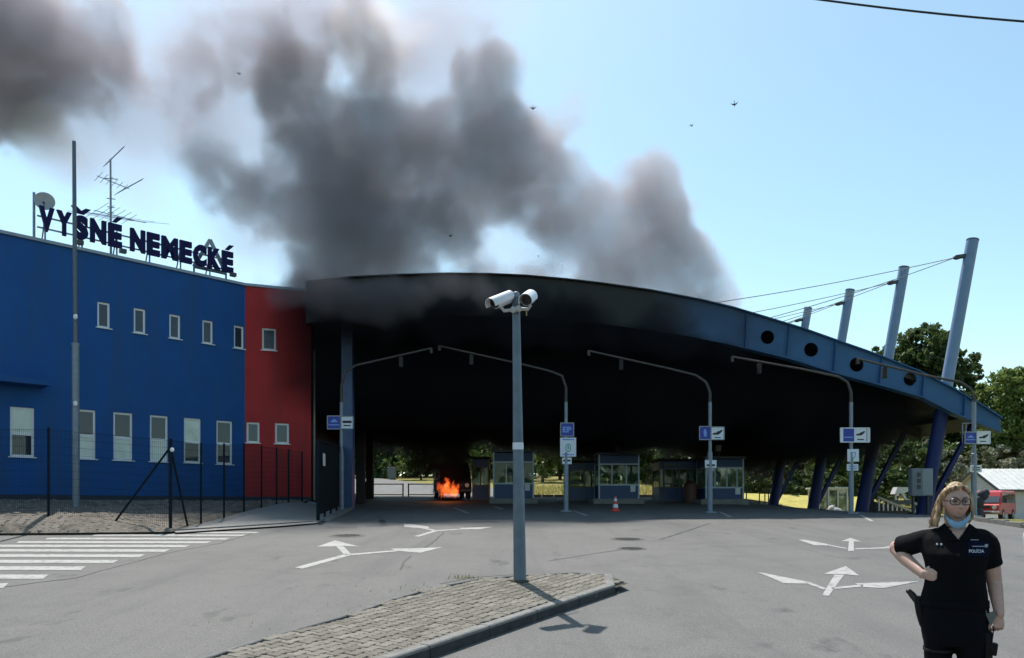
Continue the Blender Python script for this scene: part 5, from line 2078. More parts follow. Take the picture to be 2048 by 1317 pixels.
# ================================================================== WIRE AND BIRDS
w0, w1 = at(1560, -11, 6.2), at(2200, 55, 5.6)
wpts = [w0.lerp(w1, q) + Vector((0, 0, -.025 * math.sin(math.pi * q))) for q in np.linspace(-1.2, 1.6, 30)]
solo("overhead_wire", MB().tube(wpts, .0079, 8), mat("wire_black", (.012, .014, .018), .6), "thick dark overhead wire crossing the top right corner of the sky", "wire", smooth=True)
M_BIRD = mat("bird_dark", (.018, .017, .016), .7, var=.2)


def bird(px, py, Y, s, yaw, bank, label):
    c = at(px, py, Y)
    th = thing("bird", label, "bird", c, "small dark birds in the sky")
    Mb = Matrix.Rotation(yaw, 3, 'Z') @ Matrix.Rotation(bank, 3, 'Y')
    T = lambda x, y, z: c + Mb @ Vector((x * s * .6, y * s * .6, z * s * .6))
    body = MB()
    rg = []
    for x, r_ in ((-.5, .01), (-.35, .05), (-.1, .10), (.15, .11), (.33, .08), (.42, .07), (.5, .01)):
        rg.append([T(x, math.cos(a) * r_, math.sin(a) * r_) for a in np.linspace(0, 2 * math.pi, 9)[:-1]])
    body.loft(rg)
    # wings and forked tail grow out of the same body
    for sg in (-1, 1):
        body.prism([T(.22, sg * .07, .03), T(-.08, sg * .07, .03), T(-.15, sg * .45, .13), T(-.42, sg * .85, .05), T(.08, sg * .48, .16)], Mb @ Vector((0, 0, .02 * s)))
        body.prism([T(-.4, 0, 0), T(-.45, sg * .04, 0), T(-.85, sg * .16, .01), T(-.6, 0, 0)], Mb @ Vector((0, 0, .015 * s)))
    part("body", body, M_BIRD, th)


for a in [(478, 148, 34, .22, 2.0, .5, "tiny bird before the smoke above the roof sign"), (1066, 217, 30, .28, 1.5, .7, "bird with bent wings at the right edge of the smoke column"),
          (1383, 252, 36, .26, .6, .3, "lower of the two birds in the clear blue sky"), (1469, 209, 30, .30, 1.1, 1.1, "upper of the two birds in the clear blue sky"),
          (901, 472, 34, .24, 1.3, 1.2, "small bird low before the smoke over the canopy roof"), (1077, 513, 40, .20, .3, .4, "tiny bird just above the canopy roof crest")]:
    bird(*a)
# ================================================================== PEOPLE
from mathutils.bvhtree import BVHTree
PY, PS = 4.29, 350.0


def W(px, py, dy=0.0):
    return Vector(((px - CX) / PS, PY + dy, EYE - (py - HY) / PS))


def erings(rows, n=28, ex=2.3):
    """rows: (px centre, py, half width px, half depth m, depth offset m) -> superellipse rings"""
    out = []
    for cx_, py, hw, hd, dy in rows:
        c = W(cx_, py, dy)
        r_ = []
        for k in range(n):
            a = 2 * math.pi * k / n
            ca, sa = math.cos(a), math.sin(a)
            q = (abs(ca) ** ex + abs(sa) ** ex) ** (-1 / ex)
            r_.append(c + Vector((ca * q * hw / PS, sa * q * hd, 0)))
        out.append(r_)
    return out


def limb(mb, pts, rad, n=16):
    """tapered limb with rounded ends"""
    pts = [Vector(p) for p in pts]
    fine, fr_ = [], []
    for i in range(len(pts) - 1):
        for k in range(5):
            q = k / 5
            p0, p1, p2, p3 = pts[max(0, i - 1)], pts[i], pts[i + 1], pts[min(len(pts) - 1, i + 2)]
            fine.append(.5 * ((2 * p1) + (p2 - p0) * q + (2 * p0 - 5 * p1 + 4 * p2 - p3) * q * q + (3 * p1 - p0 - 3 * p2 + p3) * q ** 3))
            fr_.append(rad[i] * (1 - q) + rad[i + 1] * q)
    fine.append(pts[-1])
    fr_.append(rad[-1])
    mb.tube(fine, fr_, n)
    mb.sphere(fine[0], fr_[0], 12, 8)
    mb.sphere(fine[-1], fr_[-1], 12, 8)
    return mb


def fused(mb, voxel, smooth_it=2, wrinkle=0.0, wscale=12, keep=None, stretch=(1, 1, 1)):
    """one continuous skin from overlapping forms"""
    me = bpy.data.meshes.new("form")
    me.from_pydata(mb.v, [], mb.f)
    bm = bmesh.new()
    bm.from_mesh(me)
    bmesh.ops.recalc_face_normals(bm, faces=bm.faces)
    bm.to_mesh(me)
    bm.free()
    to = bpy.data.objects.new("form", me)
    COL.objects.link(to)
    md = to.modifiers.new("r", 'REMESH')
    md.mode = 'VOXEL'
    md.voxel_size = voxel
    if smooth_it:
        s = to.modifiers.new("s", 'SMOOTH')
        s.iterations = smooth_it
        s.factor = .5
    dg = bpy.context.evaluated_depsgraph_get()
    dg.update()
    m2 = bpy.data.meshes.new_from_object(to.evaluated_get(dg))
    bpy.data.objects.remove(to)
    bpy.data.meshes.remove(me)
    bm = bmesh.new()
    bm.from_mesh(m2)
    if wrinkle:
        bm.normal_update()
        for v in bm.verts:
            p = Vector((v.co.x * stretch[0], v.co.y * stretch[1], v.co.z * stretch[2])) * wscale
            k = noise.noise(p) + .5 * noise.noise(p * 2.3)
            v.co += v.normal * wrinkle * k
    if keep:
        dead = [f for f in bm.faces if not keep(f.calc_center_median())]
        bmesh.ops.delete(bm, geom=dead, context='FACES')
    for f in bm.faces:
        f.smooth = True
    bm.to_mesh(m2)
    bm.free()
    return m2


def link(name, me, m, parent, label=None):
    me.name = name
    sh = WL[parent]
    me.transform(Matrix.Translation(-sh))
    me.materials.clear()
    me.materials.append(m)
    o = bpy.data.objects.new(name, me)
    COL.objects.link(o)
    o.parent = parent
    WL[o] = sh
    if label:
        o["label"] = label
    return o


def skin_mat(name, base, lip=None, cheeks=()):
    m = mat(name, base, .5, var=.07, scale=30, spec=.4)
    n, l = m.node_tree.nodes, m.node_tree.links
    b = n["Principled BSDF"]
    b.inputs["Subsurface Weight"].default_value = .12
    b.inputs["Subsurface Radius"].default_value = (.012, .005, .003)
    src = b.inputs["Base Color"].links[0].from_socket
    geo = n.new("ShaderNodeNewGeometry")
    for c, s, col, k in ([(lip, (.021, .03, .008), (.40, .15, .13), .75)] if lip else []) + [(c, (.022, .05, .02), (.62, .27, .22), .45) for c in cheeks]:
        su = n.new("ShaderNodeVectorMath")
        su.operation = 'SUBTRACT'
        l.new(geo.outputs["Position"], su.inputs[0])
        su.inputs[1].default_value = c
        dv_ = n.new("ShaderNodeVectorMath")
        dv_.operation = 'DIVIDE'
        l.new(su.outputs[0], dv_.inputs[0])
        dv_.inputs[1].default_value = s
        ln = n.new("ShaderNodeVectorMath")
        ln.operation = 'LENGTH'
        l.new(dv_.outputs[0], ln.inputs[0])
        mr = n.new("ShaderNodeMapRange")
        mr.inputs[1].default_value, mr.inputs[2].default_value = 1.15, .6
        mr.inputs[3].default_value, mr.inputs[4].default_value = 0, k
        l.new(ln.outputs["Value"], mr.inputs[0])
        mx = n.new("ShaderNodeMix")
        mx.data_type = 'RGBA'
        l.new(mr.outputs[0], mx.inputs[0])
        l.new(src, mx.inputs[6])
        mx.inputs[7].default_value = col + (1,)
        src = mx.outputs[2]
    l.new(src, b.inputs["Base Color"])
    return m


def head_mesh(mb, c, yaw, pitch, s=1.0, n=56, m=44):
    """head with jaw, brow, nose, lips, chin and ears; +y of the head looks at the viewer"""
    Mh = Matrix.Rotation(yaw, 3, 'Z') @ Matrix.Rotation(pitch, 3, 'X')

    def g(v, m_, s_):
        return math.exp(-((v - m_) / s_) ** 2)

    def pt(th, ph):
        x, y, z = math.sin(th) * math.sin(ph), -math.sin(th) * math.cos(ph), math.cos(th)
        X, Y, Z = x * .074, y * .092, z * (.098 if z > 0 else .100)
        if z < 0:
            X *= 1 - .30 * (-z) ** 1.6
            if y < 0:
                Y *= 1 - .06 * (-z) ** 2
            else:
                Y *= 1 - .35 * (-z) ** 1.3
        if y < 0:                                       # the face side
            f = -y
            Y += .010 * f ** 3                          # flatten the front a little
            Y -= .024 * g(X, 0, .0105) * (g(Z, -.022, .016) + .45 * g(Z, -.004, .016)) * (f > .5)
            Y -= .008 * (g(X, .012, .007) + g(X, -.012, .007)) * g(Z, -.028, .008) * (f > .5)
            Y += .010 * (g(X, .031, .015) + g(X, -.031, .015)) * g(Z, .008, .011)
            Y -= .005 * g(Z, .026, .009) * g(X, 0, .05)
            Y -= .008 * g(X, 0, .022) * (g(Z, -.049, .0055) + g(Z, -.060, .006))
            Y += .004 * g(X, 0, .024) * g(Z, -.0545, .0022)
            Y -= .009 * g(X, 0, .02) * g(Z, -.083, .014)
            Y -= .005 * (g(X, .042, .02) + g(X, -.042, .02)) * g(Z, -.026, .02)
        return Vector(c) + Mh @ (Vector((X, Y, Z)) * s)
    rings = [[pt(math.pi * i / m, 2 * math.pi * k / n) for k in range(n)] for i in range(1, m)]
    mb.loft(rings)
    for sg in (-1, 1):
        mb.sphere(Vector(c) + Mh @ (Vector((sg * .074, .012, -.004)) * s), (.012 * s, .02 * s, .03 * s), 10, 8)
    return Mh


def hand(mb, wrist, fwd, across, up, s=1.0, curl=(.25, .3, .35, .45), thumb=.6, spread=.10):
    """palm, four jointed fingers of unequal length and a thumb; across points from little finger to index"""
    f, a, u = Vector(fwd).normalized(), Vector(across).normalized(), Vector(up).normalized()
    w = Vector(wrist)
    P_ = lambda x, y, z: w + (f * x + a * y + u * z) * s
    ell = lambda x, hw, hz, oy=0.0: [P_(x, oy + math.cos(t) * hw, math.sin(t) * hz) for t in np.linspace(0, 2 * math.pi, 17)[:-1]]
    mb.loft([ell(-.02, .026, .020), ell(.01, .028, .019), ell(.045, .037, .016), ell(.08, .040, .014), ell(.092, .036, .010)])
    for i, (y, L, r_) in enumerate([(.034, .070, .0080), (.0115, .078, .0084), (-.0115, .072, .0080), (-.033, .056, .0072)]):
        c = curl[i]
        p = P_(.082, y, 0)
        d_ang = 0.0
        pts = [P_(.06, y, 0), p]
        for q, sh_ in ((.45, 1.0), (.31, 1.3), (.24, 1.0)):
            d_ang += c * sh_
            dirv = (f * math.cos(d_ang) - u * math.sin(d_ang) + a * (spread * (1.5 - i) * .6)).normalized()
            p = p + dirv * L * q * s
            pts.append(p)
        limb(mb, pts, [r_ * s * k for k in (1.05, 1.05, .98, .9, .74)], 10)
    p0, p1 = P_(.018, .024, -.004), P_(.048, .048, -.012)
    d1 = (f * .8 + a * (thumb * .5) - u * .35).normalized()
    p2 = p1 + d1 * .034 * s
    p3 = p2 + (f * .9 + a * (thumb * .15) - u * .35).normalized() * .026 * s
    limb(mb, [p0, p1, p2, p3], [.014 * s, .0125 * s, .0105 * s, .008 * s], 10)
    return mb


# ------------------------------------------------------------------ woman in black police shirt
off_base = W(1910, 1544)
wom = thing("person", "blonde woman in black police shirt, hand on hip, blue face mask under her chin", "person", off_base)
ALPHA = math.atan2(1910 - CX, FPX)                      # she stands turned towards the camera
TURN = Matrix.Translation(off_base) @ Matrix.Rotation(-ALPHA, 4, 'Z') @ Matrix.Diagonal((math.cos(ALPHA), 1, 1, 1)) @ Matrix.Translation(-off_base)
HC = W(1914, 1004, -.02)
YAW, PIT = R(14), R(4)
sk = MB()
Mh = head_mesh(sk, HC, YAW, PIT)
hp = lambda x, y, z: HC + Mh @ Vector((x, y, z))
limb(sk, [W(1914, 1076, .015), W(1914, 1052, .01), HC + Vector((0, .025, -.03))], [.066, .056, .052])
sk.loft(erings([(1914, 1056, 36, .066, .006), (1914, 1066, 58, .088, .003), (1914, 1076, 68, .099, 0), (1914, 1105, 62, .122, -.008), (1911, 1160, 54, .11, 0), (1910, 1200, 56, .11, 0), (1910, 1230, 54, .10, .0)]))
# right arm, hand on hip
R_sh, R_el, R_wr = W(1844, 1085, .0), W(1786, 1102, .12), W(1847, 1149, -.085)
limb(sk, [W(1868, 1078, 0), R_sh, R_el], [.05, .055, .045])
limb(sk, [R_el, R_el.lerp(R_wr, .35) + Vector((-.004, 0, -.004)), R_wr], [.043, .044, .027])
hand(sk, R_wr, (.90, -.36, .02), (.05, -.05, .99), (-.34, -.93, -.1), s=.98, curl=(.14, .16, .2, .24), thumb=1.1, spread=.30)
# left arm hanging
L_sh, L_el, L_wr = W(1974, 1087, .0), W(1988, 1160, .04), W(1997, 1222, -.03)
limb(sk, [W(1955, 1078, 0), L_sh, L_el], [.05, .056, .045])
limb(sk, [L_el, L_el.lerp(L_wr, .3), L_wr], [.044, .043, .028])
hand(sk, L_wr, (-.04, -.12, -.99), (-.82, -.5, .0), (.45, -.8, .1), s=.84, curl=(.75, .8, .8, .8), thumb=.5, spread=.02)
# legs and feet inside the trousers
for cx_, dx in ((1880, 0), (1941, 0)):
    limb(sk, [W(cx_, 1240), W(cx_ - (3 if cx_ < 1900 else -3), 1390), W(cx_ - (4 if cx_ < 1900 else -4), 1515)], [.08, .055, .04])
lipc, ch1, ch2 = [TURN @ q for q in (hp(0, -.095, -.054), hp(.045, -.075, -.03), hp(-.045, -.075, -.03))]
M_SKIN = skin_mat("skin_fair", (.50, .305, .24), lipc, (ch1, ch2))
link("body", fused(sk, .0030, 1), M_SKIN, wom)

M_SHIRT = mat("shirt_black", (.0040, .0040, .0052), .9, var=.15, scale=40, spec=.12, bump=.15, bscale=250)
M_TROU = mat("trousers_black", (.0036, .004, .0062), .9, var=.15, scale=40, spec=.12, bump=.15, bscale=220)
sh = MB()
sh.loft(erings([(1914, 1055, 27, .062, .008), (1914, 1061, 48, .080, .006), (1913, 1068, 70, .095, .004), (1912, 1078, 78, .108, 0), (1912, 1092, 76, .122, -.006),
                (1912, 1108, 69, .140, -.018), (1912, 1124, 64, .142, -.020), (1911, 1145, 60, .134, -.012), (1910, 1170, 63, .138, -.008), (1909, 1192, 67, .142, -.004),
                (1909, 1206, 68, .142, -.002)]))
limb(sh, [W(1872, 1076, 0), R_sh + Vector((0, 0, .004)), R_sh.lerp(R_el, .72)], [.056, .064, .064])
sh.tube([R_sh.lerp(R_el, .5), R_sh.lerp(R_el, .83)], [.064, .070], 18)
limb(sh, [W(1952, 1076, 0), L_sh + Vector((.004, 0, .004)), L_sh.lerp(L_el, .45)], [.056, .065, .064])
sh.tube([L_sh.lerp(L_el, .3), L_sh.lerp(L_el, .58)], [.064, .071], 18)
vA, vB, vC = W(1890, 1042), W(1939, 1042), W(1917.5, 1079)


def not_v(c):
    if c.y > PY - .01:
        return c.z < W(0, 1056).z or c.y > PY + .02
    s1 = (vC.x - vA.x) * (c.z - vA.z) - (vC.z - vA.z) * (c.x - vA.x)
    s2 = (vB.x - vC.x) * (c.z - vC.z) - (vB.z - vC.z) * (c.x - vC.x)
    return not (s1 > 0 and s2 > 0)


shm = fused(sh, .007, 3, wrinkle=.006, wscale=8, keep=not_v, stretch=(1, 1, .6))
bmq = bmesh.new()
bmq.from_mesh(shm)
BVH = BVHTree.FromBMesh(bmq)
bmq.free()
shirt = link("shirt", shm, M_SHIRT, wom)


def drape(px, py, lift=.003):
    p = W(px, py)
    h = BVH.ray_cast(Vector((p.x, PY - 1, p.z)), Vector((0, 1, 0)))
    y = h[0].y if h[0] else PY - .13
    return Vector((p.x, y - lift, p.z))


def drape_mb(mb, lift):
    out = MB()
    vs = []
    for v in mb.v:
        h = BVH.ray_cast(Vector((v[0], PY - 1, v[2])), Vector((0, 1, 0)))
        y = h[0].y if h[0] else PY - .13
        vs.append(Vector((v[0], y - lift + (v[1] - PY), v[2])))
    return out.add(vs, mb.f)


# collar flaps, placket, badges and lettering
col_ = MB()
for a, b, c_, d_ in (((1890, 1046), (1916, 1078), (1902, 1081), (1872, 1060)), ((1939, 1046), (1919, 1078), (1934, 1080), (1958, 1060))):
    q = [drape(*a, .012) if False else W(*a, -.062), drape(*b, .006), drape(*c_, .012), drape(*d_, .010)]
    col_.prism(q, (0, .005, .0))
part("collar", col_, M_SHIRT, shirt)
part("placket", MB().prism([drape(1914, 1080, .004), drape(1921, 1080, .004), drape(1921, 1110, .004), drape(1914, 1110, .004)], (0, .004, 0)), M_SHIRT, shirt)
pt_mb = MB()
g_ = [[W(1936 + 40 * i / 6, 1081 + 28 * j / 5) for i in range(7)] for j in range(6)]
pt_mb.add([p for r_ in g_ for p in r_], [(j * 7 + i, j * 7 + i + 1, (j + 1) * 7 + i + 1, (j + 1) * 7 + i) for j in range(5) for i in range(6)])
part("chest_patch", drape_mb(pt_mb, .003), mat("patch_navy", (.004, .006, .022), .85, spec=.1), shirt)
M_THREAD = mat("thread_white", (.55, .57, .62), .7)
t_mb = text_mb("POLÍCIA", .03, W(1938, 1102), XR, ZU, .0006, .0006, fit=(29 / PS, None))
part("lettering", drape_mb(t_mb, .006), M_THREAD, shirt)
t_mb = MB()
for x0, x1, y0, y1 in ((1941, 1957, 1077.4, 1078.6), (1944, 1971, 1089.5, 1091)):
    g_ = [[W(x0 + (x1 - x0) * i / 6, y) for i in range(7)] for y in (y0, y1)]
    t_mb.add([p for r_ in g_ for p in r_], [(i, i + 1, 8 + i, 7 + i) for i in range(6)])
t_mb.add([W(1968, 1086.5), W(1975, 1086), W(1974, 1091), W(1970, 1093)], [(0, 1, 2, 3)])
part("name_strip", drape_mb(t_mb, .006), mat("thread_grey", (.30, .31, .35), .7), shirt)
for px in (1875.5, 1884):
    c = drape(px, 1088, .004)
    part("pin_badge", MB().sphere(c, (.0065, .003, .0065), 10, 6), M_THREAD, shirt)

# trousers, belt, boots
tr = MB()
tr.loft(erings([(1909, 1190, 65, .136, 0), (1909, 1215, 68, .142, 0), (1910, 1240, 69, .146, .004), (1910, 1265, 69, .146, .006), (1910, 1282, 66, .135, .004), (1910, 1290, 58, .11, 0)]))
for cx_, sg in ((1877.5, -1), (1942.5, 1)):
    tr.loft(erings([(cx_, 1262, 34, .125, 0), (cx_, 1290, 31.5, .11, 0), (cx_ + sg * 1, 1330, 28, .095, 0), (cx_ + sg * 3, 1400, 24, .075, -.005), (cx_ + sg * 4, 1460, 22, .07, .004), (cx_ + sg * 5, 1525, 20, .066, .01)], ex=2.1))
link("trousers", fused(tr, .008, 3, wrinkle=.005, wscale=8, stretch=(1, 1, .5)), M_TROU, wom)
blt = MB()
blt.loft(erings([(1909, 1199, 70, .150, 0), (1909, 1212, 70.5, .151, 0)], n=36), cap=True)
M_LEATHER = mat("belt_black", (.005, .005, .006), .6, var=.15, scale=20, spec=.2)
belt = part("belt", blt, M_TROU, wom)
for cx_, sg in ((1874, -1), (1946, 1)):
    bt = MB()
    limb(bt, [W(cx_, 1505, .02), W(cx_, 1532, .01), W(cx_ + sg * 4, 1537, -.14)], [.06, .055, .042])
    bt.box(W(cx_ + sg * 2, 1541, -.05), (.095, .27, .02), None, .006)
    link("boot", fused(bt, .008, 2), M_LEATHER, wom)
# holster with the pistol grip at her right hip, pouch on the thigh
hl = MB()
hl.loft(erings([(1837, 1196, 9, .03, -.02), (1838, 1208, 11, .035, -.02), (1842, 1232, 11, .035, -.02), (1846, 1254, 8, .03, -.02), (1848, 1262, 5, .02, -.02)], n=16))
hol = part("holster", hl, M_LEATHER, wom, smooth=True)
gp = MB().tube([W(1817, 1187, -.03), W(1824, 1194, -.03), W(1836, 1210, -.02)], [.017, .021, .020], 12)
gp.sphere(W(1816.5, 1187, -.03), (.019, .02, .016), 10, 6)
part("pistol_grip", gp, mat("grip_black", (.012, .012, .013), .5), hol, smooth=True)
part("thigh_strap", MB().loft(erings([(1877.5, 1298, 32.5, .115, 0), (1877.5, 1303, 32.5, .114, 0)], n=28)), mat("strap_black", (.014, .014, .015), .8, spec=.2), hol)
pch = MB().box(W(1975, 1283, -.03), (.05, .09, .16), None, .012)
part("thigh_pouch", pch, M_LEATHER, wom)

# glasses
M_FRAME = mat("spectacle_frame", (.010, .008, .008), .3, spec=.6)
gls = MB()
for sg in (-1, 1):
    pts = []
    for k in range(21):
        a = 2 * math.pi * k / 20
        ca, sa = math.cos(a), math.sin(a)
        q = (abs(ca) ** 3.2 + abs(sa) ** 3.2) ** (-1 / 3.2)
        pts.append(hp(sg * .0325 + ca * q * .0265, -.104 + abs(sg * .0325 + ca * q * .0265) ** 2 * 3.2, .006 + sa * q * .0165))
    gls.tube(pts, .0027, 7, cap=False)
    gls.tube([hp(sg * .058, -.093, .010), hp(sg * .073, -.05, .010), hp(sg * .079, .01, .006)], .0024, 6)
gls.tube([hp(-.007, -.107, .010), hp(0, -.109, .012), hp(.007, -.107, .010)], .0026, 7)
gl = part("spectacles", gls, M_FRAME, wom, smooth=True)
M_EYE = mat("eye_white", (.30, .27, .255), .35)
M_IRIS = mat("eye_iris", (.05, .045, .04), .2)
for sg in (-1, 1):
    e_ = part("eye", MB().sphere(hp(sg * .031, -.0745, .0065), .0105, 14, 10), M_EYE, wom, smooth=True)
    part("iris", MB().sphere(hp(sg * .031 + .001, -.0835, .0065), (.0060, .0055, .0060), 10, 8), M_IRIS, e_, smooth=True)
    part("eyelid", MB().tube([hp(sg * .031 + t_ * .0135, -.0845 + t_ * t_ * .007, .0125 - t_ * t_ * .006) for t_ in np.linspace(-1, 1, 7)], .0026, 6), mat("eyelid", (.26, .14, .10), .6), wom, smooth=True)
    part("eyebrow", MB().tube([hp(sg * (.014 + .034 * t_), -.0965 + .022 * t_ ** 2, .0265 + .005 * math.sin(t_ * 2.4)) for t_ in np.linspace(0, 1, 6)], [.002, .003, .003, .0028, .0022, .001], 6), mat("eyebrow_brown", (.13, .075, .045), .8), wom, smooth=True)

# surgical mask pulled under the chin
cl = [(1889, 1030, -.025), (1893, 1037, -.055), (1900, 1044, -.085), (1909, 1049, -.102), (1917, 1050.5, -.108), (1925, 1048, -.10), (1933, 1042, -.08), (1939, 1035, -.05), (1942, 1029, -.02)]
rows_ = []
for j in range(9):
    t_ = j / 8
    bulge = .010 * math.sin(t_ * math.pi) + (.0035 if j % 2 else 0)
    rw = []
    for i, (x, y, dy) in enumerate(cl):
        k = math.sin(math.pi * i / (len(cl) - 1))
        rw.append(W(x + (0 if i != 4 else 0), y - 5.0 - 1.5 * k + t_ * (9 + 5.0 * k), dy - bulge * (.4 + .6 * k) + .02 * t_ * k))
    rows_.append(rw)
mk_ = MB()
nn_ = len(cl)
fr_v = [p for r_ in rows_ for p in r_]
bk_v = [p + Vector((0, .004, 0)) for p in fr_v]
fcs = [(j * nn_ + i, j * nn_ + i + 1, (j + 1) * nn_ + i + 1, (j + 1) * nn_ + i) for j in range(8) for i in range(nn_ - 1)]
mk_.add(fr_v, fcs).add(bk_v, [f[::-1] for f in fcs])
M_MASK = mat("mask_blue", (.20, .38, .54), .8, var=.06, scale=30)
msk = part("face_mask", mk_, M_MASK, wom, smooth=True)
part("ear_loop", MB().tube([W(1889, 1028, -.02), W(1886, 1015, .02), W(1887, 1002, .035)], .0018, 6).tube([W(1942, 1028, -.02), W(1942, 1014, .03), W(1941, 1003, .04)], .0018, 6), M_WHITE, msk)

# hair: parted, falling to the shoulder on her right
hm = bpy.data.materials.new("hair_blonde")
hm.use_nodes = True
n, l = hm.node_tree.nodes, hm.node_tree.links
b = n["Principled BSDF"]
b.inputs["Roughness"].default_value = .5
b.inputs["Specular IOR Level"].default_value = .35
geo = n.new("ShaderNodeNewGeometry")
mp_ = n.new("ShaderNodeMapping")
mp_.inputs["Scale"].default_value = (110, 60, 9)
l.new(geo.outputs["Position"], mp_.inputs[0])
tx = n.new("ShaderNodeTexNoise")
tx.inputs["Scale"].default_value = 1.0
tx.inputs["Detail"].default_value = 4
l.new(mp_.outputs[0], tx.inputs["Vector"])
rpn = n.new("ShaderNodeValToRGB")
rpn.color_ramp.elements[0].position, rpn.color_ramp.elements[0].color = .35, (.13, .065, .03, 1)
rpn.color_ramp.elements[1].position, rpn.color_ramp.elements[1].color = .66, (.56, .39, .22, 1)
l.new(tx.outputs["Fac"], rpn.inputs[0])
l.new(rpn.outputs[0], b.inputs["Base Color"])
bp_ = n.new("ShaderNodeBump")
bp_.inputs["Strength"].default_value = .8
bp_.inputs["Distance"].default_value = .006
l.new(tx.outputs["Fac"], bp_.inputs["Height"])
l.new(bp_.outputs[0], b.inputs["Normal"])
hr = MB()
hr.sphere(HC + Vector((-.002, .034, .016)), (.080, .086, .090), 24, 16)
limb(hr, [hp(-.004, -.068, .088), hp(-.045, -.056, .078), W(1886, 992, -.045), W(1879, 1008, -.035), W(1877, 1024, -.045), W(1874, 1040, -.06), W(1871, 1051, -.06)], [.009, .014, .014, .016, .020, .020, .010])
limb(hr, [hp(-.02, -.01, .092), hp(-.070, -.005, .05), W(1880, 1006, .02), W(1874, 1028, .01), W(1870, 1050, -.005)], [.018, .024, .026, .026, .015])
limb(hr, [hp(.004, -.068, .088), hp(.044, -.056, .078), W(1938, 992, -.03), W(1943, 1006, -.01), W(1944, 1020, -.01), W(1944, 1031, -.01)], [.009, .012, .011, .011, .012, .007])
limb(hr, [hp(.02, .0, .09), hp(.070, .01, .04), W(1940, 1014, .05), W(1938, 1040, .06)], [.018, .022, .028, .02])
limb(hr, [W(1912, 985, .10), W(1908, 1020, .09), W(1904, 1046, .075)], [.066, .066, .045])
hair = link("hair", fused(hr, .0055, 2, wrinkle=.0014, wscale=34, stretch=(1, 1, .25)), hm, wom)
st = MB()
rr = random.Random(3)
for i in range(300):
    side = -1 if rr.random() < .62 else 1
    t0 = rr.random()
    fr0 = rr.uniform(-.05, .05)
    q0 = rr.uniform(0, .05)
    if side < 0:
        pts = [hp(-.004 - rr.uniform(0, .01), -.064 + q0 * 1.6, .094 + q0 * .2), hp(-.046 + rr.uniform(-.004, .004), -.054 + q0, .086), W(1885 + rr.uniform(-4, 2), 992, -.05 + q0), W(1877 + rr.uniform(-4, 4), 1010, -.045 + q0),
               W(1871 + rr.uniform(-8, 8), 1028, -.05 + q0), W(1866 + rr.uniform(-9, 12), 1049 + rr.uniform(-8, 8), -.055 + q0)]
    else:
        pts = [hp(.004 + rr.uniform(0, .01), -.064 + q0 * 1.6, .094 + q0 * .2), hp(.046 + rr.uniform(-.003, .003), -.052 + q0, .085), W(1939 + rr.uniform(-2, 2), 992, -.03 + q0),
               W(1944 + rr.uniform(-2, 2), 1012, -.01 + q0), W(1945 + rr.uniform(-4, 3), 1032 + rr.uniform(-5, 6), .0 + q0)]
    wv_ = rr.uniform(.003, .009)
    fine = []
    for ka, (a, b_) in enumerate(zip(pts[:-1], pts[1:])):
        for q in (0, .33, .66):
            fine.append(a.lerp(b_, q) + Vector((rr.gauss(0, wv_), rr.gauss(0, wv_), 0)) * min(.7, .12 + .16 * ka))
    fine.append(pts[-1])
    k = len(fine)
    st.tube(fine, [rr.uniform(.0014, .003) * (1 - .6 * j / k) for j in range(k)], 5, cap=False)
part("loose_strands", st, hm, hair, smooth=True, kind="stuff")

# what she carries in her left hand
cpn = thing("carried_kit", "black pouch on a short strap with grey clip held in the woman's lowered hand", "pouch", W(1986, 1301, -.06))
part("clip", MB().prism([W(1972, 1222, -.07), W(1988, 1214, -.07), W(1990, 1226, -.07), W(1982, 1240, -.07)], (0, .012, 0)).bar(W(1969, 1214, -.065), W(1981, 1241, -.065), .012), mat("clip_grey", (.13, .13, .125), .5), cpn)
part("strap", MB().bar(W(1986, 1247, -.06), W(1982, 1280, -.06), .02, .006), M_LEATHER, cpn)
part("pouch", MB().box(W(1985, 1289, -.06), (.045, .035, .07), Matrix.Rotation(R(8), 3, 'Y'), .006), M_LEATHER, cpn)

bpy.context.view_layer.update()
for th in (wom, cpn):
    th.matrix_world = TURN @ th.matrix_world

# ------------------------------------------------------------------ person mostly beyond the right edge of the picture
QX = 2112
man = thing("person", "person in pale blue top and blue gloves cut off by the right picture edge", "person", W(QX, 1544, -.05))
sk = MB()
HC2 = W(QX + 4, 975, .0)
head_mesh(sk, HC2, R(-20), 0)
limb(sk, [W(QX, 1050, .01), HC2 + Vector((0, .02, -.04))], [.065, .055])
sk.loft(erings([(QX, 1042, 30, .06, 0), (QX, 1060, 60, .09, 0), (QX, 1120, 58, .11, 0), (QX, 1200, 54, .10, 0)]))
rs, re_, rw = W(QX - 56, 1075, 0), W(QX - 50, 1170, .03), W(QX - 56, 1255, -.05)
limb(sk, [rs, re_], [.055, .046])
limb(sk, [re_, re_.lerp(rw, .35), rw], [.044, .043, .03])
ls, le_, lw = W(QX + 56, 1075, 0), W(QX + 64, 1170, .04), W(QX + 58, 1255, -.06)
limb(sk, [ls, le_], [.055, .046])
limb(sk, [le_, le_.lerp(lw, .35), lw], [.044, .043, .03])
for sg in (-1, 1):
    limb(sk, [W(QX + sg * 28, 1240), W(QX + sg * 30, 1390), W(QX + sg * 30, 1515)], [.08, .055, .04])
link("body", fused(sk, .006, 1), skin_mat("skin_second", (.42, .27, .21)), man)
M_TOP = mat("top_pale_blue", (.42, .52, .58), .85, var=.08, scale=15)
tp_ = MB()
tp_.loft(erings([(QX, 1046, 30, .065, 0), (QX, 1056, 58, .088, 0), (QX, 1072, 68, .105, 0), (QX, 1110, 62, .125, -.01), (QX, 1160, 56, .122, 0), (QX, 1215, 60, .128, 0)]))
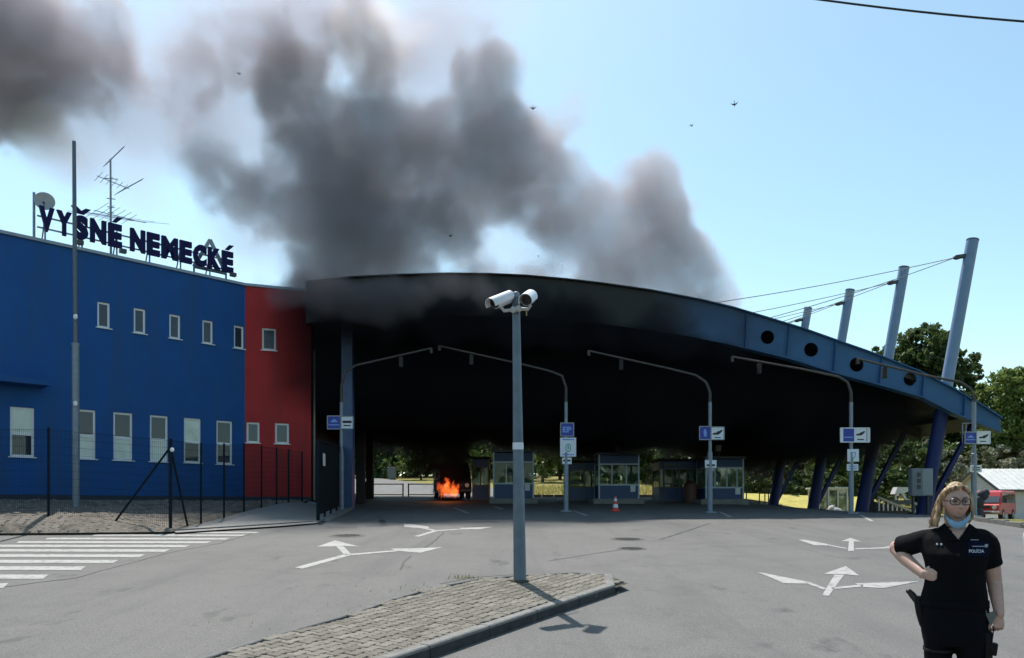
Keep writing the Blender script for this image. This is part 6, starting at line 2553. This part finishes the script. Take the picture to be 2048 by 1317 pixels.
limb(tp_, [W(QX - 40, 1070), rs, rs.lerp(re_, .95)], [.06, .069, .064])
limb(tp_, [W(QX + 40, 1070), ls, ls.lerp(le_, .95)], [.06, .069, .064])
link("top", fused(tp_, .009, 3, wrinkle=.004, wscale=9), M_TOP, man)
tr = MB()
tr.loft(erings([(QX, 1205, 58, .125, 0), (QX, 1250, 62, .13, 0), (QX, 1285, 56, .11, 0)]))
for sg in (-1, 1):
    tr.loft(erings([(QX + sg * 29, 1265, 31, .11, 0), (QX + sg * 30, 1400, 23, .075, 0), (QX + sg * 31, 1525, 20, .066, .01)]))
link("trousers", fused(tr, .01, 3, wrinkle=.005), mat("trousers_grey", (.08, .085, .095), .85), man)
for sg in (-1, 1):
    bt = MB()
    limb(bt, [W(QX + sg * 31, 1508, .02), W(QX + sg * 31, 1533, .01), W(QX + sg * 34, 1538, -.13)], [.055, .05, .04])
    link("shoe", fused(bt, .009, 2), M_LEATHER, man)
gv = MB()
hand(gv, rw, (-.05, -.15, -.98), (.2, -.95, .1), (-.97, -.1, .1), s=.98, curl=(.35, .4, .45, .5))
gv.tube([rw + Vector((0, 0, .05)), rw], [.034, .032], 14)
M_GLOVE = mat("glove_blue", (.10, .33, .55), .5, var=.06)
link("glove", fused(gv, .0045, 1), M_GLOVE, man)
gv = MB()
hand(gv, lw, (.05, -.15, -.98), (-.2, -.95, .1), (.97, -.1, .1), s=.98, curl=(.35, .4, .45, .5))
gv.tube([lw + Vector((0, 0, .05)), lw], [.034, .032], 14)
link("glove", fused(gv, .0045, 1), M_GLOVE, man)
h2 = MB()
h2.sphere(HC2 + Vector((0, .03, .02)), (.083, .088, .092), 20, 14)
link("hair", fused(h2, .008, 2, wrinkle=.004, wscale=26), mat("hair_brown", (.06, .035, .02), .6), man)

al2 = math.atan2(QX - CX, FPX)
man.rotation_euler = (0, 0, -al2)
man.scale = (math.cos(al2), 1, 1)
# ================================================================== SMOKE AND FIRE
def gn_volume(name, lo, hi, vox, blobs, warp, amp, nscale, namp, detail, gain, cut, m, floor_fade=None, label=None, stretch=None, ceil=None, tcap=9.0, hard=1.0):
    """volume grid: soft overlapping lobes, torn by noise. blobs: (x, y, z, r, weight)"""
    me = bpy.data.meshes.new(name)
    o = bpy.data.objects.new(name, me)
    COL.objects.link(o)
    o["kind"] = "stuff"
    if label:
        o["label"] = label
    ng = bpy.data.node_groups.new(name, 'GeometryNodeTree')
    ng.interface.new_socket(name="Geometry", in_out='INPUT', socket_type='NodeSocketGeometry')
    ng.interface.new_socket(name="Geometry", in_out='OUTPUT', socket_type='NodeSocketGeometry')
    n, l = ng.nodes, ng.links
    out = n.new('NodeGroupOutput')
    vc = n.new('GeometryNodeVolumeCube')
    vc.inputs["Min"].default_value = lo
    vc.inputs["Max"].default_value = hi
    for ax, i in (("X", 0), ("Y", 1), ("Z", 2)):
        vc.inputs["Resolution " + ax].default_value = max(2, int((hi[i] - lo[i]) / vox))
    pos = n.new('GeometryNodeInputPosition').outputs[0]

    def math_(op, a, b=None, c=None, clamp=False):
        x = n.new('ShaderNodeMath')
        x.operation = op
        x.use_clamp = clamp
        for i, v in enumerate((a, b, c)):
            if v is None:
                continue
            if isinstance(v, (int, float)):
                x.inputs[i].default_value = v
            else:
                l.new(v, x.inputs[i])
        return x.outputs[0]

    def vec(op, a, b):
        x = n.new('ShaderNodeVectorMath')
        x.operation = op
        for i, v in enumerate((a, b)):
            if isinstance(v, (tuple, list, Vector)):
                x.inputs[i].default_value = tuple(v)
            else:
                l.new(v, x.inputs[i])
        return x.outputs["Value"] if op == 'DISTANCE' else x.outputs[0]
    src = pos
    if stretch:
        src = vec('MULTIPLY', pos, stretch)
    wn_ = n.new('ShaderNodeTexNoise')
    wn_.inputs["Scale"].default_value = warp
    wn_.inputs["Detail"].default_value = 4
    l.new(src, wn_.inputs["Vector"])
    wv = vec('SUBTRACT', wn_.outputs["Color"], (.5, .5, .5))
    wv = vec('MULTIPLY', wv, (amp, amp, amp))
    wp = vec('ADD', pos, wv)
    total = None
    for (x, y, z, r_, w) in blobs:
        d = vec('DISTANCE', wp, (x, y, z))
        f = math_('MULTIPLY_ADD', d, -hard / r_, hard, clamp=True)
        f = math_('MULTIPLY', f, w)
        total = f if total is None else math_('ADD', total, f)
    nz = n.new('ShaderNodeTexNoise')
    nz.inputs["Scale"].default_value = nscale
    nz.inputs["Detail"].default_value = detail
    nz.inputs["Roughness"].default_value = .58
    l.new(wp if not stretch else vec('MULTIPLY', wp, stretch), nz.inputs["Vector"])
    nn = math_('MULTIPLY_ADD', nz.outputs[0], namp, -.5 * namp)
    v = math_('ADD', math_('MINIMUM', total, tcap), nn)
    v = math_('SUBTRACT', v, cut)
    v = math_('MULTIPLY', v, gain)
    v = math_('MINIMUM', v, 1.0)
    # keep nothing where no lobe reaches
    gate = math_('MULTIPLY', total, 6.0, clamp=True)
    v = math_('MULTIPLY', v, gate)
    if floor_fade:
        sp = n.new('ShaderNodeSeparateXYZ')
        l.new(wp, sp.inputs[0])
        mr = n.new('ShaderNodeMapRange')
        l.new(sp.outputs[2], mr.inputs[0])
        mr.inputs[1].default_value, mr.inputs[2].default_value = floor_fade
        v = math_('MULTIPLY', v, mr.outputs[0])
    if ceil is not None:
        # nothing above the roof: polynomial of its arch in x, sheared with the lane direction
        sp2 = n.new('ShaderNodeSeparateXYZ')
        l.new(pos, sp2.inputs[0])
        xs_ = math_('MULTIPLY_ADD', math_('SUBTRACT', sp2.outputs[1], YF), .116, sp2.outputs[0])
        h_ = None
        for c_ in ceil:
            h_ = float(c_) if h_ is None else math_('MULTIPLY_ADD', h_, xs_, float(c_))
        v = math_('MULTIPLY', v, math_('LESS_THAN', sp2.outputs[2], math_('SUBTRACT', h_, .45)))
    v = math_('MAXIMUM', v, 0.0)
    l.new(v, vc.inputs["Density"])
    sm_ = n.new('GeometryNodeSetMaterial')
    sm_.inputs["Material"].default_value = m
    l.new(vc.outputs[0], sm_.inputs[0])
    l.new(sm_.outputs[0], out.inputs[0])
    md = o.modifiers.new("smoke", 'NODES')
    md.node_group = ng
    me.materials.append(m)
    return o


def smoke_mat(name, col, dens, aniso=0.0, absorb=(0, 0, 0)):
    m = bpy.data.materials.new(name)
    m.use_nodes = True
    n, l = m.node_tree.nodes, m.node_tree.links
    n.remove(n["Principled BSDF"])
    v = n.new("ShaderNodeVolumePrincipled")
    v.inputs["Color"].default_value = tuple(col) + (1,)
    v.inputs["Absorption Color"].default_value = tuple(absorb) + (1,)
    v.inputs["Density"].default_value = dens
    v.inputs["Anisotropy"].default_value = aniso
    l.new(v.outputs[0], n["Material Output"].inputs["Volume"])
    return m


YS = 36.5
SPX = YS / FPX


def bl(px, py, r, w, dy=0.0):
    c = at(px, py, YS + dy)
    return (c.x, c.y, c.z, r * SPX * 1.25, w)


plume = [
    # right hand column, rooted along the roof edge
    bl(1440, 615, 45, .8), bl(1400, 600, 70, 1.1), bl(1350, 550, 80, 1.3), bl(1310, 480, 85, 1.3), bl(1290, 410, 80, 1.2), bl(1340, 400, 60, .9), bl(1240, 560, 80, 1.0), bl(1370, 500, 55, .8),
    bl(1290, 360, 60, .9), bl(1330, 520, 70, .7), bl(1380, 580, 60, .6), bl(1210, 520, 60, .8), bl(1190, 600, 60, .9), bl(1220, 470, 70, .8), bl(1160, 430, 70, .9), bl(1470, 605, 36, .45),
    # middle column
    bl(960, 125, 65, .9, 1), bl(1010, 160, 60, .8, 1), bl(950, 210, 80, .9, 1), bl(1010, 250, 85, 1.0), bl(1060, 320, 90, 1.2), bl(1080, 390, 90, 1.3), bl(1130, 440, 70, 1.0), bl(980, 340, 90, 1.0),
    bl(900, 400, 80, .9, 1), bl(1110, 250, 60, .6, 1), bl(960, 510, 60, .6), bl(870, 470, 80, .8), bl(1060, 560, 60, .6), bl(1120, 560, 60, .6), bl(880, 300, 80, .7, 1),
    # left column
    bl(560, 130, 95, .9, 2), bl(600, 220, 105, 1.1, 2), bl(660, 320, 110, 1.2, 1), bl(710, 410, 110, 1.3, 0), bl(700, 500, 100, 1.2), bl(660, 590, 100, 1.1),
    bl(740, 300, 110, .9, 1), bl(790, 240, 80, .6, 1), bl(820, 360, 90, .8, 1), bl(470, 370, 70, 1.0, -1), bl(400, 330, 50, .75, -1), bl(530, 410, 70, .9), bl(610, 450, 80, .8),
    bl(850, 270, 70, .7, 1), bl(830, 340, 80, .8, 1), bl(900, 320, 80, .8, 1), bl(930, 440, 80, .8, 1), bl(800, 520, 80, .9), bl(760, 610, 90, .9), bl(850, 590, 70, .8), bl(430, 120, 90, .45, 2), bl(340, 200, 80, .38, 2),
    # far left column drifting in from above
    bl(20, 40, 105, 1.1, 0), bl(60, 130, 100, 1.0, 0), bl(20, 210, 80, .9, 0), bl(100, 190, 80, .7, 0), bl(-60, 150, 140, 1.0, 0), bl(90, 40, 70, .6), bl(-60, 20, 140, 1.0), bl(160, 120, 80, .6, 1), bl(230, 60, 80, .5, 1), bl(180, 235, 60, .42, 1), bl(290, 130, 80, .42, 2), bl(700, 60, 110, .48, 2), bl(760, 130, 90, .5, 2),
]
veil = [bl(620, 60, 170, .8, 2), bl(420, 180, 190, .8, 2), bl(330, 300, 130, .6, 2), bl(840, 60, 150, .8, 2), bl(230, 160, 170, .7, 2), bl(560, 330, 170, .8, 2), bl(500, 480, 110, .6, 1),
        bl(1000, 40, 120, .45, 2), bl(1000, 480, 130, .9, 2), bl(860, 200, 160, .8, 2), bl(1130, 230, 90, .6, 2), bl(1230, 400, 90, .55, 1), bl(1440, 560, 70, .5, 0), bl(1500, 610, 50, .4, 0),
        bl(80, 280, 90, 1.3, 1), bl(140, 300, 70, 1.1, 1), bl(60, 60, 170, .8, 1), bl(700, 560, 170, .8, 1), bl(1150, 540, 110, .8, 1), bl(560, -60, 200, .8, 2), bl(780, 430, 170, .8, 1)]
M_SMOKE = smoke_mat("smoke_grey", (.56, .51, .54), .64, aniso=.25)
M_VEIL = smoke_mat("smoke_veil", (.66, .59, .65), .18, aniso=.2)
lo_, hi_ = at(-190, 760, YS), at(1520, -130, YS)
gn_volume("smoke_plume", (lo_.x, YS - 3.7, lo_.z), (hi_.x, YS + 5.2, hi_.z), .125, plume, .34, 1.8, .42, 3.9, 8, 1.9, .34, M_SMOKE, tcap=1.15, hard=1.5,
          label="grey brown smoke rising from behind the canopy roof")
# wisp hanging in front of the left end of the fascia
gn_volume("smoke_veil", (lo_.x, YS - 3.5, lo_.z), (hi_.x, YS + 6.0, hi_.z), .3, veil, .15, 2.5, .22, 2.6, 6, 1.2, .22, M_VEIL, tcap=1.0, hard=1.2,
          label="thin pale smoke haze between the dark smoke columns")
pale = [bl(95, 272, 55, 1.2, -1), bl(140, 305, 42, 1.0, -1), bl(60, 300, 42, .9, -1), bl(100, 235, 30, .9, -1), bl(170, 330, 30, .6, -1),
        bl(730, 80, 90, .55, 1), bl(770, 150, 70, .5, 1), bl(690, 30, 80, .5, 1), bl(800, 60, 70, .42, 1)]
M_PALE = smoke_mat("smoke_pale", (.96, .89, .83), .30, aniso=.45)
gn_volume("smoke_puff", (lo_.x, YS - 3.5, lo_.z + 6), (at(900, 0, YS).x, YS + 4.5, hi_.z), .18, pale, .32, 1.7, .36, 3.4, 6, 1.3, .34, M_PALE, tcap=1.1, hard=1.5,
          label="pale sunlit smoke puffs at the upper left of the dark smoke")
YW = 29.6
wisp = []
_extra = [(640, 615, 40, .6), (770, 630, 36, .5), (830, 610, 40, .5), (900, 575, 36, .5), (960, 572, 36, .45), (1020, 575, 34, .4), (600, 570, 44, .7), (560, 596, 36, .5), (980, 600, 34, .35)]
for px, py, r_, w in [(620, 585, 46, .6), (680, 600, 50, .75), (740, 600, 50, .75), (800, 590, 46, .6), (860, 580, 40, .45), (660, 560, 40, .5), (570, 578, 40, .45), (920, 580, 34, .3), (710, 625, 36, .5), (520, 566, 30, .25)] + _extra:
    c = at(px, py, YW)
    wisp.append((c.x, c.y, c.z, r_ * 1.2 / FPX * YW, w * 1.45))
M_WISP = smoke_mat("smoke_wisp", (.24, .225, .24), 1.25, aniso=.1)
a, b = at(470, 680, YW), at(1080, 520, YW)
gn_volume("smoke_wisp", (a.x, YW - .9, a.z), (b.x, YW + 1.2, b.z), .09, wisp, .4, 1.1, .7, 1.1, 5, 1.4, .18, M_WISP, label="smoke curling in front of the canopy edge above the red wall")
# dense black smoke filling the space under the roof, its underside lifting to the right
black = []
for ix in range(12):
    for iy in range(5):
        x = -9 + ix * 2.35
        y = 34 + iy * 3.7
        xx = x - .116 * (y - YF)
        zr = np.interp(x, [p.x for p in topw], [p.z for p in topw])
        w = 1.6 if x < 8 else 1.6 - (x - 8) * .09
        black.append((xx, y, zr - 1.0, 3.8, w))
        if x < 9:
            black.append((xx, y, max(6.6, zr - 3.2), 3.3, w))
bp = at(886, 922, 41.9)
for dx, dz, r_, w in ((0, 0, 1.35, 1.7), (-.9, .1, 1.0, 1.3), (.6, .6, 1.3, 1.5), (0, 1.4, 1.9, 1.6), (-.5, 2.6, 2.4, 1.5), (-1.2, -.35, .6, 1.0), (.9, -.5, .8, .9), (-1.5, .0, .75, 1.1), (-1.1, .8, 1.3, 1.3), (.2, -.6, .8, 1.0), (.3, .1, 1.2, 1.5), (.8, .2, .9, 1.2)):
    black.append((bp.x + dx, 41.9 + random.uniform(-.3, .3), bp.z + dz, r_, w))
CEIL = np.polyfit([q.x for q in topw], [q.z for q in topw], 4)
M_BLACK = smoke_mat("smoke_black", (.035, .036, .045), 1.5)
gn_volume("smoke_under_roof", (-11.5, 31.8, 3.0), (19.5, 49.5, 11.3), .27, black, .35, 1.6, .45, .9, 4, 1.6, .25, M_BLACK, ceil=CEIL,
          label="dense black smoke filling the space under the canopy roof")

# the same smoke rolling out under the lower edge of the fascia
roll = []
rr = random.Random(9)
for px in range(640, 1500, 34):
    py = np.interp(px, [612, 900, 1200, 1380, 1500], [640, 650, 668, 690, 712]) + rr.uniform(-8, 10)
    c = at(px, py, 30.7)
    roll.append((c.x, 30.7 + rr.uniform(-.2, .2), c.z, rr.uniform(.75, 1.25) * (1.0 if px < 1350 else .8), .9 if px < 1400 else .6))
for px in range(640, 1420, 46):
    c = at(px, np.interp(px, [612, 900, 1200, 1420], [606, 606, 622, 650]) + rr.uniform(-10, 10), 30.6)
    roll.append((c.x, 30.6, c.z, rr.uniform(.7, 1.1), .42))
a, b = at(590, 760, 30.7), at(1540, 560, 30.7)
gn_volume("smoke_roll", (a.x, 29.4, a.z), (b.x, 32.0, b.z), .13, roll, .5, .9, .8, 2.4, 5, 1.5, .22, M_BLACK, tcap=1.2, hard=1.2,
          label="black smoke rolling out under the canopy edge")

# fire at the front of the van
fm = bpy.data.materials.new("flame")
fm.use_nodes = True
n, l = fm.node_tree.nodes, fm.node_tree.links
n.remove(n["Principled BSDF"])
at_ = n.new("ShaderNodeAttribute")
at_.attribute_name = "density"
rp_ = n.new("ShaderNodeValToRGB")
cr = rp_.color_ramp
cr.elements[0].position, cr.elements[0].color = .05, (.5, .008, .002, 1)
cr.elements[1].position, cr.elements[1].color = .95, (1.0, .17, .028, 1)
e_ = cr.elements.new(.45)
e_.color = (1.0, .028, .004, 1)
l.new(at_.outputs["Fac"], rp_.inputs[0])
pw = n.new("ShaderNodeMath")
pw.operation = 'POWER'
l.new(at_.outputs["Fac"], pw.inputs[0])
pw.inputs[1].default_value = 2.4
ml = n.new("ShaderNodeMath")
ml.operation = 'MULTIPLY'
ml.inputs[1].default_value = 3.2
l.new(pw.outputs[0], ml.inputs[0])
em = n.new("ShaderNodeEmission")
l.new(rp_.outputs[0], em.inputs[0])
l.new(ml.outputs[0], em.inputs[1])
ab = n.new("ShaderNodeVolumeAbsorption")
ab.inputs["Density"].default_value = 2.5
ad = n.new("ShaderNodeAddShader")
l.new(em.outputs[0], ad.inputs[0])
l.new(ab.outputs[0], ad.inputs[1])
l.new(ad.outputs[0], n["Material Output"].inputs["Volume"])
YFi = 41.0
fb_ = []
for px, py, r_, w in [(886, 984, 17, 1.0), (902, 980, 17, 1.1), (894, 970, 14, .9), (909, 988, 14, 1.0), (879, 974, 11, .7), (890, 961, 8, .6), (904, 964, 8, .6), (914, 974, 10, .7)]:
    c = at(px, py, YFi)
    fb_.append((c.x, c.y, c.z, r_ / FPX * YFi, w))
a, b = at(855, 1002, YFi), at(940, 930, YFi)
gn_volume("fire", (a.x, YFi - .7, a.z), (b.x, YFi + .7, b.z), .026, fb_, 2.2, .40, 4.6, 4.2, 4, 2.2, .42, fm, label="orange flames at the front of the burning van", stretch=(1, 1, .42))
fl = bpy.data.lights.new("fire_glow", 'POINT')
fl.energy = 25
fl.color = (1, .3, .08)
fl.shadow_soft_size = .5
fo = bpy.data.objects.new("fire_glow", fl)
COL.objects.link(fo)
fo.location = at(890, 975, YFi - .3)
